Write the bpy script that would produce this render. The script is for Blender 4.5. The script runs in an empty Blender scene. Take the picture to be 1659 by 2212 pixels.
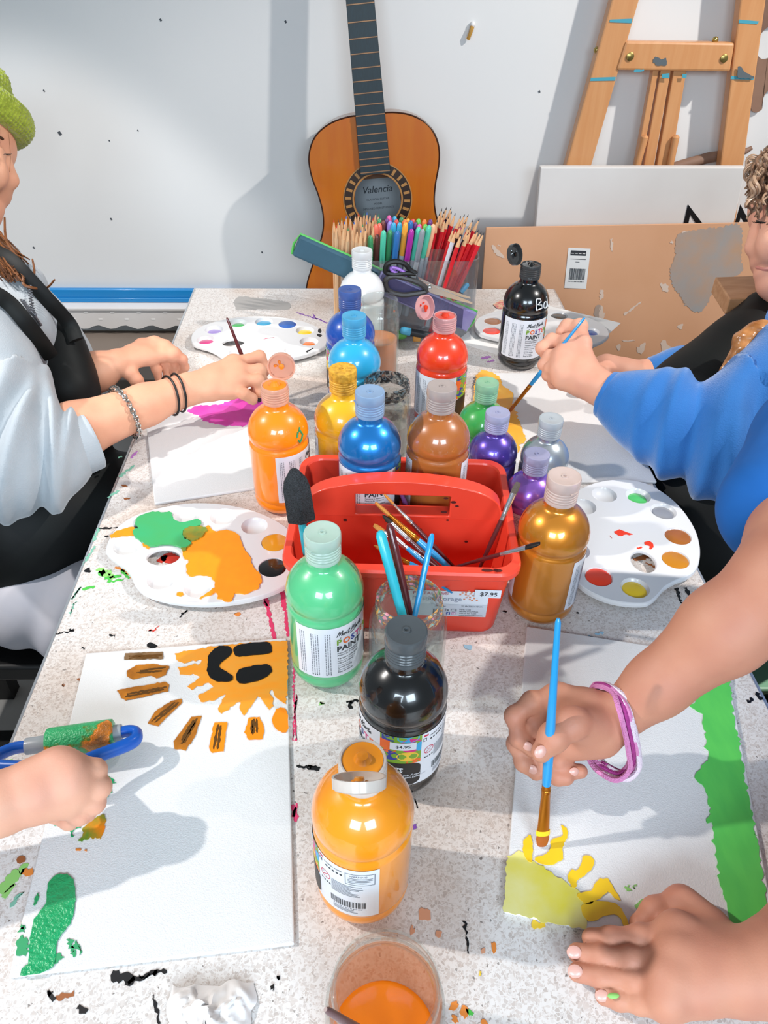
import bpy, bmesh, math, random
import numpy as np
from mathutils import Vector, Matrix, noise
SC = bpy.context.scene
COL = SC.collection
TZ = 0.72                      # height of the table top above the floor; builders work with z = 0 at the table top
F_PX, CX, CY = 1661.0, 829.5, 1106.0
# ---------------------------------------------------------------- camera frame (for placing things on real planes)
def _cam(pitch, yaw, roll, h):
    p, y, r = map(math.radians, (pitch, yaw, roll))
    fw = np.array([math.sin(y)*math.cos(p), math.cos(y)*math.cos(p), -math.sin(p)])
    rt = np.array([math.cos(y), -math.sin(y), 0.0]); up = np.cross(rt, fw)
    return np.array([0, 0, h]), rt*math.cos(r)+up*math.sin(r), up*math.cos(r)-rt*math.sin(r), fw
CAM_C, CAM_R, CAM_U, CAM_F = _cam(38.6069, 2.5702, 1.2050, 0.60)
def ray(x, y): return CAM_F + CAM_R*((x-CX)/F_PX) - CAM_U*((y-CY)/F_PX)
def P(x, y, z=0.0):
    d = ray(x, y); return Vector(CAM_C + d*((z-CAM_C[2])/d[2]))
def A(x, y, Y):
    d = ray(x, y); return Vector(CAM_C + d*((Y-CAM_C[1])/d[1]))
def D(x, y, dist):                 # point at a given range from the camera
    d = ray(x, y); return Vector(CAM_C + d/np.linalg.norm(d)*dist)
# ---------------------------------------------------------------- materials
def lin(h):
    if isinstance(h, (tuple, list)): return tuple(h)[:3]
    h = h.lstrip('#'); out = []
    for i in (0, 2, 4):
        v = int(h[i:i+2], 16)/255.0
        out.append(v/12.92 if v <= 0.04045 else ((v+0.055)/1.055)**2.4)
    return tuple(out)
MATS = {}
def mat(name, col, rough=0.5, metal=0.0, coat=0.0, noise_amt=0.0, noise_scale=40.0, col2=None, bump=0.0, bump_scale=200.0,
        trans=0.0, ior=1.45, sss=0.0, sheen=0.0, alpha=1.0, stretch=None, spec=None, detail=4.0):
    if name in MATS: return MATS[name]
    m = bpy.data.materials.new(name); m.use_nodes = True
    nt = m.node_tree; b = nt.nodes['Principled BSDF']
    c = lin(col)
    b.inputs['Base Color'].default_value = (*c, 1)
    b.inputs['Roughness'].default_value = rough; b.inputs['Metallic'].default_value = metal
    b.inputs['Coat Weight'].default_value = coat; b.inputs['Coat Roughness'].default_value = 0.06
    b.inputs['Transmission Weight'].default_value = trans; b.inputs['IOR'].default_value = ior
    b.inputs['Alpha'].default_value = alpha
    if sss:
        b.inputs['Subsurface Weight'].default_value = sss
        b.inputs['Subsurface Radius'].default_value = (1.0, 0.45, 0.3); b.inputs['Subsurface Scale'].default_value = 0.006
    if sheen: b.inputs['Sheen Weight'].default_value = sheen; b.inputs['Sheen Roughness'].default_value = 0.4
    if spec is not None: b.inputs['Specular IOR Level'].default_value = spec
    vec = None
    if noise_amt or bump:
        tc = nt.nodes.new('ShaderNodeTexCoord'); vec = tc.outputs['Object']
        if stretch:
            mp = nt.nodes.new('ShaderNodeMapping'); mp.inputs['Scale'].default_value = stretch
            nt.links.new(vec, mp.inputs['Vector']); vec = mp.outputs['Vector']
    if noise_amt:
        nz = nt.nodes.new('ShaderNodeTexNoise'); nz.inputs['Scale'].default_value = noise_scale; nz.inputs['Detail'].default_value = detail
        nt.links.new(vec, nz.inputs['Vector'])
        rp = nt.nodes.new('ShaderNodeValToRGB'); rp.color_ramp.elements[0].position = 0.35; rp.color_ramp.elements[1].position = 0.68
        c2 = lin(col2) if col2 else tuple(v*0.7 for v in c)
        rp.color_ramp.elements[0].color = (*[a*(1-noise_amt)+b_*noise_amt for a, b_ in zip(c, c2)], 1)
        rp.color_ramp.elements[1].color = (*c, 1)
        nt.links.new(nz.outputs['Fac'], rp.inputs['Fac']); nt.links.new(rp.outputs['Color'], b.inputs['Base Color'])
    if bump:
        nb = nt.nodes.new('ShaderNodeTexNoise'); nb.inputs['Scale'].default_value = bump_scale; nb.inputs['Detail'].default_value = 3
        nt.links.new(vec, nb.inputs['Vector'])
        bp = nt.nodes.new('ShaderNodeBump'); bp.inputs['Strength'].default_value = bump; bp.inputs['Distance'].default_value = 0.002
        nt.links.new(nb.outputs['Fac'], bp.inputs['Height']); nt.links.new(bp.outputs['Normal'], b.inputs['Normal'])
    MATS[name] = m
    return m
def glass(name, col, rough=0.0, mixf=0.12, tint=None):
    """Thin clear plastic / glass: mostly see-through with a glossy Fresnel reflection."""
    if name in MATS: return MATS[name]
    m = bpy.data.materials.new(name); m.use_nodes = True; nt = m.node_tree; nt.nodes.clear()
    o = nt.nodes.new('ShaderNodeOutputMaterial'); t = nt.nodes.new('ShaderNodeBsdfTransparent'); g = nt.nodes.new('ShaderNodeBsdfGlossy')
    d = nt.nodes.new('ShaderNodeBsdfDiffuse'); lw = nt.nodes.new('ShaderNodeLayerWeight'); fr = nt.nodes.new('ShaderNodeMath'); fr.operation = 'POWER'; fr.inputs[1].default_value = 3.2; mlt = nt.nodes.new('ShaderNodeMath'); mlt.operation = 'MULTIPLY_ADD'; mlt.inputs[1].default_value = 0.42; mlt.inputs[2].default_value = 0.035; nt.links.new(lw.outputs['Facing'], fr.inputs[0]); nt.links.new(fr.outputs[0], mlt.inputs[0])
    c = lin(col); t.inputs['Color'].default_value = (*c, 1); g.inputs['Roughness'].default_value = max(rough, 0.02)
    d.inputs['Color'].default_value = (*(lin(tint) if tint else c), 1)
    m1 = nt.nodes.new('ShaderNodeMixShader'); m1.inputs['Fac'].default_value = mixf
    nt.links.new(t.outputs[0], m1.inputs[1]); nt.links.new(d.outputs[0], m1.inputs[2])
    m2 = nt.nodes.new('ShaderNodeMixShader'); nt.links.new(mlt.outputs[0], m2.inputs['Fac'])
    nt.links.new(m1.outputs[0], m2.inputs[1]); nt.links.new(g.outputs[0], m2.inputs[2]); nt.links.new(m2.outputs[0], o.inputs['Surface'])
    MATS[name] = m
    return m
# ---------------------------------------------------------------- mesh buffer
class MB:
    def __init__(s): s.v = []; s.f = []; s.m = []
    def add(s, verts, faces, mi=0):
        o = len(s.v); s.v += [tuple(map(float, p)) for p in verts]; s.f += [tuple(o+i for i in f) for f in faces]; s.m += [mi]*len(faces)
        return s
    def box(s, lo, hi, M=None, mi=0):
        x0, y0, z0 = lo; x1, y1, z1 = hi
        v = [Vector(q) for q in ((x0,y0,z0),(x1,y0,z0),(x1,y1,z0),(x0,y1,z0),(x0,y0,z1),(x1,y0,z1),(x1,y1,z1),(x0,y1,z1))]
        if M is not None: v = [M @ q for q in v]
        return s.add(v, [(3,2,1,0),(4,5,6,7),(0,1,5,4),(1,2,6,5),(2,3,7,6),(3,0,4,7)], mi)
    def bar(s, a, b, w, t, up=(0,0,1), mi=0):     # box beam from a to b, width w, thickness t
        a, b = Vector(a), Vector(b); d = (b-a).normalized(); u = Vector(up)
        x = d.cross(u); x = x.normalized() if x.length > 1e-6 else Vector((1,0,0)); y = x.cross(d)
        v = []
        for q in (a, b):
            for sx, sy in ((-1,-1),(1,-1),(1,1),(-1,1)): v.append(q + x*(sx*w/2) + y*(sy*t/2))
        return s.add(v, [(3,2,1,0),(4,5,6,7),(0,1,5,4),(1,2,6,5),(2,3,7,6),(3,0,4,7)], mi)
    def lathe(s, prof, n=40, M=None, mi=0, cap0=True, cap1=True, a0=0.0, a1=None, bands=None):
        full = a1 is None; a1 = a0+2*math.pi if full else a1
        k = n if full else n+1; v = []
        for z, r in prof:
            for i in range(k):
                a = a0+(a1-a0)*i/n; v.append((r*math.cos(a), r*math.sin(a), z))
        if M is not None: v = [M @ Vector(q) for q in v]
        o = len(s.v); s.v += [tuple(q) for q in v]
        for j in range(len(prof)-1):
            mm = bands[j] if bands else mi
            for i in range(n if full else n):
                i2 = (i+1) % k
                s.f.append((o+j*k+i, o+j*k+i2, o+(j+1)*k+i2, o+(j+1)*k+i)); s.m.append(mm)
        if full and cap0 and prof[0][1] > 1e-6: s.f.append(tuple(o+i for i in range(k-1, -1, -1))); s.m.append(bands[0] if bands else mi)
        if full and cap1 and prof[-1][1] > 1e-6:
            e = o+(len(prof)-1)*k; s.f.append(tuple(e+i for i in range(k))); s.m.append(bands[-1] if bands else mi)
        return s
    def tube(s, pts, r, n=8, mi=0, caps=True, flat=None, ref=None):
        pts = [Vector(p) for p in pts]; N = len(pts); rs = r if isinstance(r, (list, tuple)) else [r]*N
        prev = Vector(ref) if ref is not None else None; v = []
        for i, p in enumerate(pts):
            d = (pts[min(i+1, N-1)]-pts[max(i-1, 0)])
            d = d.normalized() if d.length > 1e-9 else Vector((0,0,1))
            if prev is None: prev = Vector((0,0,1)) if abs(d.z) < 0.9 else Vector((1,0,0))
            x = (prev-d*prev.dot(d))
            x = x.normalized() if x.length > 1e-6 else d.orthogonal().normalized()
            y = d.cross(x); prev = x
            fx, fy = (1, 1) if flat is None else (flat[i] if isinstance(flat, list) else flat)
            for k in range(n):
                a = 2*math.pi*k/n; v.append(p + x*(math.cos(a)*rs[i]*fx) + y*(math.sin(a)*rs[i]*fy))
        f = [(i*n+k, i*n+(k+1) % n, (i+1)*n+(k+1) % n, (i+1)*n+k) for i in range(N-1) for k in range(n)]
        if caps: f += [tuple(range(n-1, -1, -1)), tuple((N-1)*n+k for k in range(n))]
        return s.add(v, f, mi)
    def ball(s, c, r, n=10, mi=0, sc=(1,1,1), M=None):
        c = Vector(c); v = [Vector((0,0,-1))]; f = []
        h = max(4, n//2)
        for j in range(1, h):
            t = math.pi*j/h
            for i in range(n): a = 2*math.pi*i/n; v.append(Vector((math.sin(t)*math.cos(a), math.sin(t)*math.sin(a), -math.cos(t))))
        v.append(Vector((0,0,1))); L = len(v)-1
        for i in range(n): f.append((0, 1+(i+1) % n, 1+i)); f.append((L, L-n+i, L-n+(i+1) % n))
        for j in range(h-2):
            for i in range(n): f.append((1+j*n+i, 1+j*n+(i+1) % n, 1+(j+1)*n+(i+1) % n, 1+(j+1)*n+i))
        q = [Vector((p.x*r*sc[0], p.y*r*sc[1], p.z*r*sc[2])) for p in v]
        if M is not None: q = [M @ p for p in q]
        return s.add([c+p for p in q], f, mi)
    def slab(s, pts, n_dir, th, mi=0):            # closed outline -> plate of thickness th along n_dir
        pts = [Vector(p) for p in pts]; d = Vector(n_dir).normalized()*th; n = len(pts)
        nrm = sum(((pts[i]).cross(pts[(i+1) % n]) for i in range(n)), Vector((0,0,0)))
        if nrm.dot(d) < 0: pts = pts[::-1]
        v = pts + [p+d for p in pts]
        return s.add(v, [tuple(range(n-1, -1, -1)), tuple(range(n, 2*n))] + [(i, (i+1) % n, n+(i+1) % n, n+i) for i in range(n)], mi)
    def build(s, name, mats, parent=None, smooth=True, bevel=0.0, seg=2, angle=40, subsurf=0):
        me = bpy.data.meshes.new(name)
        off = Vector(parent['_o']) if parent is not None and '_o' in parent else Vector((0,0,0))
        me.from_pydata([tuple(Vector(p)-off) for p in s.v], [], s.f)
        mats = mats if isinstance(mats, (list, tuple)) else [mats]
        for m in mats: me.materials.append(m)
        me.polygons.foreach_set('material_index', s.m); me.update()
        return link(name, me, parent, smooth, bevel, seg, angle, subsurf)
ROOTS = []
def link(name, me, parent=None, smooth=True, bevel=0.0, seg=2, angle=40, subsurf=0):
    o = bpy.data.objects.new(name, me); COL.objects.link(o)
    if parent is not None: o.parent = parent; o['_o'] = parent['_o'] if '_o' in parent else (0.0, 0.0, 0.0)
    else: ROOTS.append(o); o['_o'] = (0.0, 0.0, 0.0)
    if smooth:
        me.polygons.foreach_set('use_smooth', [True]*len(me.polygons))
        me.set_sharp_from_angle(angle=math.radians(angle))
    if bevel:
        b = o.modifiers.new('edge', 'BEVEL'); b.width = bevel; b.segments = seg; b.limit_method = 'ANGLE'; b.angle_limit = math.radians(38)
    if subsurf:
        b = o.modifiers.new('soft', 'SUBSURF'); b.levels = subsurf; b.render_levels = subsurf
    return o
def thing(name, label, cat, loc=(0,0,0), group=None):
    o = bpy.data.objects.new(name, None); COL.objects.link(o); o.location = loc; o.empty_display_size = 0.02
    o['_o'] = tuple(float(x) for x in loc); ROOTS.append(o)
    return tag(o, label, cat, group)
def tag(o, label, cat, group=None, kind=None):
    o['label'] = label; o['category'] = cat
    if group: o['group'] = group
    if kind: o['kind'] = kind
    return o
def struct(o): o['kind'] = 'structure'; return o
def local_thing(name, label, cat, M, group=None):
    """a thing whose parts are given in its own local frame, placed with matrix M"""
    o = thing(name, label, cat, (0,0,0), group); o.matrix_world = M; return o
def dup(root, M, label=None, group=None):
    r = root.copy(); COL.objects.link(r); r.matrix_world = M; ROOTS.append(r)
    if label: r['label'] = label
    if group: r['group'] = group
    for ch in list(root.children):
        c = ch.copy(); COL.objects.link(c); c.parent = r
        for g in ch.children:
            d = g.copy(); COL.objects.link(d); d.parent = c
    return r
def frame(a, b, roll=0.0):
    """matrix with z from a to b, origin at a"""
    a, b = Vector(a), Vector(b); q = (b-a).to_track_quat('Z', 'Y')
    return Matrix.Translation(a) @ q.to_matrix().to_4x4() @ Matrix.Rotation(roll, 4, 'Z')
def T(x, y, z=0.0, rz=0.0): return Matrix.Translation((x, y, z)) @ Matrix.Rotation(rz, 4, 'Z')
def smooth_path(pts, k=6, closed=False):
    pts = [Vector(p) for p in pts]; n = len(pts); out = []
    rng = range(n) if closed else range(n-1)
    for i in rng:
        g = (lambda j: pts[j % n]) if closed else (lambda j: pts[max(0, min(n-1, j))])
        p0, p1, p2, p3 = g(i-1), g(i), g(i+1), g(i+2)
        for s in range(k):
            t = s/k
            out.append(0.5*((2*p1)+(p2-p0)*t+(2*p0-5*p1+4*p2-p3)*t*t+(3*p1-p0-3*p2+p3)*t**3))
    if not closed: out.append(pts[-1])
    return out
def lerp(a, b, t): return a+(b-a)*t
# ---------------------------------------------------------------- signed-distance bodies meshed with surface nets
class SDF:
    def __init__(s, vox): s.vox = vox; s.ops = []
    def cap(s, a, b, ra, rb=None, k=0.004, op='u', g=None): s.ops.append(('c', Vector(a), Vector(b), ra, ra if rb is None else rb, k, op, g)); return s
    def chain(s, pts, rs, k=0.002, g=None):
        for i in range(len(pts)-1): s.cap(pts[i], pts[i+1], rs[i], rs[i+1], k, 'u', g)
        return s
    def ell(s, c, r, R=None, k=0.01, op='u', g=None):
        s.ops.append(('e', Vector(c), tuple(r), np.eye(3) if R is None else np.array(R.to_3x3()), 0, k, op, g)); return s
    def mesh(s, smooth=2, noise_fn=None):
        lo = np.full(3, 1e9); hi = np.full(3, -1e9)
        def bb(o):
            if o[0] == 'c':
                m = max(o[3], o[4]); a, b = np.array(o[1]), np.array(o[2]); return np.minimum(a, b)-m, np.maximum(a, b)+m
            m = max(o[2]); c = np.array(o[1]); return c-m, c+m
        for o in s.ops:
            if o[6] == 'u': l, h = bb(o); lo = np.minimum(lo, l); hi = np.maximum(hi, h)
        vx = s.vox; lo = lo-4*vx; hi = hi+4*vx
        n = np.ceil((hi-lo)/vx).astype(int)+1
        groups = []
        for o in s.ops:
            if o[7] not in groups: groups.append(o[7])
        Dt = Df = None
        for g in groups:
            Dg = np.full(n, 0.5, np.float32)
            for o in s.ops:
                if o[7] != g: continue
                l, h = bb(o); pad = o[5]*1.5+5*vx
                i0 = np.maximum(np.floor((l-pad-lo)/vx).astype(int), 0); i1 = np.minimum(np.ceil((h+pad-lo)/vx).astype(int)+1, n)
                if (i1 <= i0).any(): continue
                X = (lo[0]+vx*np.arange(i0[0], i1[0]))[:, None, None]; Y = (lo[1]+vx*np.arange(i0[1], i1[1]))[None, :, None]; Z = (lo[2]+vx*np.arange(i0[2], i1[2]))[None, None, :]
                if o[0] == 'c':
                    a = np.array(o[1]); ba = np.array(o[2])-a; L2 = max(float(ba@ba), 1e-12)
                    px, py, pz = X-a[0], Y-a[1], Z-a[2]
                    t = np.clip((px*ba[0]+py*ba[1]+pz*ba[2])/L2, 0, 1)
                    d = np.sqrt((px-t*ba[0])**2+(py-t*ba[1])**2+(pz-t*ba[2])**2)-(o[3]+(o[4]-o[3])*t)
                else:
                    c = np.array(o[1]); R = o[3]; r = o[2]
                    px, py, pz = X-c[0], Y-c[1], Z-c[2]
                    q = [R[0, i]*px+R[1, i]*py+R[2, i]*pz for i in range(3)]
                    k0 = np.sqrt(sum((q[i]/r[i])**2 for i in range(3)))+1e-9; k1 = np.sqrt(sum((q[i]/r[i]**2)**2 for i in range(3)))+1e-9
                    d = k0*(k0-1)/k1
                sl = tuple(slice(i0[i], i1[i]) for i in range(3)); cur = Dg[sl]; k = max(o[5], 1e-6)
                if o[6] == 'u':
                    hh = np.maximum(k-np.abs(cur-d), 0)/k; Dg[sl] = np.minimum(cur, d)-hh*hh*k*0.25
                else:
                    d = -d; hh = np.maximum(k-np.abs(cur-d), 0)/k; Dg[sl] = np.maximum(cur, d)+hh*hh*k*0.25
            fin = g is not None and g[0] in 'fg'
            cur = Df if fin else Dt
            if cur is None: cur = Dg
            else:
                k = 0.0010 if fin else 0.0055; hh = np.maximum(k-np.abs(cur-Dg), 0)/k; cur = np.minimum(cur, Dg)-hh*hh*k*0.25
            if fin: Df = cur
            else: Dt = cur
        if Df is not None:
            if Dt is None: Dt = Df
            else:
                k = 0.0050; hh = np.maximum(k-np.abs(Dt-Df), 0)/k; Dt = np.minimum(Dt, Df)-hh*hh*k*0.25
        if noise_fn is not None: Dt = noise_fn(Dt, lo, vx, n)
        V, Fq = surfnet(Dt, lo, vx)
        for _ in range(smooth): V = lap(V, Fq)
        return V, Fq
def surfnet(Dd, lo, vx):
    S = Dd < 0; n = Dd.shape
    c = [S[i:n[0]-1+i, j:n[1]-1+j, k:n[2]-1+k] for i in (0,1) for j in (0,1) for k in (0,1)]
    cnt = sum(x.astype(np.int8) for x in c); act = (cnt > 0) & (cnt < 8)
    idx = np.argwhere(act); N = len(idx); ids = np.full(act.shape, -1, np.int64); ids[act] = np.arange(N)
    acc = np.zeros((N, 3)); num = np.zeros(N)
    offs = [(i, j, k) for i in (0,1) for j in (0,1) for k in (0,1)]
    val = {o: Dd[idx[:,0]+o[0], idx[:,1]+o[1], idx[:,2]+o[2]].astype(np.float64) for o in offs}
    for o in offs:
        for ax in range(3):
            if o[ax]: continue
            o2 = list(o); o2[ax] = 1; o2 = tuple(o2); a, b = val[o], val[o2]
            m = (a < 0) != (b < 0); t = np.where(m, a/np.where(m, a-b, 1), 0)
            p = np.tile(np.array(o, float), (N, 1)); p[:, ax] += t
            acc[m] += p[m]; num[m] += 1
    V = lo+(idx+acc/np.maximum(num, 1)[:, None])*vx
    Fq = []
    for ax in range(3):
        a = [slice(None)]*3; b = [slice(None)]*3; a[ax] = slice(0, -1); b[ax] = slice(1, None)
        sa, sb = S[tuple(a)], S[tuple(b)]; e = np.argwhere(sa != sb)
        u, w = (ax+1) % 3, (ax+2) % 3
        ok = (e[:, u] > 0) & (e[:, w] > 0) & (e[:, u] < n[u]-1) & (e[:, w] < n[w]-1); e = e[ok]
        inside = sa[e[:,0], e[:,1], e[:,2]]
        def cid(du, dw):
            q = e.copy(); q[:, u] -= du; q[:, w] -= dw; return ids[q[:,0], q[:,1], q[:,2]]
        q = np.stack([cid(1,1), cid(0,1), cid(0,0), cid(1,0)], 1)
        q[~inside] = q[~inside][:, ::-1]; Fq.append(q)
    return V, np.concatenate(Fq)
def lap(V, Fq, w=0.5):
    acc = np.zeros_like(V); num = np.zeros(len(V))
    for i in range(4):
        for j in ((i+1) % 4, (i+3) % 4):
            np.add.at(acc, Fq[:, i], V[Fq[:, j]]); np.add.at(num, Fq[:, i], 1)
    return V*(1-w)+w*acc/np.maximum(num, 1)[:, None]
def sdf_build(parts, name, mats, parent=None, mi=None, flip=False):
    """parts: list of (V, F); one mesh object"""
    vs, fs, ms, o = [], [], [], 0
    off = np.array(parent['_o']) if parent is not None else np.zeros(3)
    for i, (V, Fq) in enumerate(parts):
        vs.append(V-off); fs.append(Fq+o); o += len(V); ms += [mi[i] if mi else 0]*len(Fq)
    V = np.concatenate(vs); Fq = np.concatenate(fs)
    me = bpy.data.meshes.new(name)
    me.vertices.add(len(V)); me.vertices.foreach_set('co', V.astype(np.float32).ravel())
    me.loops.add(len(Fq)*4); me.loops.foreach_set('vertex_index', Fq.astype(np.int32).ravel())
    me.polygons.add(len(Fq)); me.polygons.foreach_set('loop_start', np.arange(0, len(Fq)*4, 4, dtype=np.int32))
    me.update(calc_edges=True); me.validate()
    for m in (mats if isinstance(mats, (list, tuple)) else [mats]): me.materials.append(m)
    if mi: me.polygons.foreach_set('material_index', ms)
    return link(name, me, parent, True, angle=180)
# ================================================================ text helper
_TX = {}
def textmesh(s, size=1.0, bold=0.0, shear=0.0):
    key = (s, bold, shear)
    if key not in _TX:
        cu = bpy.data.curves.new('lettering', 'FONT'); cu.body = s; cu.size = 1.0; cu.resolution_u = 3; cu.offset = bold; cu.shear = shear
        ob = bpy.data.objects.new('lettering', cu); COL.objects.link(ob); bpy.context.view_layer.update()
        dg = bpy.context.evaluated_depsgraph_get(); ev = ob.evaluated_get(dg); me = ev.to_mesh()
        v = [tuple(x.co) for x in me.vertices]; f = [tuple(p.vertices) for p in me.polygons]
        w = max((q[0] for q in v), default=0.0)
        ev.to_mesh_clear(); bpy.data.objects.remove(ob); bpy.data.curves.remove(cu)
        _TX[key] = (v, f, w)
    v, f, w = _TX[key]
    return [(a*size, b*size) for a, b, c in v], f, w*size
def text_w(s, size, bold=0.0): return textmesh(s, size, bold)[2]
# ================================================================ setting
M_wall = mat('white_wall', '#e4e3e1', 0.55, noise_amt=0.25, noise_scale=3, col2='#dadada')
M_floor = mat('grey_concrete_floor', '#a9a6a1', 0.7, noise_amt=0.5, noise_scale=6, col2='#8f8c88', bump=0.2, bump_scale=60)
M_blue = mat('blue_trim_paint', '#1184c8', 0.35, coat=0.2, noise_amt=0.3, noise_scale=9, col2='#2c7fb4')
M_white = mat('white_paint', '#e6e2df', 0.45)
M_black = mat('black_metal', '#0b0b0c', 0.45)
WY = 1.72
w = MB(); w.box((-2.6, WY, -TZ), (2.6, WY+0.08, 2.1)); struct(w.build('wall_back', M_wall))
w = MB(); w.box((-2.6, -2.6, -TZ-0.05), (2.6, WY+0.08, -TZ)); struct(w.build('floor', M_floor))
w = MB(); w.box((-2.6, WY-0.012, -0.139), (0.6, WY, -0.109)); w.box((-2.6, WY-0.016, -0.139), (0.6, WY-0.012, -0.128)); struct(w.build('trim_1', M_blue, bevel=0.002))
# perforated white strip with a scalloped lower edge under the blue trim
w = MB(); N = 140; x0, x1 = -1.5, 0.24; yF = 1.675; top = -0.139
pts = [(x0, top), (x1, top)]
edge = []
for i in range(N+1):
    x = x1+(x0-x1)*i/N; edge.append((x, -0.186+0.0048*math.sin(x*2*math.pi/0.061)*(1 if math.sin(x*9) > -0.7 else 0.4)))
pts += edge
holes = []
for i in range(28):
    hx = -1.46+i*0.060
    holes.append((hx, -0.150)); holes.append((hx+0.030, -0.166))
w.slab([(x, yF, z) for x, z in pts], (0, 1, 0), 0.004)
w.box((x0, yF-0.004, top-0.0045), (x1, WY, top-0.0002))
for hx, hz in holes: w.box((hx, yF-0.0006, hz-0.0022), (hx+0.009, yF-0.0001, hz+0.0014), mi=1)
struct(w.build('trim_2', [M_white, mat('slot_light', '#fbf9f6', 0.5)], smooth=False))
M_bench = mat('pinkish_grey_bench_paint', '#85796f', 0.6, noise_amt=0.3, noise_scale=14, col2='#776b63')
b = thing('bench', 'low pinkish grey bench running along the wall behind the table', 'bench', (-0.7, 1.58, -TZ))
w = MB(); w.box((-1.7, 1.462, -0.232), (0.235, WY-0.018, -0.206)); w.build('bench_top', M_bench, b, bevel=0.003)
for x in (-1.64, 0.17):
    w = MB(); w.box((x, 1.49, -TZ), (x+0.05, 1.69, -0.232)); w.build('leg', M_bench, b)
# small rubber hook on the wall
h = thing('wall_hook', 'tiny ochre wall hook with a white plug, high on the wall beside the guitar neck', 'hook', A(1016, 70, WY-0.004))
w = MB(); q0 = A(1020, 58, WY-0.006); q1 = A(1011, 84, WY-0.006)
w.tube([q0, lerp(q0, q1, .5)+Vector((0, -.004, 0)), q1], [0.0042, 0.0035, 0.0036], 8); w.build('stem', mat('ochre_rubber', '#b98a3c', 0.5), h)
w = MB(); w.ball(A(1021, 53, WY-0.004), 0.0055, 10); w.build('plug', M_white, h)
# small dark scuffs on the wall
w = MB()
for px, py, s in ((129, 288, 5), (240, 473, 3), (347, 43, 3), (617, 47, 3), (95, 196, 2.5), (298, 282, 2), (236, 304, 2), (566, 545, 2.5), (73, 535, 3), (1165, 198, 3), (1221, 430, 2)):
    c = A(px, py, WY-0.0007); r = s*0.00055; w.add([c+Vector((a*r*(1.6 if abs(a) else 1), -0.0001, b_*r*1.7)) for a, b_ in ((-1, 0.4), (0.2, 1), (1, -0.4), (-0.2, -1))], [(0, 3, 2, 1)])
wm = w.build('wall_scuffs', mat('scuff', '#4a4f55', 0.8), smooth=False); wm['kind'] = 'stuff'; tag(wm, 'tiny dark scuffs scattered over the white wall', 'scuffs')
# ================================================================ table
def terrazzo():
    m = bpy.data.materials.new('terrazzo_top'); m.use_nodes = True; nt = m.node_tree; b = nt.nodes['Principled BSDF']
    tc = nt.nodes.new('ShaderNodeTexCoord'); N = nt.nodes.new; L = nt.links.new
    nz = N('ShaderNodeTexNoise'); nz.inputs['Scale'].default_value = 150; L(tc.outputs['Object'], nz.inputs['Vector'])
    mx = N('ShaderNodeVectorMath'); mx.operation = 'SCALE'; mx.inputs['Scale'].default_value = 0.006; L(nz.outputs['Color'], mx.inputs[0])
    ad = N('ShaderNodeVectorMath'); ad.operation = 'ADD'; L(tc.outputs['Object'], ad.inputs[0]); L(mx.outputs[0], ad.inputs[1])
    prev = None
    def chips(scale, thr, edge, col):
        nonlocal prev
        v = N('ShaderNodeTexVoronoi'); v.inputs['Scale'].default_value = scale; L(ad.outputs[0], v.inputs['Vector'])
        e = N('ShaderNodeTexVoronoi'); e.feature = 'DISTANCE_TO_EDGE'; e.inputs['Scale'].default_value = scale; L(ad.outputs[0], e.inputs['Vector'])
        s = N('ShaderNodeSeparateColor'); L(v.outputs['Color'], s.inputs[0])
        g1 = N('ShaderNodeMath'); g1.operation = 'GREATER_THAN'; g1.inputs[1].default_value = thr; L(s.outputs[0], g1.inputs[0])
        g2 = N('ShaderNodeMath'); g2.operation = 'GREATER_THAN'; g2.inputs[1].default_value = edge; L(e.outputs['Distance'], g2.inputs[0])
        mu = N('ShaderNodeMath'); mu.operation = 'MULTIPLY'; L(g1.outputs[0], mu.inputs[0]); L(g2.outputs[0], mu.inputs[1])
        mv = N('ShaderNodeMath'); mv.operation = 'MULTIPLY'; L(mu.outputs[0], mv.inputs[0]); L(s.outputs[1], mv.inputs[1])
        mix = N('ShaderNodeMix'); mix.data_type = 'RGBA'; L(mv.outputs[0], mix.inputs['Factor'])
        if prev is None: mix.inputs['A'].default_value = (*lin('#e1dcd8'), 1)
        else: L(prev, mix.inputs['A'])
        mix.inputs['B'].default_value = (*lin(col), 1); prev = mix.outputs['Result']
    chips(400, 0.42, 0.08, '#bdb2ab'); chips(600, 0.50, 0.10, '#c9bdb5'); chips(460, 0.965, 0.16, '#7b736e'); chips(300, 0.75, 0.09, '#d0c6bf')
    st = N('ShaderNodeTexNoise'); st.inputs['Scale'].default_value = 7; st.inputs['Detail'].default_value = 5; L(tc.outputs['Object'], st.inputs['Vector'])
    rp = N('ShaderNodeValToRGB'); rp.color_ramp.elements[0].position = 0.30; rp.color_ramp.elements[0].color = (*lin('#efe2d8'), 1); rp.color_ramp.elements[1].position = 0.52; rp.color_ramp.elements[1].color = (1, 1, 1, 1)
    L(st.outputs['Fac'], rp.inputs['Fac'])
    ml = N('ShaderNodeMix'); ml.data_type = 'RGBA'; ml.blend_type = 'MULTIPLY'; ml.inputs['Factor'].default_value = 1; L(prev, ml.inputs['A']); L(rp.outputs['Color'], ml.inputs['B'])
    L(ml.outputs['Result'], b.inputs['Base Color']); b.inputs['Roughness'].default_value = 0.42
    return m
M_terr = terrazzo()
tb = thing('craft_table', 'white speckled terrazzo craft table smeared with dried paint', 'table', (0.04, 0.7, -TZ))
XL, XR, YF, YB = -0.3125, 0.3925, -0.14, 1.4545
w = MB(); w.box((XL, YF, -0.026), (XR, YB, 0.0)); w.build('tabletop', M_terr, tb, bevel=0.0018)
w = MB()
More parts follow.
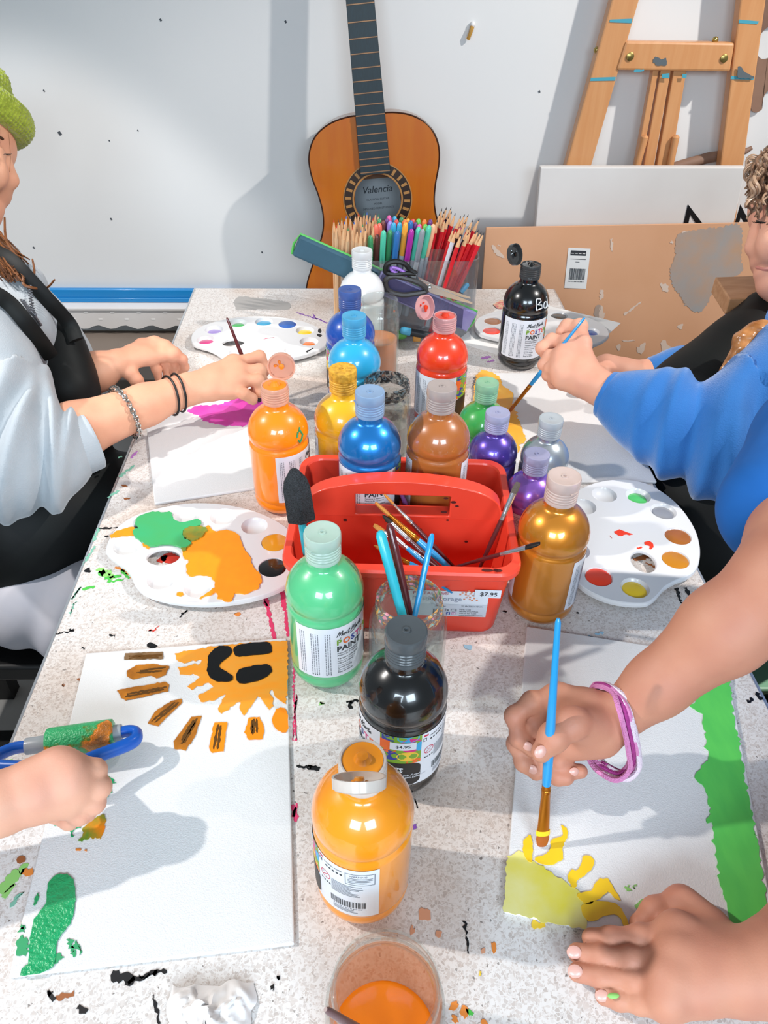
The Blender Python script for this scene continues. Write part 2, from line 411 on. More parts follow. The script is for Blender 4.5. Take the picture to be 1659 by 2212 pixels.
for a, b_ in (((XL-0.0025, YF), (XL, YB)), ((XR, YF), (XR+0.0025, YB)), ((XL-0.0025, YB), (XR+0.0025, YB+0.0025))):
    w.box((a[0], a[1], -0.028), (b_[0], b_[1], -0.0012))
w.build('edge_trim', mat('trim_metal', '#c9ccd0', 0.25, metal=0.7), tb)
for x in (XL+0.05, XR-0.05):
    for y in (YF+0.07, YB-0.07):
        w = MB(); w.box((x-0.02, y-0.02, -TZ), (x+0.02, y+0.02, -0.026)); w.build('leg', M_black, tb)
# ---- dried paint on the table: ragged blobs, thin real films on the top
RNG = random.Random(7)
def ragged(pts, rag=0.0012, step=0.0025, rng=RNG, closed=True, up=Vector((0, 0, 1))):
    """densify an outline and roughen it"""
    out = []; n = len(pts)
    for i in range(n):
        a, b_ = pts[i], pts[(i+1) % n]; L = (b_-a).length; k = max(1, int(L/step))
        d = (b_-a); nrm = up.cross(d); nrm = nrm.normalized() if nrm.length > 0 else nrm
        for j in range(k):
            out.append(a+d*(j/k)+nrm*rng.gauss(0, rag))
    return out
def film(mb, outline_px, z, th, rag=0.0008, mi=0, smooth=True, step=0.0025):
    pts = [P(x, y, z) for x, y in outline_px]
    if smooth: pts = smooth_path(pts, 4, True)
    if rag: pts = ragged(pts, rag, step)
    mb.slab(pts, (0, 0, 1), th, mi)
def strokes(mb, lst, z, th, rag=0.0007, mi=0):
    """brush strokes: (x0,y0,x1,y1,width_px)"""
    for x0, y0, x1, y1, wd in lst:
        a, b_ = P(x0, y0, z), P(x1, y1, z); L = (b_-a).length
        if L < 1e-6: continue
        d = (b_-a)/L; nrm = Vector((-d.y, d.x, 0)); ww = wd*0.00019
        k = max(4, int(L/0.002)); up = []; dn = []
        for i in range(k+1):
            t = i/k; e = ww*(0.55+0.45*math.sin(math.pi*min(1, max(0, t)))**0.4)
            up.append(a+d*(L*t)+nrm*(e+RNG.gauss(0, rag))); dn.append(a+d*(L*t)-nrm*(e+RNG.gauss(0, rag)))
        mb.slab(up+dn[::-1], (0, 0, 1), th, mi)
PAINT = {n: mat('dry_paint_'+n, c, r, coat=ct) for n, c, r, ct in (('black', '#0c0c0f', .5, .1), ('green', '#4fbb4a', .5, .1), ('lightgreen', '#8fca6e', .6, 0), ('pink', '#dc3f6c', .5, 0), ('orange', '#e0863a', .5, 0), ('red', '#d33a2c', .5, 0), ('teal', '#7fb9a2', .6, 0), ('purple', '#7d4aa4', .6, 0), ('brown', '#9a5b32', .6, 0), ('blue', '#9dc6dc', .5, 0), ('peach', '#d79a78', .6, 0), ('lilac', '#b777c0', .6, 0), ('yellow', '#edc63c', .5, 0))}
def smear(colr, lst, rag=0.0009):
    for q in lst: w = MB(); strokes(w, [q], 0.0002, 0.0003, rag); w.build(colr+'_paint_smear', PAINT[colr], tb, smooth=False)
smear('black', [(213, 1142, 255, 1140, 7), (226, 1158, 238, 1158, 4), (748, 1517, 776, 1512, 8), (757, 1515, 757, 1531, 9), (640, 1656, 672, 1660, 9), (664, 1655, 690, 1662, 10), (120, 1369, 160, 1362, 3), (148, 1360, 160, 1362, 5), (175, 1401, 183, 1401, 4), (320, 1390, 335, 1400, 16), (236, 1370, 248, 1376, 5), (388, 1334, 403, 1318, 3), (240, 2105, 290, 2120, 18), (270, 2125, 360, 2095, 6), (300, 2110, 340, 2100, 5), (103, 2150, 112, 2140, 9), (104, 2140, 118, 2160, 4), (170, 2172, 188, 2185, 14), (585, 2130, 592, 2137, 5), (600, 2108, 604, 2116, 4), (895, 1728, 905, 1745, 4), (1632, 1495, 1645, 1512, 14), (1625, 1508, 1615, 1518, 7), (1462, 1270, 1470, 1300, 8), (1478, 1270, 1495, 1290, 10), (1470, 1300, 1478, 1308, 6), (185, 1230, 196, 1235, 16), (1085, 1320, 1096, 1322, 4), (1245, 1323, 1250, 1325, 7), (30, 1795, 55, 1775, 9), (330, 2150, 345, 2212, 2.5), (1005, 1990, 1012, 2060, 2)])
smear('pink', [(572, 1285, 583, 1335, 12), (583, 1335, 594, 1385, 12), (560, 1282, 578, 1310, 6), (606, 1260, 616, 1320, 12), (616, 1320, 622, 1375, 9), (637, 1400, 634, 1480, 5), (634, 1480, 640, 1600, 4), (640, 1500, 632, 1600, 3), (632, 1738, 640, 1775, 10), (640, 1735, 634, 1765, 7)], 0.0006)
smear('green', [(212, 1240, 228, 1236, 22), (226, 1250, 262, 1244, 14), (232, 1256, 268, 1252, 9), (178, 1274, 205, 1267, 9), (262, 1230, 278, 1250, 9), (1010, 2190, 1016, 2182, 12)])
smear('lightgreen', [(212, 1228, 235, 1246, 20), (236, 1232, 242, 1252, 12), (0, 1930, 40, 1880, 26), (8, 1940, 30, 1910, 12), (0, 1685, 26, 1640, 10), (60, 1865, 40, 1885, 15), (690, 1518, 700, 1522, 5)])
smear('orange', [(248, 1226, 270, 1232, 9), (268, 1232, 290, 1250, 7), (1062, 2046, 1072, 2046, 20), (505, 1327, 520, 1327, 14), (320, 1285, 350, 1295, 18), (46, 1884, 72, 1886, 14), (976, 2166, 985, 2180, 14), (995, 2182, 1012, 2190, 16), (985, 2195, 978, 2206, 10), (1040, 2212, 1050, 2205, 10), (612, 1484, 620, 1490, 10)])
smear('red', [(330, 1365, 345, 1352, 4), (323, 1360, 330, 1362, 5), (352, 1200, 390, 1215, 40), (345, 1215, 360, 1200, 22)])
smear('purple', [(641, 675, 662, 682, 6), (662, 682, 690, 690, 7), (676, 678, 684, 690, 5), (690, 690, 706, 698, 7), (892, 1783, 898, 1790, 8)])
smear('lilac', [(282, 990, 296, 975, 12), (1040, 775, 1060, 770, 20), (1052, 782, 1068, 778, 10)])
smear('teal', [(178, 1220, 205, 1180, 5), (200, 1170, 215, 1140, 9), (232, 1075, 258, 1060, 8), (258, 1030, 290, 1005, 12), (150, 1330, 162, 1300, 5), (255, 990, 262, 985, 9), (20, 1960, 50, 1925, 9), (155, 1295, 175, 1268, 3)])
smear('brown', [(1370, 1210, 1410, 1200, 20), (180, 1468, 168, 1466, 9), (135, 1478, 138, 1484, 4), (40, 1865, 52, 1850, 12), (262, 1048, 275, 1052, 10), (266, 1075, 280, 1078, 8), (120, 2155, 160, 2145, 8), (1395, 1215, 1420, 1228, 7)])
smear('blue', [(1003, 1398, 1020, 1396, 18), (1285, 1370, 1305, 1368, 7), (1270, 1374, 1282, 1376, 6)])
smear('peach', [(905, 1975, 930, 1975, 25), (886, 2010, 896, 2012, 16), (945, 2010, 952, 2024, 10), (1040, 2052, 1048, 2058, 8)])
smear('yellow', [(1148, 1999, 1178, 2000, 13), (1035, 2102, 1040, 2104, 7)])
# grey wiped patch near the far edge
w = MB(); film(w, [(512, 642), (560, 644), (620, 652), (622, 668), (560, 668), (512, 668)], 0.0002, 0.0002, 0.001); w.build('paint_smear', mat('grey_wash', '#aaa6a2', 0.6), tb, smooth=False)
# ================================================================ guitar
M_orange = mat('orange_varnished_top', '#c06a10', 0.22, coat=0.8, noise_amt=0.55, noise_scale=3.5, col2='#b4550a', stretch=(14, 14, 1.2))
g = thing('acoustic_guitar', 'orange acoustic guitar without strings leaning on the white wall', 'guitar', A(806, 640, 1.57))
HOLE = A(816, 431, 1.592); roll = math.radians(-5.9); lean = math.radians(7.0)
GM = Matrix.Translation(HOLE) @ Matrix.Rotation(roll, 4, 'Y') @ Matrix.Rotation(-lean, 4, 'X') @ Matrix.Translation((0, 0, -0.318))
half = [(0, 0.0), (0.0, 0.06), (0.014, 0.108), (0.05, 0.150), (0.11, 0.170), (0.16, 0.166), (0.215, 0.141), (0.262, 0.119), (0.298, 0.1125), (0.335, 0.1165), (0.375, 0.126), (0.41, 0.1255), (0.441, 0.110), (0.461, 0.080), (0.470, 0.042), (0.470, 0.0)]
right = smooth_path([Vector((h_, 0, v_)) for v_, h_ in half], 5)
outl = right + [Vector((-p.x, 0, p.z)) for p in right[-2:0:-1]]
HC = Vector((0, 0, 0.318)); RH = 0.047; TH = 0.088
n = len(outl); w = MB(); wb = MB()
def onring(p, r): d = p-HC; return HC + d.normalized()*r
front = [GM @ p for p in outl]; ring = [GM @ onring(p, RH) for p in outl]
w.add(front+ring, [(i, n+i, n+(i+1) % n, (i+1) % n) for i in range(n)])
w.add([q for q in ring]+[GM @ (onring(p, RH)+Vector((0, 0.004, 0))) for p in outl], [(i, n+i, n+(i+1) % n, (i+1) % n) for i in range(n)])
w.build('soundboard', M_orange, g, angle=60)
M_side = mat('guitar_sides', '#8a5a35', 0.3, coat=0.5)
back = [GM @ (p+Vector((0, TH, 0))) for p in outl]
fr2 = [GM @ (p*1.0+Vector((0, 0.0006, 0))) for p in outl]
wb.add(fr2+back, [(i, (i+1) % n, n+(i+1) % n, n+i) for i in range(n)]); wb.add(back, [tuple(range(n))]); wb.build('body', M_side, g, angle=50)
w = MB(); w.tube([GM @ (p+Vector((0, 0.0004, 0))) for p in outl]+[GM @ outl[0]], 0.0016, 5); w.build('binding', mat('dark_binding', '#3a1c10', 0.3), g)
# rosette: dark ring with pale inlays
w = MB(); K = 72; rr = [0.0475, 0.0505, 0.053, 0.0650, 0.0672, 0.0692]; M_dk = mat('rosette_dark', '#26160e', 0.3, coat=0.4); M_lt = mat('rosette_light', '#a8763c', 0.35)
for j in range(5):
    for i in range(K):
        a0, a1 = 2*math.pi*i/K, 2*math.pi*(i+1)/K
        q = [GM @ (HC+Vector((r*math.cos(a), -0.0006, r*math.sin(a)))) for r, a in ((rr[j], a0), (rr[j], a1), (rr[j+1], a1), (rr[j+1], a0))]
        w.add(q, [(3, 2, 1, 0)], (1 if j in (0, 4) else (1 if j == 2 and i % 6 in (1, 4) and True else 0)))
w.build('rosette', [M_dk, M_lt], g, smooth=False)
w = MB(); q = [GM @ Vector((x, TH-0.004, z)) for x, z in ((-0.048, 0.262), (0.048, 0.262), (0.048, 0.345), (-0.048, 0.345))]
w.add(q, [(0, 1, 2, 3)], 0)
def text_on(w, s, size, x, z, mi, MM, yy, bold=0.0, center=True, shear=0.0):
    v, f, ww = textmesh(s, size, bold, shear); ox = x-(ww/2 if center else 0)
    w.add([MM @ Vector((a+ox, yy, b_+z)) for a, b_ in v], f, mi)
text_on(w, 'Valencia', 0.019, 0, 0.318, 1, GM, TH-0.0046, 0.01, shear=0.25)
for i, s in enumerate(('CLASSICAL GUITAR', 'MODEL', 'DESIGNED FOR STUDENTS')): text_on(w, s, 0.0055, 0, 0.303-i*0.009, 1, GM, TH-0.0046)
w.build('inside_label', [mat('aged_label', '#9aa0a4', 0.7), mat('label_ink', '#3c4044', 0.7)], g, smooth=False)
# fingerboard, neck, frets, head
M_fb = mat('fingerboard_wood', '#10262e', 0.45, noise_amt=0.5, noise_scale=60, col2='#0a1519', stretch=(8, 8, 1))
Ls = 0.60; vn = 0.47+Ls/2
def fw(v_): return 0.0295-(v_-0.37)*0.0155
w = MB(); q = []
for v_ in (0.366, vn):
    for sx in (-1, 1): q.append(GM @ Vector((sx*fw(v_), -0.0075, v_)))
for v_ in (0.366, vn):
    for sx in (-1, 1): q.append(GM @ Vector((sx*fw(v_), 0.0, v_)))
w.add(q, [(0, 1, 3, 2), (4, 6, 7, 5), (0, 4, 5, 1), (2, 3, 7, 6), (0, 2, 6, 4), (1, 5, 7, 3)]); w.build('fingerboard', M_fb, g, bevel=0.0006)
for nf in range(1, 20):
    v_ = vn-Ls*(1-2**(-nf/12)); hw = fw(v_)-0.0006
    w = MB(); w.tube([GM @ Vector((-hw, -0.0078, v_)), GM @ Vector((hw, -0.0078, v_))], 0.0011, 6); w.build('fret', mat('brass_fret', '#c59a78', 0.3, metal=0.6), g)
w = MB(); w.tube([GM @ Vector((0, 0.0085, v_)) for v_ in (0.44, 0.5, 0.6, 0.78)], [0.022, 0.0195, 0.0172, 0.016], 16, flat=(0.45, 1.0), ref=GM.to_3x3() @ Vector((0, 1, 0))); w.build('neck', M_side, g)
w = MB(); w.box((-0.03, -0.006, vn), (0.03, 0.012, vn+0.16), GM); w.build('headstock', M_side, g, bevel=0.004)
# ================================================================ easel
M_pine = mat('varnished_pine', '#d69b68', 0.38, coat=0.3, noise_amt=0.5, noise_scale=5, col2='#c98650', stretch=(20, 20, 1.4))
M_brass = mat('brass_bolt', '#b09a5a', 0.3, metal=0.9); M_teal = mat('teal_paint_mark', '#4a9fb2', 0.5); M_gsm = mat('dark_paint_mark', '#5c6468', 0.6)
e = thing('easel', 'varnished pine studio easel with teal paint marks leaning on the wall', 'easel', A(1420, 380, 1.66)*1.0)
EY = 1.665
def leg2(top_l, top_r, bot_l, bot_r, name):
    w = MB(); f = [A(x, y, EY) for x, y in (bot_l, bot_r, top_r, top_l)]
    down = (f[0]-f[3]); up = (f[3]-f[0])
    kf_ = lambda p, q: p+(p-q)*((p.z+TZ)/(q.z-p.z))
    f = [kf_(f[0], f[3]), kf_(f[1], f[2]), f[2]+(f[2]-f[1])*0.35, f[3]+up*0.35]
    w.slab(f, (0, 1, 0), 0.026); return w.build(name, M_pine, e, smooth=False, bevel=0.003)
leg2((1322, 0), (1381, 0), (1222, 360), (1277, 360), 'leg'); leg2((1600, 0), (1655, 0), (1556, 360), (1606, 360), 'leg')
w = MB(); w.slab([A(x, y, EY-0.004) for x, y in ((1332, 152), (1578, 155), (1588, 93), (1352, 89))], (0, 1, 0), 0.026); w.build('crossbar', M_pine, e, smooth=False, bevel=0.004)
for (xt, xb) in (((1411, 1424), (1371, 1384)), ((1428, 1450), (1390, 1412)), ((1456, 1484), (1418, 1449))):
    w = MB(); w.slab([A(x, y, EY+0.006) for x, y in ((xb[0]-10, 420), (xb[1]-10, 420), (xt[1], 150), (xt[0], 150))], (0, 1, 0), 0.018); w.build('mast_slat', M_pine, e, smooth=False, bevel=0.002)
for (a, b_) in (((1393, 296), (1372, 372)), ((1460, 296), (1444, 372))):
    w = MB(); w.tube([A(a[0], a[1]-4, EY+0.0), A(a[0], a[1], EY+0.0), A(*b_, EY+0.0)], [0.004, 0.0075, 0.0075], 10); w.build('canvas_clip', M_pine, e)
for px, py in ((1361, 122), (1564, 126)):
    c = A(px, py, EY-0.0045); w = MB(); w.lathe([(0, 0.0072), (0.002, 0.0072), (0.0035, 0.004), (0.0036, 0)], 16, frame(c, c+Vector((0, -1, 0)))); w.build('bolt', M_brass, e)
for px, py in ((1289, 108), (1545, 86)):
    w = MB(); w.ball(A(px, py, EY+0.012), 0.006, 10); w.build('bolt', M_brass, e)
def mark(pl, mi=0): w = MB(); w.slab(ragged(smooth_path([A(x, y, EY-0.0046) for x, y in pl], 4, True), 0.0006, up=Vector((0, -1, 0))), (0, -1, 0), 0.0003, 0); w.build('paint_mark', (M_teal, M_gsm)[mi], e, smooth=False)
def mark2(pl, mi=0): w = MB(); w.slab([A(x, y, EY-0.0005) for x, y in pl], (0, -1, 0), 0.0004, 0); w.build('paint_mark', (M_teal, M_gsm)[mi], e, smooth=False)
mark2([(1318, 42), (1366, 40), (1364, 50), (1316, 48)]); mark2([(1276, 168), (1330, 166), (1329, 174), (1275, 175)]); mark2([(1596, 42), (1640, 46), (1636, 52), (1596, 50)])
mark2([(1579, 164), (1629, 168), (1627, 172), (1578, 171)]); mark([(1593, 165), (1596, 142), (1612, 158), (1628, 165), (1626, 170), (1600, 169)], 1); mark([(1410, 130), (1418, 122), (1428, 128), (1438, 126), (1440, 140), (1424, 142), (1414, 138)], 1)
mark([(1370, 152), (1390, 150), (1388, 154), (1372, 155)]); mark2([(1430, 160), (1446, 158), (1446, 169), (1429, 168)]); mark2([(1474, 160), (1484, 160), (1482, 168), (1474, 168)])
# brown wooden palette hung on the wall, wooden stick
M_brown = mat('brown_worn_wood', '#8f6f5c', 0.6, noise_amt=0.6, noise_scale=18, col2='#6d5142')
p = thing('wooden_palette', 'brown kidney shaped wooden palette hanging on the wall behind the easel', 'palette', A(1690, 120, 1.70))
out = smooth_path([A(x, y, 1.712) for x, y in ((1655, -20), (1640, 30), (1628, 110), (1624, 190), (1622, 232), (1632, 243), (1646, 236), (1646, 222), (1660, 196), (1700, 190), (1760, 190), (1790, 100), (1770, 0), (1710, -50))], 5, True)
hole = [A(1662+19*math.cos(t), 92+27*math.sin(t), 1.712) for t in [2*math.pi*i/len(out) for i in range(len(out))]]
ctr = A(1662, 92, 1.712); w = MB(); n = len(out)
hole = [ctr+(q-ctr).normalized()*0.021*(1.0+0.35*abs((q-ctr).normalized().z)) for q in out]
w.add(out+hole, [(i, n+i, n+(i+1) % n, (i+1) % n) for i in range(n)]); off = Vector((0, 0.006, 0))
w.add(out+[q+off for q in out], [(i, (i+1) % n, n+(i+1) % n, n+i) for i in range(n)]); w.add(hole+[q+off for q in hole], [(i, n+i, n+(i+1) % n, (i+1) % n) for i in range(n)])
w.build('board', M_brown, p, angle=30)
s_ = MB(); s_.tube([A(1380, 392, 1.703), A(1468, 358, 1.703), A(1532, 340, 1.703), A(1585, 333, 1.703), A(1612, 326, 1.703), A(1624, 319, 1.703)], [0.012, 0.011, 0.011, 0.010, 0.006, 0.004], 10)
tag(s_.build('wooden_stick', M_brown), 'brown whittled wooden stick poking up behind the white canvas', 'stick')
# ================================================================ leaning canvas, hardboard, chair
c = thing('leaning_canvas', 'large white canvas with a black triangle outline, leaning between easel and hardboard', 'canvas', A(1380, 500, 1.62))
CYy = 1.615
w = MB(); f = [A(x, y, CYy) for x, y in ((1157, 489), (1602, 489), (1612, 362), (1168, 362))]; low = (f[0]-f[3])*((f[0].z+TZ-0.004)/(f[3].z-f[0].z))
w.slab([f[0]+low, f[1]+low, f[2], f[3]], (0, 1, 0), 0.018); w.build('stretched_canvas', mat('gessoed_canvas', '#e2deda', 0.7, noise_amt=0.25, noise_scale=10, col2='#d3cbc6'), c, smooth=False, bevel=0.002)
def tri(o_, i_, mi=0):
    w = MB()
    o2 = [A(x, y, CYy-0.0012) for x, y in o_]; i2 = [A(x, y, CYy-0.0012) for x, y in i_]
    w.add(o2+i2, [(0, 1, 4, 3), (1, 2, 5, 4), (2, 0, 3, 5)], mi); w.build('black_triangle_outline', mat('black_marker', '#0a0c10', 0.5), c, smooth=False)
tri([(1486, 441), (1468, 520), (1546, 520)], [(1491, 464), (1482, 508), (1520, 508)]); tri([(1599, 441), (1576, 520), (1640, 520)], [(1600, 470), (1588, 508), (1622, 508)])
hb = thing('hardboard_sheet', 'large tan hardboard sheet with barcode sticker and grey paint blot', 'board', A(1350, 600, 1.5))
def HB(px, py, d=0.0):            # a point on the leaning board's front face
    r = Vector(ray(px, py)); n_ = Vector((0.02, -1, 0.10)).normalized(); p0 = A(1050, 492, 1.56)+n_*d
    return Vector(CAM_C)+r*((p0-Vector(CAM_C)).dot(n_)/r.dot(n_))
tl, tr, bl = HB(1050, 492), HB(1659, 480), HB(1041, 624); tr = tl+(tr-tl)*1.25; dn = (bl-tl); dn = dn*((tl.z+TZ-0.004)/-dn.z)
M_hb = mat('tan_hardboard', '#dca680', 0.6, noise_amt=0.35, noise_scale=9, col2='#d0976c', detail=8)
w = MB(); w.slab([tl, tr, tr+dn, tl+dn], (0, 1, 0), 0.004); w.build('sheet', M_hb, hb, smooth=False, bevel=0.001)
ST_M = [mat('grey_paint_blot', '#a09d9b', 0.6, noise_amt=0.9, noise_scale=16, col2='#bd9678', detail=8), mat('white_paint_spot', '#ddc5b3', 0.6)]
def onb(pl, mi, rag=0.0005, d=0.0006):
    w = MB()
    pts = ragged(smooth_path([HB(x, y, d) for x, y in pl], 4, True), rag*1.6, 0.003, up=Vector((0, -1, 0.1))) if rag else [HB(x, y, d) for x, y in pl]
    w.add(pts, [tuple(range(len(pts)-1, -1, -1))], 0); w.build('paint_stain', ST_M[mi], hb, smooth=False)
onb([(1462, 510), (1500, 497), (1560, 490), (1596, 484), (1604, 520), (1600, 555), (1606, 585), (1580, 600), (1545, 603), (1536, 640), (1516, 672), (1490, 668), (1470, 640), (1450, 610), (1447, 580), (1456, 560)], 0, 0.0009)
onb([(1473, 500), (1486, 500), (1490, 508), (1478, 512)], 1)
for pl in ([(1318, 520), (1323, 516), (1324, 540), (1319, 542)], [(1448, 523), (1454, 521), (1452, 528)], [(1298, 625), (1304, 630), (1303, 640), (1297, 648), (1295, 636)], [(1296, 660), (1302, 664), (1306, 685), (1298, 695), (1293, 684)], [(1376, 750), (1394, 740), (1388, 764), (1378, 762)], [(1426, 742), (1436, 736), (1452, 760), (1440, 766), (1430, 760)], [(1402, 770), (1414, 780), (1412, 790), (1400, 778)], [(1462, 705), (1474, 700), (1472, 711)], [(1330, 748), (1340, 745), (1338, 758)], [(1426, 612), (1440, 616), (1444, 630), (1432, 628)], [(1342, 735), (1372, 735), (1360, 738)], [(1064, 530), (1078, 542), (1090, 556), (1076, 552), (1066, 542)], [(1076, 528), (1082, 530), (1080, 534)], [(1350, 676), (1384, 652), (1380, 658), (1352, 680)]): onb(pl, 1, 0.0007)
onb([(1286, 664), (1296, 660), (1298, 684), (1284, 682)], 0)
w = MB(); S = [HB(x, y, 0.0011) for x, y in ((1219, 622), (1266, 624), (1276, 537), (1228, 535))]
w.add(S, [(0, 1, 2, 3)], 0)
def sq(u0, v0, u1, v1, mi=1, lift=-0.0004):
    def b2(u, v): return (S[0]*(1-u)*(1-v)+S[1]*u*(1-v)+S[2]*u*v+S[3]*(1-u)*v)+Vector((0, lift, 0))
    w.add([b2(u0, v0), b2(u1, v0), b2(u1, v1), b2(u0, v1)], [(0, 1, 2, 3)], mi)
sq(0.12, 0.82, 0.82, 0.94)
for i in range(4): sq(0.14+i*0.17, 0.865, 0.27+i*0.17, 0.88, 0, -0.0007)
sq(0.14, 0.725, 0.84, 0.738); sq(0.38, 0.655, 0.56, 0.668)
xx = 0.16; r5 = random.Random(3)
while xx < 0.86: d_ = r5.choice((0.012, 0.02, 0.03)); sq(xx, 0.22, min(xx+d_, 0.87), 0.50); xx += d_+r5.choice((0.012, 0.02))
for i in range(11): sq(0.14+i*0.066, 0.165, 0.18+i*0.066, 0.185)
w.build('barcode_sticker', [mat('sticker_white', '#e9e7e4', 0.5), mat('sticker_ink', '#33353a', 0.6)], hb, smooth=False)
ch = thing('wooden_chair', 'worn oak chair back rail beside the hardboard, behind the blue sweatshirt', 'chair', A(1600, 700, 1.25))
M_oak = mat('worn_oak', '#b98d68', 0.5, noise_amt=0.6, noise_scale=8, col2='#9a6a42', stretch=(3, 16, 16)); M_oakd = mat('oak_edge', '#a06b34', 0.5, noise_amt=0.5, noise_scale=20, col2='#7d5226')
a = D(1534, 612, 1.36); zt = a.z
w = MB(); t4 = [P(1545, 598, zt), P(1760, 590, zt), P(1800, 640, zt), P(1576, 645, zt)]
w.slab(t4, (0, 0, -1), 0.026); w.build('back_rail', M_oak, ch, smooth=False, bevel=0.002)
q = P(1560, 630, zt); zz = zt-0.026
w = MB(); w.box((q.x+0.10, q.y-0.05, -TZ), (q.x+0.126, q.y-0.02, zz)); w.build('back_post', M_oakd, ch, bevel=0.002)
w = MB(); w.box((q.x+0.30, q.y-0.05, -TZ), (q.x+0.33, q.y-0.02, zz)); w.build('back_post', M_oakd, ch, bevel=0.002)
w = MB(); w.box((q.x+0.09, q.y-0.33, -0.30), (q.x+0.33, q.y-0.02, -0.275)); w.build('seat', M_oak, ch, bevel=0.003)
for dx in (0.10, 0.305):
    w = MB(); w.box((q.x+dx, q.y-0.32, -TZ), (q.x+dx+0.025, q.y-0.29, -0.30)); w.build('leg', M_oakd, ch)
from mathutils.geometry import delaunay_2d_cdt
# ================================================================ paint bottles
RB = 0.0355
LABEL_MATS = [mat('label_paper', '#dfe3ea', 0.35, coat=0.3), mat('label_ink', '#2a2c31', 0.6), mat('label_green', '#7aa52f', 0.4), mat('label_orange', '#ee6a25', 0.4), mat('label_blue', '#2d3f96', 0.4), mat('label_pink', '#d6287f', 0.4), mat('label_yellow', '#f3c53c', 0.4), mat('label_cyan', '#36a6d6', 0.4), mat('label_black', '#1a1a1c', 0.4), mat('label_grey_text', '#7d828b', 0.6), mat('label_red', '#c8264a', 0.5)]
def make_label(price=False, name_a='', name_b='', sub=()):
    w = MB()
    def wp(u, z, lift): r = RB+0.0003+lift; a = u/1000/RB; return (r*math.cos(a), r*math.sin(a), z/1000)
    def patch(u0, z0, u1, z1, mi, lift):
        k = max(1, int((u1-u0)/2.0)); v = []
        for i in range(k+1):
            u = u0+(u1-u0)*i/k; v += [wp(u, z0, lift), wp(u, z1, lift)]
        w.add(v, [(2*i, 2*i+2, 2*i+3, 2*i+1) for i in range(k)], mi)
    def disc(u, z, ru, rz, mi, lift, n=20, u0=-1e9, u1=1e9, z0=-1e9, z1=1e9):
        v = [wp(min(max(u+ru*math.cos(2*math.pi*i/n), u0), u1), min(max(z+rz*math.sin(2*math.pi*i/n), z0), z1), lift) for i in range(n)]
        w.add([wp(min(max(u, u0), u1), min(max(z, z0), z1), lift)]+v, [(0, 1+i, 1+(i+1) % n) for i in range(n)], mi)
    def txt(s, u, z, size, mi, lift=0.00016, bold=0.0, shear=0.0, vert=False, tilt=0.0):
        v, f, ww = textmesh(s, size, bold, shear)
        if vert: pts = [wp(u-b_, z+a, lift) for a, b_ in v]
        else: pts = [wp(u+a, z+b_+a*tilt, lift) for a, b_ in v]
        w.add(pts, f, mi); return ww
    def pen(pl, wd, mi, lift=0.00018):
        for (a, b_), (c, d) in zip(pl[:-1], pl[1:]):
            L = math.hypot(c-a, d-b_) or 1; nx, ny = -(d-b_)/L*wd/2, (c-a)/L*wd/2; ex, ey = (c-a)/L*wd*.4, (d-b_)/L*wd*.4
            w.add([wp(a+nx-ex, b_+ny-ey, lift), wp(a-nx-ex, b_-ny-ey, lift), wp(c-nx+ex, d-ny+ey, lift), wp(c+nx+ex, d+ny+ey, lift)], [(0, 1, 2, 3)], mi)
    patch(0, 24, 160, 90, 0, 0)
    r = random.Random(4)
    # columns of upright small print
    for u in (4.5, 6.6, 8.7, 16, 18.1, 20.2, 22.3, 29, 31.1, 33.2):
        z = 27.5
        while z < 82: L = r.uniform(1.2, 5.0); patch(u, z, u+0.8, min(z+L, 83), 9, 0.00012); z += L+0.7
        if r.random() < 0.3: patch(u, 27, u+1.1, 28.4, 1, 0.00014)
    # handwritten brand line
    def script(u0, z0, s):
        G = {'M': [(0, 0), (.5, 2.6), (.7, 2.5), (1.0, .5), (1.7, 2.7), (1.9, 2.6), (2.0, 0.1)], 'o': [(.5, 1.1), (.1, .9), (.1, .2), (.5, 0), (.9, .4), (.8, 1), (.5, 1.1), (1.1, .9)], 'n': [(0, 1.1), (.1, 0), (.2, .7), (.6, 1.1), (.8, .9), (.8, .1), (1.1, 0.1)], 't': [(.5, 2.2), (.3, .2), (.6, 0), (.9, .3)], 'a': [(.8, 1.0), (.4, 1.1), (.05, .5), (.3, 0), (.7, .5), (.85, 1.0), (.8, .1), (1.1, .1)], 'r': [(0, 1.1), (.1, 0), (.15, .7), (.5, 1.1), (.8, 1.0)], 'e': [(.1, .5), (.8, .7), (.6, 1.1), (.2, .9), (.1, .3), (.5, 0), (1.0, .3)]}
        adv = {'M': 2.3, 'o': 1.15, 'n': 1.2, 't': .9, 'a': 1.2, 'r': .95, 'e': 1.1, ' ': .8}
        u = u0
        for chx in 'Mont Marte':
            if chx in G: pen([(u+(x+0.28*y)*s, z0+y*s+(u-u0)*0.06) for x, y in G[chx]], 0.42*s, 1)
            if chx == 't': pen([(u-.1*s, z0+1.5*s+(u-u0)*0.06), (u+1.3*s, z0+1.75*s+(u-u0)*0.06)], 0.3*s, 1)
            u += adv[chx]*s
        pen([(u0+1.5*s, z0-1.1*s), (u0+6.4*s, z0-0.35*s), (u0+8.2*s, z0+.1*s)], 0.4*s, 1); return u
    script(40, 78, 2.25)
    u = 39.5
    for chx, mi in zip('POSTER', (2, 3, 4, 5, 3, 2)): u += txt(chx, u, 67.0, 9.6, mi, 0.00018, 0.035)+1.0
    txt('PAINT', 39.5, 58.2, 9.6, 1, 0.00018, 0.035)
    for i, s in enumerate(('Peinture \u00e0 Adh\u00e9sion', 'Pintura de Tempera')): txt(s, 40, 54.6-i*2.9, 2.7, 1, bold=0.01)
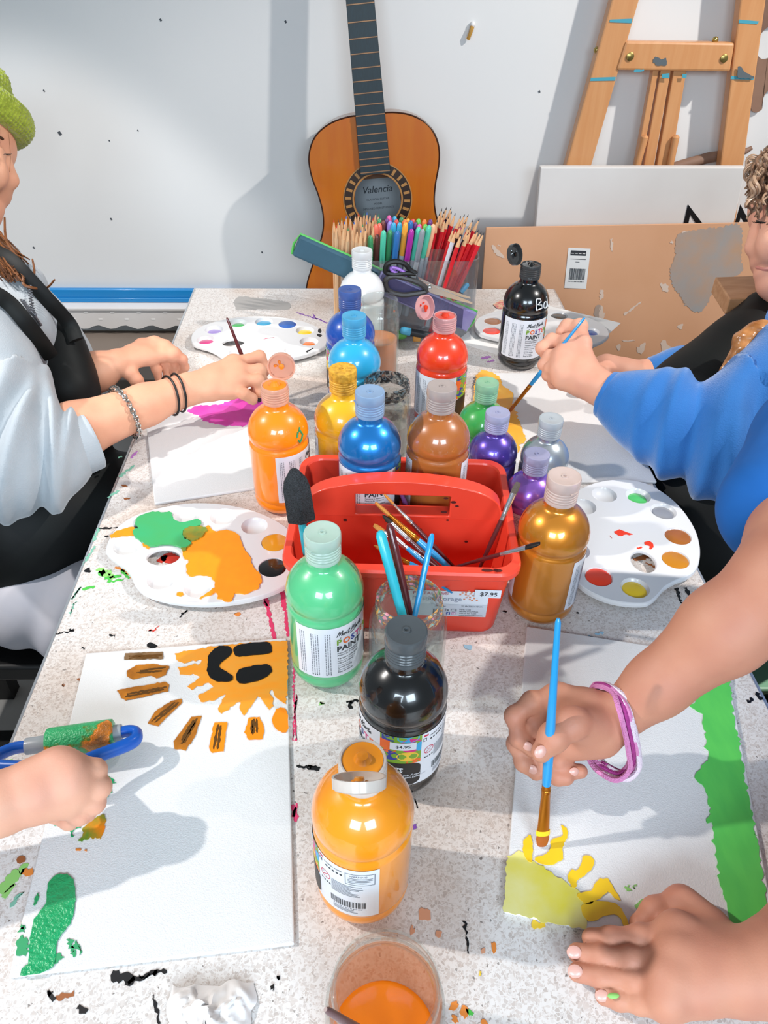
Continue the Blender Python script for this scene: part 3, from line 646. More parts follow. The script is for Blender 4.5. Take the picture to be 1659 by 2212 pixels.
    for i, s in enumerate(('Tempera style paint', 'Peinture de Tempera', 'Vibrant colour', 'Couleurs vives', 'Quick drying', 'S\u00e9chage rapide', 'Easy to blend')): txt(s, 40, 47.2-i*3.1, 2.9 if i % 2 == 0 else 2.2, 1, bold=0.012 if i % 2 == 0 else 0)
    # colourful art panel with overlapping rounds of paint
    U0, U1, Z0, Z1 = 78, 112, 55, 90
    patch(U0, Z0, U1, Z1, 2, 0.00008)
    patch(U0, 72, 86.5, 84, 3, 0.0001); patch(79.5, 83.5, 89.5, 90, 4, 0.00011)
    for q in ((87, 89.5, 6, 4, 2), (101, 88.5, 9, 5.5, 7), (103.5, 79, 9, 9, 5), (111, 76, 4, 6, 7), (84.5, 74, 7.5, 6, 3), (86.5, 65, 7.6, 6.2, 4), (101, 64.5, 9, 6.2, 6), (107, 56.5, 7, 4, 3), (79, 56, 4, 4, 3), (92.5, 57, 5, 3, 2)): disc(q[0], q[1], q[2], q[3], q[4], 0.00013+q[4]*0.000008, 22, U0, U1, Z0, Z1)
    v = [wp(min(max(95+18.5*math.copysign(abs(math.cos(t))**0.55, math.cos(t)), 78.5), 112.5), 40+15.5*math.copysign(abs(math.sin(t))**0.55, math.sin(t)), 0.00035) for t in [2*math.pi*(i+.5)/240 for i in range(240)]]
    k = len(v)
    for j in range(0, 119): w.add([v[j], v[j+1], v[k-2-j], v[k-1-j]], [(0, 1, 2, 3)], 8)
    if name_a:
        txt(name_a, 87, 47.5, 5.0, 0, 0.00062, 0.025); txt(name_b, 87, 43.2, 5.0, 0, 0.00062, 0.025)
        for i, s in enumerate(sub): txt(s, 96-i*1.2, 38-i*3.0, 3.6, 0, 0.00062, 0.015, 0.2)
        patch(92, 26.5, 99.5, 33, 0, 0.00060); txt('1L', 94.5, 28.3, 3.6, 1, 0.00066, 0.02)
    if price:
        patch(86.5, 73.6, 107.5, 83, 0, 0.00046); txt('$4.95', 91, 76.3, 5.4, 1, 0.0005, 0.012)
    # right panel: warnings, small print, barcode
    n = 18
    pen([(119.5+4.4*math.cos(2*math.pi*i/n), 66+4.4*math.sin(2*math.pi*i/n)) for i in range(n+1)], 0.6, 10); pen([(116.6, 63), (122.4, 69)], 0.6, 10)
    txt('0', 117.3, 67, 2.6, 9); txt('3', 120.0, 63.4, 2.6, 9)
    for i in range(4): disc(116+i*2.5, 57, 0.9, 0.9, 1, 0.00015, 10)
    patch(113.5, 79.5, 116.5, 83.5, 1, 0.00014); patch(114.2, 80.3, 115.8, 82.6, 0, 0.0002); patch(113.8, 85.5, 118, 87.6, 10, 0.00014)
    txt('creative studio', 119, 83.6, 2.5, 1, bold=0.02)
    for i in range(5): disc(121+i*3.0, 79.6, 1.1, 1.1, 1, 0.00015, 12)
    for a, b_, c, d in ((136, 70, 157, 70.6), (136, 84.4, 157, 85), (136, 70, 136.6, 85), (156.4, 70, 157, 85)): patch(a, b_, c, d, 9, 0.00015)
    txt('WARNING', 139, 81, 2.6, 9, bold=0.02)
    for i in range(4): patch(138, 78.6-i*2.0, 138+r.uniform(13, 17.5), 79.3-i*2.0, 9, 0.00014)
    for i in range(9): patch(125, 66.8-i*1.75, 125+r.uniform(14, 24), 67.5-i*1.75, 9, 0.00014)
    u = 124
    while u < 150: d = r.choice((0.35, 0.55, 0.9)); patch(u, 36, u+d, 44.5, 1, 0.00015); u += d+r.choice((0.35, 0.6))
    for i in range(12): patch(126+i*1.9, 33.6, 127.2+i*1.9, 34.6, 9, 0.00014)
    for i in range(3): patch(126, 31.5-i*1.6, 126+r.uniform(12, 20), 32.1-i*1.6, 9, 0.00014)
    me_o = w.build('label', LABEL_MATS, None, smooth=False); ROOTS.remove(me_o); me = me_o.data; bpy.data.objects.remove(me_o); return me
ME_LABEL = make_label(); ME_LABEL_B = make_label(True, 'Lamp', 'Black', ('Noir Fum\u00e9e', 'Negro L\u00e1mpara'))
BODY = [(0.0, 0.0), (0.0006, 0.016), (0.0, 0.024), (0.0012, 0.0285), (0.005, 0.0327), (0.010, 0.0349), (0.0155, 0.0351), (0.0175, 0.0343), (0.019, 0.0343), (0.021, 0.0353), (0.0235, RB), (0.091, RB), (0.0930, 0.0354), (0.0950, 0.0345), (0.0968, 0.0336), (0.0982, 0.0336), (0.0998, 0.0345), (0.1015, 0.0353), (0.1045, 0.0358), (0.108, 0.0358), (0.112, 0.0353), (0.116, 0.0343), (0.120, 0.0328), (0.124, 0.0307), (0.128, 0.0279), (0.1315, 0.0246), (0.1345, 0.0210), (0.1366, 0.0177), (0.1380, 0.0156), (0.1395, 0.0147), (0.1415, 0.0143), (0.150, 0.0141)]
def cap_profile(closed):
    p = [(0.1462, 0.0140), (0.1458, 0.0157), (0.1480, 0.0160)]
    for i in range(4): z = 0.1495+i*0.0030; p += [(z, 0.0154), (z+0.0010, 0.0160), (z+0.0020, 0.0160), (z+0.0028, 0.0154)]
    if closed: p += [(0.1620, 0.0156), (0.1635, 0.0164), (0.1720, 0.0163), (0.1736, 0.0158), (0.1740, 0.0148), (0.1735, 0.0130), (0.1733, 0.0032), (0.1742, 0.0030), (0.1742, 0.0018), (0.1728, 0.0016), (0.1728, 0.0)]
    else: p += [(0.1620, 0.0156), (0.1655, 0.0156), (0.1666, 0.0150), (0.1666, 0.0140), (0.1650, 0.0134), (0.1648, 0.0060), (0.1653, 0.0038), (0.1690, 0.0030), (0.1695, 0.0018), (0.1675, 0.0012), (0.1675, 0.0)]
    return p
RW = lambda z: next((r0+(r1-r0)*(z-z0)/(z1-z0) for (z0, r0), (z1, r1) in zip(BODY[11:-1], BODY[12:]) if z0 <= z <= z1), 0.0358)
def capmat(name, tint, amt=0.35):
    a = lin('#e4e8e9'); b_ = lin(tint); c = tuple(a[i]*(1-amt)+b_[i]*amt for i in range(3))
    return mat(name, c, 0.25, trans=0.35, ior=1.25, noise_amt=0.12, noise_scale=120, col2=None, sss=0.0, coat=0.2)
def bottle(label, capx, bodym, capm, uc, key, lid=None, paint=None, tilt=None, neckm=None, lidr=0.0158, label_me=None, sc=1.0, Y=None, capk=1.0):
    z = 0.166 if lid else 0.1735*sc
    q = P(capx[0], capx[1], z) if Y is None else A(capx[0], capx[1], Y); bz = 0.0 if Y is None else q.z-0.1735*sc
    th = math.atan2(-q.y, -q.x); rot = th-(uc/1000)/RB
    M = T(q.x, q.y, bz, rot) @ Matrix.Scale(sc, 4)
    if tilt: M = Matrix.Translation((q.x, q.y, 0)) @ Matrix.Rotation(tilt, 4, 'Y') @ Matrix.Rotation(rot, 4, 'Z')
    o = local_thing('paint_bottle', label, 'bottle', M, 'poster paint bottles')
    w = MB(); w.lathe(BODY, 56, cap1=False); w.build('body', bodym, o, angle=70)
    w = MB(); w.lathe([(a, b_*capk) for a, b_ in cap_profile(not lid)], 40)
    if not lid:   # the lift notch of the flip top
        w.box((0.0150, -0.004, 0.1622), (0.0172, 0.004, 0.1636))
    w.build('cap', capm, o, angle=35)
    l_ = bpy.data.objects.new('label', label_me or ME_LABEL); COL.objects.link(l_); l_.parent = o
    MI = M.inverted()
    if lid:
        c, nrm, pm = lid; F_ = MI @ frame(c, c+Vector(nrm))
        w = MB(); w.lathe([(-0.0032, 0), (-0.0032, lidr-0.001), (-0.0024, lidr), (0.0040, lidr+0.0003), (0.0040, lidr-0.0012), (-0.0012, lidr-0.0016), (-0.0016, 0.0045), (-0.0012, 0.0030), (0.0022, 0.0026), (0.0024, 0)], 36, F_)
        top = MI @ Vector((q.x, q.y, 0.164)); cc = MI @ c; hd = (cc-top); hd.z = 0; hd.normalize(); h1 = top+hd*0.0152; h2 = cc+(h1-cc).normalized()*lidr
        w.bar(h1, h2, 0.006, 0.0012, up=(0, 0, 1)); lo = w.build('lid', capm, o, angle=40)
        if pm:
            w = MB(); w.lathe([(0.0018, 0.0034), (0.0034, 0.003), (0.0038, 0)], 12, F_); rr = random.Random(len(label))
            for i in range(4):
                a = rr.uniform(0, 6.28); d = rr.uniform(0.003, 0.011); w.ball(F_ @ Vector((d*math.cos(a), d*math.sin(a), -0.0008)), rr.uniform(0.001, 0.002), 8, sc=(1, 1, 1))
            w.build('paint_drip', pm, lo)
            w = MB(); w.lathe([(0.1656, 0.0134), (0.1658, 0.010), (0.1664, 0.006), (0.1700, 0.0036), (0.1706, 0)], 24); w.build('dried_paint', pm, o)
    return o, M
def gloss(n, c, **k): return mat('paint_'+n, c, k.pop('rough', 0.32), coat=1.0, noise_amt=k.pop('na', 0.12), noise_scale=k.pop('ns', 30), **k)
def pearl(n, c, c2): return mat('pearl_'+n, c, 0.30, metal=0.55, coat=1.0, noise_amt=0.25, noise_scale=18, col2=c2)
Mo1 = gloss('bright_orange', '#ff8a0c'); Mo2 = gloss('golden_orange', '#f0920f'); Mblk = gloss('black', '#07090a', rough=0.25); Mgr = gloss('mint_green', '#55bd80'); Mred = gloss('red', '#e83a14'); Mbr = gloss('brown', '#a8602a'); Mye = gloss('yellow', '#fbbf22'); Mlb = gloss('sky_blue', '#2caee2'); Mdb = gloss('ultramarine', '#0b4fb0'); Mbg = gloss('leaf_green', '#3fb152'); Mwh = gloss('white', '#eef0f0')
B = {}
B['white'] = bottle('white paint bottle with clear cap, standing against the clear pencil organiser', (782, 540), Mwh, capmat('cap_white', '#ffffff', 0.43), 191, 1)
B['dkblue'] = bottle('dark ultramarine paint bottle behind the sky blue bottle', (755.5, 624.7), Mdb, capmat('cap_dkblue', '#1550a8', 0.90), 145, 2)
B['ltblue'] = bottle('sky blue paint bottle between the yellow and dark ultramarine bottles', (764.8, 681.5), Mlb, capmat('cap_ltblue', '#22b4e4', 0.87), 95, 3)
B['yellow'] = bottle('yellow paint bottle with a cap caked in yellow paint', (740.3, 796.5), Mye, mat('cap_yellow', '#f0b840', 0.5, noise_amt=0.8, noise_scale=190, col2='#b07c1e', bump=0.4, bump_scale=400), 198, 4)
B['pearl'] = bottle('metallic blue paint bottle standing in the red caddy', (799, 845.3), pearl('blue', '#1a7ecb', '#1466b4'), capmat('cap_pearl', '#5c9ad2', 0.65), 45, 5, sc=0.94, Y=0.680)
lidO = (A(608, 791, 0.797), (0.02, -0.95, 0.18), Mo1)
B['orangeL'] = bottle('bright orange paint bottle with open lid beside the red caddy', (592.8, 831.5), Mo1, capmat('cap_orange', '#ff9c5a', 0.65), 6, 6, lid=lidO)
B['red'] = bottle('red paint bottle with its flip lid open', (961.6, 681.5), Mred, capmat('cap_red', '#f08a86', 0.65), 55, 7, lid=(A(917, 664, 0.952), (0.68, -0.62, 0.28), Mred))
B['brown'] = bottle('brown paint bottle standing in the red caddy', (955, 833.8), Mbr, capmat('cap_brown', '#a37a66', 0.58), -32, 8, sc=0.94, Y=0.684)
B['bgreen'] = bottle('leaf green paint bottle between the brown and purple bottles', (1053, 825.3), Mbg, capmat('cap_bgreen', '#5fbf78', 0.65), 191, 9, sc=0.86)
B['purple'] = bottle('deep purple metallic paint bottle behind the caddy corner', (1075.7, 890.4), pearl('purple', '#5a45a6', '#43318c'), capmat('cap_purple', '#8f86c8', 0.58), -62, 10, sc=0.81, capk=1.08)
B['silver'] = bottle('silver paint bottle standing on the corner of a canvas', (1191.4, 903.7), pearl('silver', '#aeb6bc', '#949ca4'), capmat('cap_silver', '#a7adb4', 0.58), -70, 11, sc=0.80, capk=1.08)
B['violet'] = bottle('violet metallic paint bottle between the gold and silver bottles', (1160.7, 979.7), pearl('violet', '#9468cc', '#8a2f9e'), capmat('cap_violet', '#8d84c6', 0.58), -60, 12, sc=0.79, capk=1.08)
B['gold'] = bottle('gold paint bottle beside the right end of the red caddy', (1220, 1028.6), pearl('gold', '#cf8526', '#c07218'), capmat('cap_gold', '#dcae98', 0.58), -29, 13)
B['green'] = bottle('mint green paint bottle in front of the red caddy', (696, 1149.5), Mgr, capmat('cap_green', '#bfe0cc', 0.72), 31, 14)
B['blackF'] = bottle('black paint bottle with a $4.95 price sticker', (878, 1361), Mblk, capmat('cap_black', '#3b444a', 0.90), 95, 15, label_me=ME_LABEL_B)
B['orangeF'] = bottle('golden orange paint bottle with open lid, standing alone at the front', (783.5, 1640), Mo2, capmat('cap_orangef', '#e8d8ca', 0.72), 148.5, 16, lid=(A(776, 1692, 0.258), (0.0, 0.72, 0.69), Mo2), lidr=0.0162)
B['blackB'] = bottle('black paint bottle with open lid, standing by the hardboard sheet', (1147.8, 571), Mblk, capmat('cap_blackb', '#15181b', 0.92), 33, 17, lid=(A(1111, 550, 1.150), (0.66, -0.62, 0.35), Mblk))
# hand-lettered white word on the black bottle at the back, green fleck on the orange one
def on_dome(o, pts_uv, m, name, wd=0.0009):
    w = MB()
    for pl in pts_uv:
        q = []
        for u, z in pl: r = RW(z)+0.0006; q.append((r*math.cos(u), r*math.sin(u), z))
        w.tube(q, wd, 6)
    return w.build(name, m, o)
uo = 0.033/RB
def letters(u, z, s):
    L = []
    L.append([(u, z), (u, z+s*1.0)]); L.append([(u, z+s), (u+.42*s/RB, z+.95*s), (u+.5*s/RB, z+.75*s), (u+.1*s/RB, z+.5*s), (u+.55*s/RB, z+.42*s), (u+.6*s/RB, z+.12*s), (u, z)])
    c = u+1.05*s/RB; L.append([(c+.26*s/RB*math.cos(t), z+.3*s+.3*s*math.sin(t)) for t in [i*math.pi/6 for i in range(13)]])
    L.append([(u+1.5*s/RB, z+s*.95), (u+1.5*s/RB, z), (u+1.9*s/RB, z+.03*s)]); return L
on_dome(B['blackB'][0], letters(uo+0.50, 0.107, 0.0165), mat('white_pen', '#e8ecef', 0.5), 'white_lettering', 0.0008)
uo = 0.006/RB
on_dome(B['orangeL'][0], [[(uo+.62, .112), (uo+.70, .117), (uo+.82, .118), (uo+.88, .112), (uo+.80, .107), (uo+.72, .104), (uo+.66, .108)], [(uo+.78, .118), (uo+.86, .121)]], mat('green_fleck', '#2f8f5a', 0.5), 'green_paint_fleck', 0.0011)
# ================================================================ jars
M_glass = glass('jar_glass', '#f7faf9', 0.0, 0.02, '#eef3f2')
def smeared(name, c1, c2, thr=0.5, sc=60):
    m = glass(name, '#f4f7f6', 0.03, 0.02); nt = m.node_tree; N = nt.nodes.new; L = nt.links.new
    o = nt.nodes['Material Output']; src = o.inputs['Surface'].links[0].from_socket
    tc = N('ShaderNodeTexCoord'); nz = N('ShaderNodeTexNoise'); nz.inputs['Scale'].default_value = sc; nz.inputs['Detail'].default_value = 5; L(tc.outputs['Object'], nz.inputs['Vector'])
    rp = N('ShaderNodeValToRGB'); rp.color_ramp.elements[0].position = thr; rp.color_ramp.elements[1].position = min(1, thr+0.08); rp.color_ramp.elements[0].color = (0, 0, 0, 1); rp.color_ramp.elements[1].color = (.85, .85, .85, 1)
    L(nz.outputs['Fac'], rp.inputs['Fac'])
    n2 = N('ShaderNodeTexNoise'); n2.inputs['Scale'].default_value = sc*0.6; L(tc.outputs['Object'], n2.inputs['Vector'])
    r2 = N('ShaderNodeValToRGB'); cols = c2; r2.color_ramp.interpolation = 'CONSTANT'
    while len(r2.color_ramp.elements) < len(cols): r2.color_ramp.elements.new(0.5)
    for i, c in enumerate(cols): r2.color_ramp.elements[i].position = 0.30+0.4*i/len(cols); r2.color_ramp.elements[i].color = (*lin(c), 1)
    L(n2.outputs['Fac'], r2.inputs['Fac'])
    p_ = N('ShaderNodeBsdfPrincipled'); p_.inputs['Roughness'].default_value = 0.4; L(r2.outputs['Color'], p_.inputs['Base Color'])
    mx = N('ShaderNodeMixShader'); L(rp.outputs['Color'], mx.inputs['Fac']); L(src, mx.inputs[1]); L(p_.outputs[0], mx.inputs[2]); L(mx.outputs[0], o.inputs['Surface'])
    return m
def jar(label, cpx, zr, rim_r, body_r, neckm=None, liq=None, lz=0.03, film_m=None, fz=(0.03, 0.09)):
    q = P(cpx[0], cpx[1], zr); o = local_thing('glass_jar', label, 'jar', T(q.x, q.y, 0), 'glass water jars')
    t = 0.0022; zs = zr-0.020
    outer = [(0.0, 0.0), (0.0, body_r*0.82), (0.003, body_r*0.95), (0.008, body_r), (zs-0.014, body_r), (zs-0.007, body_r*0.985), (zs-0.001, (body_r+rim_r)/2+0.0006), (zs+0.003, rim_r-0.0002)]
    neck = [(zs+0.003, rim_r-0.0002), (zs+0.006, rim_r-0.0012), (zs+0.008, rim_r+0.0004), (zs+0.010, rim_r-0.001), (zs+0.013, rim_r+0.0004), (zs+0.015, rim_r-0.001), (zr-0.0025, rim_r-0.0006), (zr-0.0012, rim_r), (zr, rim_r-0.001), (zr, rim_r-0.0024), (zr-0.003, rim_r-0.0032), (zs+0.003, rim_r-0.0034)]
    inner = [(zs+0.003, rim_r-0.0034), (zs-0.002, (body_r+rim_r)/2-t), (zs-0.008, body_r-t-0.0008), (zs-0.015, body_r-t), (0.010, body_r-t), (0.006, body_r*0.92-t), (0.005, 0.0)]
    w = MB(); w.lathe(outer, 48, cap0=True, cap1=False); w.lathe(inner, 48, cap0=False, cap1=False); w.build('jar_wall', M_glass, o, angle=60)
    w = MB(); w.lathe(neck, 48, cap0=False, cap1=False); w.build('rim', neckm or M_glass, o, angle=60)
    if liq:
        r_ = body_r-t-0.0004
        w = MB(); w.lathe([(0.0062, r_*0.9), (0.010, r_), (lz, r_), (lz+0.0006, r_-0.001), (lz, r_-0.003), (lz, 0)], 40, cap0=True); w.build('paint_water', liq, o, angle=50)
    if film_m:
        r_ = body_r-t-0.0003; w = MB(); pr = []
        for i in range(9): pr.append((fz[0]+(fz[1]-fz[0])*i/8, r_-0.0002))
        w.lathe(pr, 48, cap0=False, cap1=False); w.build('paint_residue', film_m, o, angle=60)
    return o, q
M_peach = mat('peach_water', '#e58a55', 0.25, coat=0.6, noise_amt=0.5, noise_scale=40, col2='#c98f6c')
jar('glass jar half full of peach paint water, behind the sky blue bottle', (819.5, 645.7), 0.13, 0.0284, 0.0312, smeared('rim_orange', None, ['#e8762c', '#d89a70'], 0.66, 50), M_peach, 0.066, smeared('peach_film', None, ['#dba184', '#e2a98c'], 0.60, 30), (0.066, 0.078))
jar('dirty glass jar with blackened rim beside the yellow bottle', (835.8, 823.7), 0.11, 0.0300, 0.0322, smeared('rim_black', None, ['#15171a', '#5a6a72', '#1c1c20', '#8b857f', '#23303a'], 0.40, 150), mat('murky_water', '#9f8e86', 0.3, coat=0.5, noise_amt=0.5, noise_scale=50, col2='#77706d'), 0.05, smeared('murky_film', None, ['#6e6562', '#8d8079'], 0.55, 45), (0.05, 0.086))
JB, qJB = jar('paint smeared glass jar holding three upright handles, before the red caddy', (884.5, 1290.5), 0.112, 0.0303, 0.0362, smeared('rim_mixed', None, ['#7fc4c2', '#9fae9f', '#e0a050', '#6d7a7c', '#df8fa0', '#86b47a'], 0.47, 130), None, 0, smeared('mixed_film', None, ['#5c6468', '#8d9496', '#c9864e'], 0.62, 40), (0.012, 0.085))
JF, qJF = jar('front jar with a little orange paint and a brush in it', (834, 2128), 0.11, 0.0318, 0.0365, None, mat('orange_water', '#ff9409', 0.25, coat=0.6, noise_amt=0.3, noise_scale=20, col2='#f08a10'), 0.024, glass('peach_wash', '#f6d3bd', 0.05, 0.22, '#e4a17c'), (0.024, 0.086))
# ================================================================ red caddy
M_cad = mat('red_plastic', '#e84530', 0.34, coat=0.15, noise_amt=0.12, noise_scale=30)
CQ = Vector((0.0475, 0.632, 0)); CR = math.radians(-3.4)
CM = T(CQ.x, CQ.y, 0, CR)
cd = local_thing('caddy', 'red plastic craft caddy with arched handle, holding brushes and two bottles', 'caddy', CM)
def rrect(hx, hy, r, z, n=6):
    out = []
    for cx, cy, a0 in ((hx-r, hy-r, 0), (-hx+r, hy-r, 90), (-hx+r, -hy+r, 180), (hx-r, -hy+r, 270)):
        for i in range(n+1): a = math.radians(a0+90*i/n); out.append((cx+r*math.cos(a), cy+r*math.sin(a), z))
    return out
loops = [rrect(0.100, 0.079, 0.016, 0.0), rrect(0.1015, 0.0805, 0.017, 0.003), rrect(0.110, 0.0885, 0.019, 0.088), rrect(0.1150, 0.0955, 0.022, 0.0885), rrect(0.1165, 0.0975, 0.023, 0.091), rrect(0.1165, 0.0975, 0.023, 0.0965), rrect(0.1150, 0.0955, 0.022, 0.099), rrect(0.1085, 0.0875, 0.018, 0.0995), rrect(0.1075, 0.0865, 0.018, 0.0975), rrect(0.099, 0.078, 0.015, 0.004)]
w = MB(); n = len(loops[0])
for i in range(len(loops)-1): w.add(loops[i]+loops[i+1], [(k, (k+1) % n, n+(k+1) % n, n+k) for k in range(n)])
w.add(loops[0], [tuple(range(n-1, -1, -1))]); w.add(loops[-1], [tuple(range(n))]); w.build('tray', M_cad, cd, angle=50)
w = MB(); w.add([(-0.1, -0.004, 0.003), (0.1, -0.004, 0.003), (0.107, -0.004, 0.0965), (-0.107, -0.004, 0.0965), (-0.1, 0.004, 0.003), (0.1, 0.004, 0.003), (0.107, 0.004, 0.0965), (-0.107, 0.004, 0.0965)], [(0, 1, 2, 3), (7, 6, 5, 4), (3, 2, 6, 7)]); w.build('divider', M_cad, cd, smooth=False)
w = MB(); w.box((-0.0985, 0.0045, 0.0036), (0.0985, 0.0775, 0.050)); w.build('raised_floor', M_cad, cd, smooth=False)
def ringplate(w, outer, inner, yy, th, mi=0):
    n = len(outer); f = []
    a = [(x, yy, z) for x, z in outer]; b_ = [(x, yy, z) for x, z in inner]; c = [(x, yy+th, z) for x, z in outer]; d = [(x, yy+th, z) for x, z in inner]
    w.add(a+b_+c+d, [(i, (i+1) % n, n+(i+1) % n, n+i) for i in range(n)]+[(2*n+i, 3*n+i, 3*n+(i+1) % n, 2*n+(i+1) % n) for i in range(n)]+[(i, 2*n+i, 2*n+(i+1) % n, (i+1) % n) for i in range(n)]+[(n+i, n+(i+1) % n, 3*n+(i+1) % n, 3*n+i) for i in range(n)], mi)
hw, z0, zt = 0.103, 0.094, 0.1405; out = []; inn = []; K = 24
oc = [(-hw, z0), (-hw, z0+0.004)]+[(-hw*math.cos(math.pi*i/K), z0+0.004+(zt-z0-0.004)*math.sin(math.pi*i/K)**0.72) for i in range(1, K)]+[(hw, z0+0.004), (hw, z0)]+[(hw-2*hw*i/10, z0) for i in range(1, 10)]
sc_ = (0.0, 0.110)
def slot(x, z):
    a, b_ = x-sc_[0], z-sc_[1]; t = min(0.049/abs(a) if abs(a) > 1e-9 else 9e9, (0.0135 if b_ > 0 else 0.0125)/abs(b_) if abs(b_) > 1e-9 else 9e9)
    return (sc_[0]+a*t, sc_[1]+b_*t)
# resample the outer outline, inner by direction
ang = [(-math.pi/2+2*math.pi*i/96) for i in range(96)]
def ray_hit(poly, o, a):
    dx, dz = math.cos(a), math.sin(a); best = None
    for i in range(len(poly)):
        (x1, y1), (x2, y2) = poly[i], poly[(i+1) % len(poly)]; ex, ez = x2-x1, y2-y1; den = dx*ez-dz*ex
        if abs(den) < 1e-12: continue
        t = ((x1-o[0])*ez-(y1-o[1])*ex)/den; s = ((x1-o[0])*dz-(y1-o[1])*dx)/den
        if t > 0 and -1e-6 <= s <= 1+1e-6: best = t if best is None else min(best, t)
    return (o[0]+dx*best, o[1]+dz*best)
corner = [math.atan2(b_, a) for a, b_ in ((0.049, -0.0125), (0.049, 0.0135), (-0.049, 0.0135), (-0.049, -0.0125), (hw, z0-0.110), (-hw, z0-0.110))]
ang = sorted([(-math.pi+2*math.pi*i/110) for i in range(110)]+corner)
outer = [ray_hit(oc, sc_, a) for a in ang]; inner = [slot(*p) for p in outer]
w = MB(); ringplate(w, outer, inner, -0.009, 0.018); w.build('handle', M_cad, cd, angle=40, bevel=0.0016)
# sticker + price tag on the front wall (wall leans out with height)
def front(u, z, l=0.0006): return Vector((u, -(0.0805+(z-0.003)*(0.008/0.085))-l, z))
w = MB()
def fq(u0, z0, u1, z1, mi, l): w.add([front(u0, z0, l), front(u1, z0, l), front(u1, z1, l), front(u0, z1, l)], [(0, 1, 2, 3)], mi)
def ft(s, u, z, size, mi, l=0.0011, bold=0.0): v, f, ww = textmesh(s, size, bold); w.add([front(u+a, z+b_, l) for a, b_ in v], f, mi)
fq(0.005, 0.027, 0.088, 0.066, 0, 0.0006); fq(0.005, 0.027, 0.088, 0.046, 2, 0.0008)
ft('PASTACraft\u00ae', 0.0125, 0.0605, 0.0062, 3); ft('Plastic Storage', 0.012, 0.0515, 0.0085, 4)
ft('Plastic', 0.036, 0.0415, 0.0042, 1); ft('23.8x22.5x13cm', 0.062, 0.0425, 0.0032, 1)
for i, s in enumerate(('Pasta Craft', 'MADE IN CHINA', 'Visit us for Craft', 'www.pastacraft.com.au')): ft(s, 0.0605, 0.0375-i*0.003, 0.0026, 1)
ft('CE', 0.0515, 0.0352, 0.0055, 1)
for i in range(3): a = i*2.094; c = (0.0475, 0.037); fq(c[0]+0.0015*math.cos(a)-0.0007, c[1]+0.0015*math.sin(a)-0.0007, c[0]+0.0015*math.cos(a)+0.0007, c[1]+0.0015*math.sin(a)+0.0007, 1, 0.0011)
fq(0.0475, 0.0298, 0.0515, 0.0338, 5, 0.0011); ft('f', 0.0489, 0.0302, 0.005, 0, 0.0014, 0.03); fq(0.053, 0.0298, 0.057, 0.0338, 6, 0.0011); fq(0.0538, 0.0306, 0.0562, 0.033, 0, 0.0013); fq(0.0545, 0.0313, 0.0555, 0.0323, 6, 0.0015)
u = 0.034
for i in range(8): d = (0.0007, 0.0004, 0.001)[i % 3]; fq(u, 0.029, u+d, 0.0385, 1, 0.0011); u += d+0.0007
for cx_, cz_ in ((0.0665, 0.063), (0.071, 0.056)):
    for i in range(9): a = i*0.7; r_ = 0.003+0.0022*(i % 3); fq(cx_+r_*math.cos(a)-0.001, cz_+r_*math.sin(a)*0.6-0.0008, cx_+r_*math.cos(a)+0.001, cz_+r_*math.sin(a)*0.6+0.0008, 7, 0.001)
fq(0.0735, 0.0585, 0.0995, 0.0705, 0, 0.0018); ft('$7.95', 0.0785, 0.0617, 0.0078, 1, 0.0022, 0.008)
w.build('shop_sticker', [mat('sticker_paper', '#d9dee6', 0.4), mat('sticker_print', '#2b2d33', 0.6), mat('sticker_grey', '#c4cad4', 0.45), mat('sticker_red', '#b3334a', 0.5), mat('sticker_slate', '#8a93a6', 0.5), mat('sticker_blue', '#2d4fa0', 0.5), mat('sticker_pink', '#c98bb4', 0.5), mat('sticker_splash', '#e08a62', 0.5)], cd, smooth=False)
w = MB(); rr = random.Random(5)
for u_, z_, s_ in ((0.044, 0.122, 3), (0.052, 0.117, 3.5), (0.056, 0.112, 2.5), (0.043, 0.104, 4)): w.add([Vector((u_+math.cos(a)*s_*0.0009, -0.0096, z_+math.sin(a)*s_*0.0005)) for a in [0, 1.1, 2.2, 3.3, 4.4, 5.4]], [(0, 1, 2, 3, 4, 5)])
for u_, z_, s_ in ((0.02, 0.075, 2.5), (0.07, 0.06, 2.5), (-0.06, 0.085, 3), (0.048, 0.089, 2)): w.add([Vector((u_+math.cos(a)*s_*0.0008, -0.0046, z_+math.sin(a)*s_*0.0006)) for a in [0, 1.1, 2.2, 3.3, 4.4, 5.4]], [(0, 1, 2, 3, 4, 5)])
for u_, z_, s_ in ((0.082, 0.0995, 5), (0.092, 0.0995, 4)): w.add([Vector((u_+math.cos(a)*s_*0.0012, -0.0915+math.sin(a)*0.0022, 0.0999)) for a in [0, 1.1, 2.2, 3.3, 4.4, 5.4]], [(0, 1, 2, 3, 4, 5)])
w.build('dried_paint_flecks', mat('dark_red_fleck', '#4a1512', 0.6), cd, smooth=False)
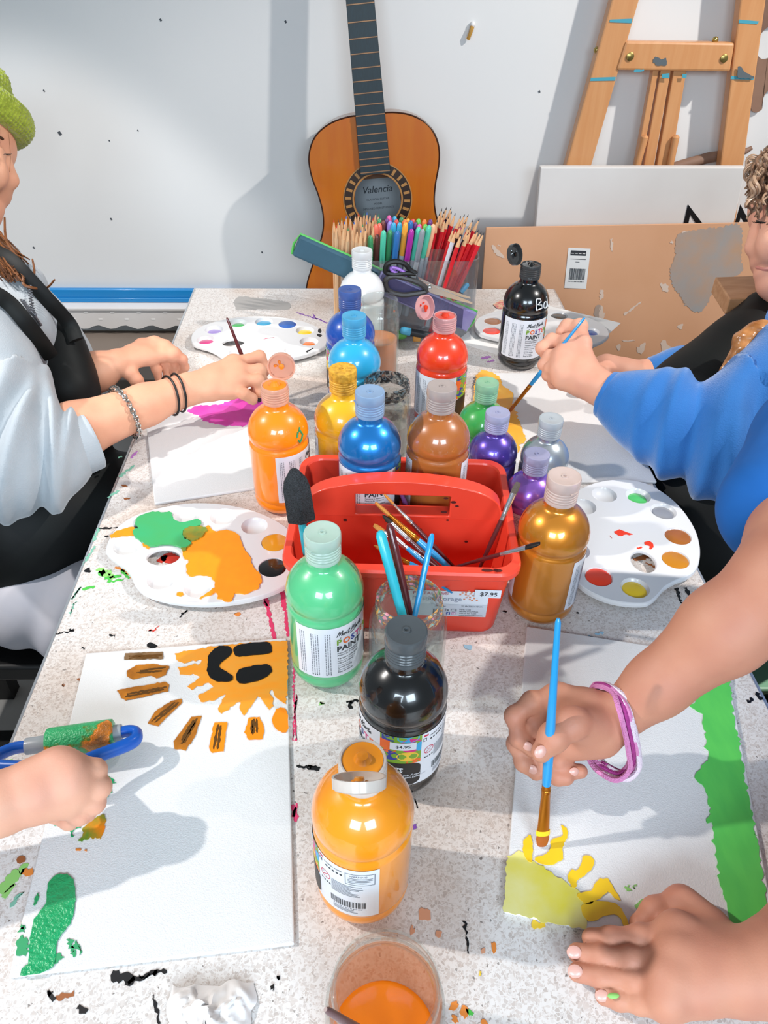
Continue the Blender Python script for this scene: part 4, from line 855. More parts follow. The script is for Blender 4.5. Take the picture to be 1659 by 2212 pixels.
# ================================================================ brushes
BR = {'blue': mat('blue_lacquer', '#1f93cf', 0.3, coat=0.6), 'maroon': mat('maroon_lacquer', '#571a1c', 0.3, coat=0.6), 'purple': mat('purple_lacquer', '#6d3f78', 0.4, coat=0.4), 'brown': mat('mauve_brown_lacquer', '#6b4a4a', 0.35, coat=0.5), 'teal': mat('turquoise_plastic', '#2bb3c4', 0.35, coat=0.4)}
FR = {'silver': mat('silver_ferrule', '#c9cbd0', 0.22, metal=0.9), 'gold': mat('copper_ferrule', '#b8701f', 0.25, metal=0.75)}
BS = {'orange': mat('orange_bristle', '#c8843a', 0.6, bump=0.5, bump_scale=900), 'dark': mat('dark_bristle', '#2a211c', 0.7, bump=0.5, bump_scale=900), 'grey': mat('grey_brown_bristle', '#5d5148', 0.7, bump=0.5, bump_scale=900), 'black': mat('black_bristle', '#0d0c0b', 0.4), 'copper': mat('copper_bristle', '#a8571b', 0.5)}
def brush(label, a, b, hc, fc, bc, r=0.0026, ferr=0.030, bris=0.013, flat=True, group='paint brushes', cat='brush', roll=0.0, yellow=None):
    a, b = Vector(a), Vector(b); L = (b-a).length; o = local_thing('paint_brush', label, cat, frame(a, b, roll), group)
    h = L-ferr-bris; w = MB(); w.tube([(0, 0, 0), (0, 0, 0.003), (0, 0, h*0.3), (0, 0, h*0.72), (0, 0, h*0.93), (0, 0, h+0.001)], [r*0.35, r*0.62, r*0.75, r*1.12, r*1.05, r*0.92], 12); w.build('handle', BR[hc], o)
    fl = (1.35, 0.55) if flat else (1, 1)
    fx = lambda t: (1+(fl[0]-1)*t, 1+(fl[1]-1)*t)
    w = MB(); zs = [0, 0.004, 0.0046, 0.0056, 0.0066, 0.0076, ferr*0.55, ferr]; rs = [0.98, 0.98, 1.06, 0.98, 1.06, 0.98, 1.02, 1.05]
    w.tube([(0, 0, h+z) for z in zs], [r*q for q in rs], 14, flat=[fx(0 if z < 0.009 else z/ferr) for z in zs]); w.build('ferrule', FR[fc], o)
    w = MB(); z1 = h+ferr; w.tube([(0, 0, z1-0.001), (0, 0, z1+bris*0.4), (0, 0, z1+bris*0.8), (0, 0, z1+bris)], [r*1.0, r*1.12, r*(0.95 if flat else 0.6), r*(0.7 if flat else 0.12)], 12, flat=fl if flat else None); bo = w.build('bristles', BS[bc], o)
    if yellow:
        w = MB(); w.tube([(0, 0, z1-0.004), (0, 0, z1+0.0005)], [r*1.16, r*1.2], 12, flat=fl); w.build('wet_paint', yellow, bo)
    return o
def ext(a, b, t): return a+(b-a)*t
def caddy_brush(label, tip, low, ytip, ylow, hc, fc, bc, r=0.0024, t=1.3, **k):
    a, b = A(*tip, ytip), A(*low, ylow); brush(label, ext(a, b, t), a, hc, fc, bc, r, group='brushes in the red caddy', **k)
caddy_brush('maroon brush with silver ferrule, topmost of the fan in the caddy', (830, 1068), (978, 1222), 0.615, 0.585, 'maroon', 'silver', 'orange', 0.0024, 1.22, ferr=0.028, roll=0.6)
caddy_brush('fat blue brush with long copper ferrule and orange bristles, in the caddy', (811, 1086), (982, 1237), 0.607, 0.575, 'blue', 'gold', 'orange', 0.0034, 1.18, ferr=0.040, bris=0.018, roll=0.6)
caddy_brush('maroon brush with dark splayed bristles, in the caddy', (826, 1112), (950, 1228), 0.600, 0.575, 'maroon', 'silver', 'dark', 0.0026, 1.35, ferr=0.026, bris=0.012, flat=False)
caddy_brush('maroon brush with silver ferrule and orange tip behind the turquoise handle', (807, 1134), (956, 1236), 0.592, 0.570, 'maroon', 'silver', 'orange', 0.0026, 1.2, ferr=0.044, bris=0.012)
caddy_brush('thin blue brush with a banded silver ferrule, in the caddy', (840, 1150), (926, 1224), 0.588, 0.568, 'blue', 'silver', 'orange', 0.0022, 1.5, ferr=0.016, bris=0.008, flat=False)
caddy_brush('thin blue brush with copper ferrule, low in the caddy', (807, 1178), (920, 1234), 0.584, 0.565, 'blue', 'gold', 'orange', 0.0022, 1.5, ferr=0.028, bris=0.012, flat=False)
caddy_brush('short blue brush with copper ferrule, lowest in the caddy', (850, 1198), (902, 1232), 0.580, 0.562, 'blue', 'gold', 'orange', 0.0020, 2.4, ferr=0.014, bris=0.006, flat=False)
caddy_brush('maroon brush with grey bristles standing at the right end of the caddy', (1120, 1042), (1032, 1236), 0.60, 0.575, 'maroon', 'silver', 'grey', 0.0024, 1.15, ferr=0.030, bris=0.012, roll=0.9)
a, b = A(1168, 1173, 0.545), A(985, 1224, 0.575); brush('dark brush with black bristles poking out of the caddy over the gold bottle', ext(a, b, 1.12), A(1166, 1174, 0.530), 'maroon', 'silver', 'black', 0.0021, 0.030, 0.016, True, 'brushes in the red caddy', roll=0.4)
a, b = A(862, 1055, 0.655), A(886, 1112, 0.65); brush('purple handled brush standing behind the caddy handle', a, ext(a, b, 2.0), 'purple', 'silver', 'dark', 0.003, 0.02, 0.012, True, 'brushes in the red caddy')
# foam brush
a, b = A(634, 1012, 0.590), A(663, 1196, 0.575); Lf = (a-b).length
fo = local_thing('foam_brush', 'black wedge foam brush with turquoise handle standing in the caddy corner', 'brush', frame(ext(a, b, 1.55), a, 0.0))
Lt = (a-ext(a, b, 1.55)).length; foam = (A(634, 1012, 0.59)-A(659, 1122, 0.582)).length
w = MB(); w.tube([(0, 0, 0), (0, 0, Lt-foam+0.006)], 0.0042, 12); w.build('handle', BR['teal'], fo)
FMx = frame(ext(a, b, 1.55), a).to_3x3(); toC = FMx.inverted() @ (Vector(CAM_C)-a).normalized(); aa = math.atan2(toC.y, toC.x); ux = Vector((-math.sin(aa), math.cos(aa), 0)); uy = Vector((math.cos(aa), math.sin(aa), 0))
w = MB(); hw_, ht = 0.0130, 0.0095; zb = Lt-foam; rows = [(zb, 1, 1), (zb+0.002, 1.03, 1.03), (Lt-0.022, 1.0, 1.0), (Lt-0.012, .82, .8), (Lt-0.002, .34, .3), (Lt, .18, .15)]
vv = []
for z_, sx, sy in rows: vv += [Vector((0, 0, z_))+ux*(hw_*sx*x)+uy*(ht*sy*y) for x, y in ((-1, -.25), (-.3, -1), (.3, -1), (1, -.25), (1, .3), (.15, 1), (-.15, 1), (-1, .3))]
m_ = 8; w.add(vv, [(i*m_+k, i*m_+(k+1) % m_, (i+1)*m_+(k+1) % m_, (i+1)*m_+k) for i in range(len(rows)-1) for k in range(m_)]+[tuple(range(m_-1, -1, -1)), tuple((len(rows)-1)*m_+k for k in range(m_))])
w.build('foam_wedge', mat('black_foam', '#17181a', 0.85, noise_amt=0.8, noise_scale=900, col2='#3c3f44', bump=1.0, bump_scale=900), fo, angle=30, bevel=0.0012)
# handles in the jar
def stick(label, top, low, yt, yl, m, r, name='paint_brush', flat=None, t=1.35, cat='brush'):
    a, b = A(*top, yt), A(*low, yl); b2 = ext(a, b, t); L = (b2-a).length
    o = local_thing(name, label, cat, frame(b2, a), 'handles standing in the jar')
    w = MB(); w.tube([(0, 0, 0.010), (0, 0, L*0.35), (0, 0, L*0.75), (0, 0, L*0.95), (0, 0, L*0.99), (0, 0, L)], [r*0.9, r*1.0, r*1.1, r*1.05, r*0.7, r*0.2], 14, flat=flat); w.build('handle', m, o)
    w = MB(); w.tube([(0, 0, 0.000), (0, 0, 0.005), (0, 0, 0.011)], [r*0.6, r*0.95, r*0.8], 10, flat=flat); w.build('bristles', BS['dark'], o)
stick('thick turquoise handle standing in the paint smeared jar', (820, 1146), (866, 1318), 0.520, 0.488, BR['teal'], 0.0046, 'paint_brush', (1.0, 0.8), 1.28)
stick('maroon handle beside the thick turquoise one in the jar', (840, 1130), (884, 1321), 0.535, 0.498, BR['maroon'], 0.0036, 'paint_brush', None, 1.26)
stick('thin blue handle leaning rightwards in the paint smeared jar', (934, 1152), (898, 1321), 0.530, 0.490, BR['blue'], 0.0027, 'paint_brush', None, 1.3)
a = P(703, 2180, 0.128); b = Vector((qJF.x+0.022, qJF.y-0.012, 0.010)); brush('mauve brown brush resting in the front jar', a, b, 'brown', 'silver', 'dark', 0.0033, 0.03, 0.014, True)
# ================================================================ palettes
def zx(x, y): return (180+0.2893*x, 1060+0.2893*y)
PZ = 0.0125
pout = [P(*zx(*q), PZ).to_2d() for q in ((175, 430), (205, 345), (265, 268), (370, 195), (520, 142), (700, 106), (860, 93), (1050, 105), (1230, 140), (1400, 205), (1530, 290), (1615, 400), (1640, 520), (1590, 640), (1480, 715), (1330, 775), (1150, 815), (930, 835), (720, 823), (560, 790), (455, 748), (395, 690), (360, 620), (305, 553), (240, 510), (192, 470))]
pw = [P(*zx(*q), PZ).to_2d() for q in ((328, 412), (480, 258), (770, 182), (1045, 192), (1278, 262), (1430, 385), (1412, 572), (1195, 690), (862, 722), (585, 662))]
ph = P(*zx(597, 490), PZ).to_2d()
pc = sum(pout, Vector((0, 0)))/len(pout)
loc = lambda v: v-pc
pout_l = [p.to_2d() for p in smooth_path([loc(v).to_3d() for v in pout], 5, True)]; pw_l = [loc(v) for v in pw]; ph_l = loc(ph)
WR = 0.0158
def palette_mesh():
    verts = [tuple(p) for p in pout_l]; edges = [(i, (i+1) % len(verts)) for i in range(len(verts))]
    for ce, r in [(c, WR) for c in pw_l]+[(ph_l, 0.0)]:
        if r:
            for rr_ in (1.0, 0.9, 0.72, 0.5, 0.25):
                s = len(verts); k = 30
                verts += [(ce.x+r*rr_*math.cos(2*math.pi*i/k), ce.y+r*rr_*math.sin(2*math.pi*i/k)) for i in range(k)]; edges += [(s+i, s+(i+1) % k) for i in range(k)]
            verts.append((ce.x, ce.y))
        else:
            s = len(verts); k = 36; verts += [(ce.x+0.0195*math.cos(2*math.pi*i/k), ce.y+0.0150*math.sin(2*math.pi*i/k)) for i in range(k)]; edges += [(s+i, s+(i+1) % k) for i in range(k)]; hole_ids = list(range(s, s+k))
    vo, eo, fo_, ov, oe, of = delaunay_2d_cdt([Vector(v) for v in verts], edges, [], 1, 1e-6)
    def inside_hole(c): return ((c.x-ph_l.x)/0.0195)**2+((c.y-ph_l.y)/0.0150)**2 < 0.995
    def zz(p):
        for c in pw_l:
            d = (p-c).length/WR
            if d < 0.999: return PZ-0.0085*(1-d*d)**0.6
        return PZ
    w = MB(); F2 = [f for f in fo_ if not inside_hole(sum((vo[i] for i in f), Vector((0, 0)))/len(f))]
    w.add([(p.x, p.y, zz(p)) for p in vo], F2)
    def skirt(pts, dz, out_):
        n = len(pts); rows = [[(p.x, p.y, PZ) for p in pts]]
        for t, o_, z_ in ((1, .0010, -.0008), (1, .0016, -.0030), (1, .0014, dz)):
            r = []
            for i, p in enumerate(pts):
                d = (pts[(i+1) % n]-pts[i-1]); nr = Vector((d.y, -d.x)).normalized()*out_; r.append((p.x+nr.x*o_, p.y+nr.y*o_, PZ+z_))
            rows.append(r)
        for a, b_ in zip(rows[:-1], rows[1:]): w.add(a+b_, [(i, n+i, n+(i+1) % n, (i+1) % n) for i in range(n)])
    area = sum(pout_l[i].x*pout_l[(i+1) % len(pout_l)].y-pout_l[(i+1) % len(pout_l)].x*pout_l[i].y for i in range(len(pout_l)))
    skirt(pout_l, -0.0062, 1 if area > 0 else -1)
    hp = [Vector((ph_l.x+0.0195*math.cos(2*math.pi*i/36), ph_l.y+0.0150*math.sin(2*math.pi*i/36))) for i in range(36)]; skirt(hp, -0.004, -1)
    return w
M_pal = mat('white_palette_plastic', '#dddcdc', 0.28, coat=0.35)
WELL = {k: mat('wet_'+k, c, 0.22, coat=0.8, noise_amt=0.15, noise_scale=60) for k, c in dict(green='#32b64e', grey='#8e8f93', brown='#a5601f', gold='#c67f16', red='#f2360c', yellow='#fbd21c', blue='#0c52a6', ltblue='#249fcb', lilac='#a48bd0', pink='#cf2c79', orange='#f27b1a', amber='#e09a1c', black='#0a0807', dgrey='#39352f', silver='#b9bcc0', white='#f3f3f3', mint='#5fd06a').items()}
PAL_ME = None
def palette(label, pairs, fills, wetfn=None):
    global PAL_ME
    src = []; dst = []
    for k, px in pairs: src.append(ph_l if k == 'h' else pw_l[k]); dst.append(P(px[0], px[1], PZ).to_2d())
    cs, cdn = sum(src, Vector((0, 0)))/len(src), sum(dst, Vector((0, 0)))/len(dst); s1 = s2 = 0
    for a, b_ in zip(src, dst): a, b_ = a-cs, b_-cdn; s1 += a.x*b_.y-a.y*b_.x; s2 += a.x*b_.x+a.y*b_.y
    rz = math.atan2(s1, s2); R2 = Matrix.Rotation(rz, 2); t = cdn-R2 @ cs; M = T(t.x, t.y, 0, rz)
    o = local_thing('paint_palette', label, 'palette', M, 'white plastic paint palettes')
    if PAL_ME is None: q = palette_mesh().build('tray', M_pal, o, angle=50); PAL_ME = q.data
    else: q = bpy.data.objects.new('tray', PAL_ME); COL.objects.link(q); q.parent = o
    rr = random.Random(len(label))
    for k, (m, f) in fills.items():
        c = pw_l[k]; z = PZ-0.0085+0.0085*f; rad = WR*math.sqrt(max(0.05, 1-((PZ-z)/0.0085)**(1/0.6)))*0.99; wq = MB(); n = 26; ph0 = rr.uniform(0, 6)
        rim = [(c.x+rad*(1+0.04*math.sin(3*a+ph0))*math.cos(a), c.y+rad*(1+0.04*math.sin(2*a+ph0))*math.sin(a), z) for a in [2*math.pi*i/n for i in range(n)]]
        mid = [(c.x+rad*.75*math.cos(a), c.y+rad*.75*math.sin(a), z+0.0009) for a in [2*math.pi*i/n for i in range(n)]]
        wq.add(rim+mid+[(c.x, c.y, z+0.0011)], [(i, (i+1) % n, n+(i+1) % n, n+i) for i in range(n)]+[(n+i, n+(i+1) % n, 2*n) for i in range(n)]); wq.build('paint_dab', WELL[m], o, angle=60)
    if wetfn: wetfn(o, M)
    return o
def px_film(o, M, polys, m, name, z, th, rag=0.0008):
    MI = M.inverted()
    for pl in polys:
        w = MB(); pts = [MI @ p for p in ragged(smooth_path([P(x, y, z) for x, y in pl], 4, True), rag)]; w.slab(pts, (0, 0, 1), th); w.build(name, m, o, smooth=False)
Wgr = mat('wet_mint_green', '#3cb271', 0.25, coat=0.7, noise_amt=0.35, noise_scale=25, col2='#57a23e'); Wor = mat('wet_bright_orange', '#ff9a14', 0.5, coat=0.15, noise_amt=0.35, noise_scale=90, col2='#e88c18'); Wol = mat('wet_olive_mix', '#a38a1c', 0.4, coat=0.5, noise_amt=0.9, noise_scale=70, col2='#4e8a3a')
def mix_left(o, M):
    Z = lambda L: [zx(*q) for q in L]
    px_film(o, M, [Z([(215, 330), (260, 305), (330, 285), (350, 275), (385, 290), (400, 330), (330, 340), (240, 350), (205, 352)]), Z([(745, 460), (800, 400), (880, 330), (930, 265), (975, 310), (1070, 300), (1150, 330), (1180, 400), (1200, 440), (1245, 500), (1280, 590), (1325, 640), (1325, 690), (1290, 740), (1200, 775), (1130, 770), (1100, 835), (1010, 805), (990, 760), (960, 780), (870, 808), (975, 730), (965, 660), (900, 635), (790, 640), (770, 560), (800, 540), (750, 500)]), Z([(445, 395), (500, 415), (490, 435), (460, 425)]), Z([(700, 768), (740, 765), (740, 785), (700, 785)])], Wor, 'orange_paint', PZ, 0.0016, 0.0007)
    px_film(o, M, [Z([(390, 250), (420, 200), (520, 165), (600, 170), (650, 168), (665, 200), (690, 230), (760, 245), (850, 220), (880, 240), (860, 270), (780, 280), (740, 340), (810, 400), (740, 430), (640, 405), (520, 420), (460, 400), (375, 340), (375, 300), (410, 285)])], Wgr, 'green_paint', PZ+0.0012, 0.0022, 0.0006)
    px_film(o, M, [Z([(750, 280), (800, 265), (900, 275), (920, 300), (880, 350), (830, 375), (770, 365), (745, 330)]), Z([(740, 410), (800, 400), (770, 440), (740, 460)])], Wol, 'olive_mix', PZ+0.0016, 0.0016, 0.0009)
palette('white palette smeared with mixed green and orange paint', [('h', zx(597, 490))]+[(i, zx(*q)) for i, q in ((0, (328, 412)), (5, (1430, 385)), (8, (862, 722)))], {5: ('amber', 0.95), 6: ('black', 0.9), 7: ('orange', 1.0)}, mix_left)
z6 = lambda x, y: (1060+.2893*x, 980+.2893*y)
def flecks_right(o, M):
    px_film(o, M, [[z6(*q) for q in L] for L in ([(920, 590), (960, 568), (1000, 580), (1060, 605), (1000, 605), (975, 615)], [(1150, 660), (1190, 655), (1218, 690), (1190, 715), (1180, 690), (1155, 680)], [(885, 612), (895, 620), (906, 632), (895, 626)], [(1090, 705), (1120, 695), (1130, 703), (1105, 712)])], WELL['red'], 'red_fleck', PZ+0.0001, 0.0003, 0.0004)
palette('white palette with separate wells of red, yellow, green, silver, brown and gold', [('h', z6(1135, 805)), (0, z6(1090, 1005)), (1, z6(792, 912)), (5, z6(840, 298)), (6, z6(1090, 305)), (7, z6(1302, 455)), (8, z6(1398, 612)), (9, z6(1398, 782))], {0: ('yellow', 0.55), 1: ('red', 0.8), 6: ('mint', 0.4), 7: ('grey', 0.55), 8: ('brown', 0.82), 9: ('gold', 0.85)}, flecks_right)
z5 = lambda x, y: (380+.229*x, 600+.229*y)
def flecks_lb(o, M):
    w_ = px_film(o, M, [[z5(*q) for q in L] for L in ([(1340, 490), (1365, 485), (1370, 520), (1345, 515)], [(1330, 530), (1375, 540), (1360, 560), (1335, 550)], [(1230, 690), (1280, 670), (1290, 665), (1240, 705)])], mat('black_fleck', '#2a2a2c', .6), 'black_fleck', PZ+0.0001, 0.0003, 0.0006)
    px_film(o, M, [[z5(*q) for q in L] for L in ([(825, 580), (860, 575), (930, 560), (880, 570)],)], PAINT['pink'], 'pink_fleck', PZ+0.0001, 0.0003, 0.0005)
palette('white palette holding purple, green and blue dabs on the bare far end of the table', [('h', z5(545, 605)), (0, z5(285, 590)), (2, z5(600, 425)), (3, z5(825, 418)), (4, z5(1040, 430)), (5, z5(1220, 500)), (6, z5(1250, 605))], {0: ('pink', 0.4), 1: ('lilac', 0.4), 2: ('green', 0.35), 3: ('ltblue', 0.5), 4: ('blue', 0.92), 5: ('yellow', 0.45), 6: ('orange', 0.32), 7: ('white', 0.6)}, flecks_lb)
z7 = lambda x, y: (1000+.2411*x, 520+.2411*y)
palette('white palette on a paper sheet behind the black open bottle', [(0, z7(225, 820)), (1, z7(265, 712)), (4, z7(862, 652)), (5, z7(1065, 716)), (6, z7(1150, 826))], {0: ('red', 0.8), 1: ('brown', 0.8), 4: ('dgrey', 0.7), 5: ('mint', 0.6), 6: ('blue', 0.55)})
# sheet of paper under that palette with a small printed flower scrap
sh = MB(); c4 = [P(*q, 0.0004) for q in ((1341, 698), (1215, 812), (985, 738), (1105, 642))]; sh.slab(c4, (0, 0, 1), 0.0003)
so = sh.build('paper_sheet', mat('white_paper', '#eceae7', 0.7), smooth=False); tag(so, 'loose sheet of white paper lying under the palette by the black open bottle', 'paper')
w = MB(); w.slab([P(*q, 0.0012) for q in ((1065, 658), (1082, 648), (1092, 652), (1090, 668), (1075, 667))], (0, 0, 1), 0.0004)
tag(w.build('paper_scrap', mat('printed_scrap', '#e8c9a0', 0.6, noise_amt=1.0, noise_scale=160, col2='#d25a6a'), smooth=False), 'small colourful printed scrap lying on the white paper sheet', 'paper scrap')
# ================================================================ painting canvases
M_cv = mat('canvas_board_white', '#dfdedd', 0.75, bump=0.25, bump_scale=900)
CT = 0.0042
def canvas(label, c0, u, sx=0.20, sy=0.298):
    c0 = Vector((*c0, 0)); u = Vector((*u, 0)).normalized(); v = Vector((-u.y, u.x, 0))
    o = thing('canvas_board', label, 'canvas', tuple(c0+u*sx/2+v*sy/2), 'small canvas boards being painted')
    w = MB(); w.slab([c0, c0+u*sx, c0+u*sx+v*sy, c0+v*sy], (0, 0, 1), CT-0.0003); w.build('board', M_cv, o, smooth=False, bevel=0.0012)
    return o
def layer(o, polys, m, name, z, th, rag=0.0007, sm=True):
    for pl in polys: w = MB(); film(w, pl, z, th, rag, 0, sm); w.build(name, m, o, smooth=False)
c1 = canvas('canvas board with an orange sun wearing a black face', (-0.247, 0.226), (0.198, 0.017))
z3 = lambda L: [(.3978*x, 1360+.3978*y) for x, y in L]
Pc_or = mat('canvas_orange', '#f0941f', 0.45, coat=0.2, noise_amt=0.45, noise_scale=45, col2='#e0a040', stretch=(1, 3, 1)); Pc_bk = mat('canvas_black', '#060606', 0.25, coat=0.6); Pc_br = mat('canvas_brown_orange', '#c87a16', 0.45, coat=0.3, noise_amt=0.8, noise_scale=60, col2='#8a4f10'); Pc_st = mat('canvas_dark_streak', '#5f3c0e', 0.45); Pc_gr = mat('canvas_green', '#15a062', 0.3, coat=0.4, noise_amt=0.35, noise_scale=60, col2='#0f8a4c', bump=0.6, bump_scale=300)
layer(c1, [z3([(1562, 62), (1400, 70), (1290, 78), (1100, 100), (955, 130), (955, 165), (1000, 180), (1095, 165), (1090, 185), (965, 205), (975, 245), (1075, 245), (1088, 258), (1020, 310), (1040, 328), (1130, 290), (1158, 312), (1075, 360), (1090, 395), (1150, 390), (1225, 350), (1185, 430), (1200, 455), (1240, 430), (1310, 380), (1300, 430), (1320, 465), (1345, 445), (1405, 360), (1430, 390), (1470, 440), (1485, 415), (1465, 335), (1480, 325), (1500, 370), (1555, 405), (1562, 270)])], Pc_or, 'painted_sun', CT, 0.0005, 0.0006, False)
layer(c1, [z3(L) for L in ([(1130, 150), (1160, 110), (1200, 90), (1245, 95), (1262, 120), (1240, 150), (1200, 180), (1195, 210), (1240, 235), (1265, 260), (1255, 280), (1200, 285), (1150, 270), (1125, 225), (1130, 180)], [(1275, 95), (1360, 75), (1450, 70), (1472, 85), (1470, 128), (1380, 140), (1300, 148), (1272, 130)], [(1300, 220), (1400, 195), (1460, 195), (1475, 220), (1450, 255), (1380, 285), (1310, 293), (1283, 270)])], Pc_bk, 'painted_face', CT+0.0005, 0.0009, 0.0003)
RAYS = ([(680, 130), (885, 122), (885, 160), (675, 165)], [(690, 225), (740, 195), (830, 188), (920, 200), (900, 245), (850, 265), (820, 250), (720, 272), (690, 255)], [(635, 330), (900, 285), (918, 300), (915, 335), (680, 388), (660, 370)], [(985, 378), (990, 395), (860, 525), (805, 510), (840, 450), (930, 390)], [(1040, 475), (1095, 470), (1060, 580), (1010, 655), (945, 650), (945, 610)], [(1165, 505), (1235, 505), (1215, 660), (1150, 670), (1135, 640)], [(1350, 480), (1410, 475), (1435, 540), (1425, 595), (1350, 600), (1328, 560)], [(1500, 435), (1545, 430), (1562, 470), (1560, 550), (1520, 555), (1478, 510)])
for i, L in enumerate(RAYS): layer(c1, [z3(L)], Pc_br if i in (1, 2, 3, 4) else (mat('canvas_taupe', '#8a6a48', .5, noise_amt=.6, noise_scale=80, col2='#5d4424') if i == 0 else mat('canvas_ray_orange', '#f58a0e', .4, coat=.3)), 'painted_ray', CT, 0.0007, 0.0003, i == 7)
for s in z3([(760, 225), (900, 205)]), z3([(740, 235), (880, 225)]), z3([(690, 350), (905, 312)]), z3([(680, 365), (890, 325)]), z3([(970, 395), (840, 505)]), z3([(950, 395), (822, 500)]), z3([(1070, 480), (985, 620)]), z3([(1050, 490), (985, 600)]), z3([(1062, 500), (1000, 615)]), z3([(1185, 515), (1160, 650)]), z3([(1200, 520), (1180, 650)]), z3([(1380, 485), (1375, 570)]), z3([(1370, 490), (1365, 565)]), z3([(1392, 485), (1395, 560)]), z3([(700, 145), (880, 138)]), z3([(700, 155), (860, 150)]):
    w = MB(); strokes(w, [(*s[0], *s[1], 6)], CT+0.0007, 0.0002, 0.0003); w.build('dark_streak', Pc_st, c1, smooth=False)
z4 = lambda L: [(.205*x, 1520+.205*y) for x, y in L]
layer(c1, [z4([(1040, 760), (1190, 815), (1195, 850), (1110, 930), (1060, 900), (1000, 1000), (1050, 1060), (1010, 1160), (900, 1240), (850, 1310), (790, 1320), (780, 1400), (740, 1390), (720, 1335), (570, 1290), (560, 1200), (640, 1180), (800, 1210), (960, 1080)]), z4([(1100, 930), (1170, 900), (1150, 970), (1110, 980)])], Pc_gr, 'green_roller_print', CT, 0.0006, 0.0009)
layer(c1, [z4([(1112, 1195), (1075, 1415), (1000, 1425), (930, 1430), (850, 1445), (830, 1450), (870, 1380), (880, 1320), (960, 1240), (1040, 1180)])], mat('canvas_orange_green', '#f5860f', .35, coat=.4, noise_amt=1.0, noise_scale=55, col2='#5e8a2a'), 'orange_roller_print', CT, 0.0006, 0.0006)
z5b = lambda L: [(.3978*x, 1780+.3978*y) for x, y in L]
layer(c1, [z5b([(260, 330), (300, 285), (350, 275), (390, 295), (410, 350), (402, 480), (370, 560), (310, 640), (300, 760), (240, 800), (150, 825), (115, 810), (160, 740), (165, 620), (190, 520), (250, 430)]), z5b([(183, 440), (190, 400), (205, 378), (212, 395), (200, 430)])], Pc_gr, 'green_stroke', CT, 0.0008, 0.0005)
layer(c1, [z5b(L) for L in ([(95, 630), (130, 615), (160, 650), (150, 700), (95, 712)], [(340, 720), (330, 740), (300, 755), (320, 700)], [(365, 640), (385, 620), (400, 660), (380, 680)], [(405, 650), (420, 645), (445, 690), (420, 695)], [(110, 560), (130, 545), (140, 560), (125, 585)], [(390, 690), (410, 700), (395, 712)])], mat('canvas_dry_green', '#2f9a62', .6), 'dry_green_stroke', CT, 0.0003, 0.0012)
layer(c1, [z4(L) for L in ([(800, 1530), (850, 1535), (850, 1550), (800, 1548)], [(895, 1535), (915, 1540), (910, 1555), (895, 1550)])], PAINT['orange'], 'orange_drop', CT, 0.0004, 0.0002)
c2 = canvas('canvas board with a yellow corner sun and a green border strip', (0.109, 0.262), (0.973, -0.230))
z6b = lambda L: [(1060+.361*x, 1340+.361*y) for x, y in L]; z7b = lambda L: [(1060+.361*x, 1700+.361*y) for x, y in L]
gl = [P(1568, 1441, CT), P(1645, 1860, CT)]
layer(c2, [z6b([(1412, 285), (1300, 352), (1210, 430), (1235, 480), (1190, 508), (1262, 560), (1275, 640), (1290, 760), (1300, 840), (1215, 930), (1262, 985), (1300, 1080), (1312, 1160)])+z7b([(1290, 200), (1340, 250), (1338, 380), (1360, 480), (1380, 620), (1412, 690), (1420, 800), (1500, 850), (1650, 812), (1637, 600), (1590, 300)])+z6b([(1580, 1250), (1500, 830), (1445, 500)])], mat('canvas_grass_green', '#62cf5c', 0.5, coat=0.1, noise_amt=0.45, noise_scale=30, col2='#4cb955', stretch=(3, 1, 1)), 'green_border', CT, 0.0004, 0.0010)
Pc_ye = mat('canvas_pale_yellow', '#e3d648', 0.6, noise_amt=0.6, noise_scale=28, col2='#ece9b4'); Pc_y2 = mat('canvas_bright_yellow', '#f9cf25', 0.4, coat=0.3, noise_amt=0.3, noise_scale=50, col2='#f3bb1c')
layer(c2, [z7b([(97, 410), (190, 385), (260, 450), (400, 540), (520, 620), (560, 700), (575, 790), (570, 850), (300, 802), (82, 748)])], Pc_ye, 'painted_sun', CT, 0.0004, 0.0007, False)
for L in ([(195, 330), (240, 290), (250, 360), (245, 450), (205, 420)], [(265, 430), (350, 390), (360, 320), (430, 290), (420, 230), (460, 260), (450, 320), (430, 360), (430, 430), (370, 465), (300, 460)], [(460, 540), (480, 500), (530, 490), (560, 410), (620, 440), (600, 500), (520, 560), (510, 600), (480, 590)], [(520, 640), (600, 620), (640, 560), (700, 550), (730, 600), (775, 680), (740, 660), (700, 630), (640, 680), (560, 700)], [(550, 700), (700, 685), (780, 730), (830, 840), (800, 840), (770, 780), (700, 765), (620, 805), (560, 780)]):
    layer(c2, [z7b(L)], Pc_y2, 'painted_ray', CT, 0.0007, 0.0003)
layer(c2, [z7b(L) for L in ([(800, 600), (830, 590), (840, 615), (815, 618)], [(850, 600), (870, 580), (860, 605)], [(860, 710), (910, 670), (920, 685), (890, 718)])], PAINT['lightgreen'], 'green_fleck', CT, 0.0003, 0.0007)
c3 = canvas('canvas board with a magenta patch under the silver braceleted arm', (-0.253, 0.766), (0.967, 0.255), 0.185, 0.298)
layer(c3, [[(404, 889), (430, 876), (470, 874), (520, 858), (560, 838), (596, 836), (596, 870), (572, 908), (545, 914), (520, 920), (470, 917), (440, 908), (425, 895)]], mat('canvas_magenta', '#d840ae', 0.6, noise_amt=0.4, noise_scale=40, col2='#e06cc0'), 'magenta_patch', CT, 0.0004, 0.0012)
c4_ = canvas('canvas board with an orange painted edge under the blue sleeve', (0.198, 0.806), (1.0, 0.0), 0.198, 0.298)
z4c = lambda L: [(860+.229*x, 780+.229*y) for x, y in L]
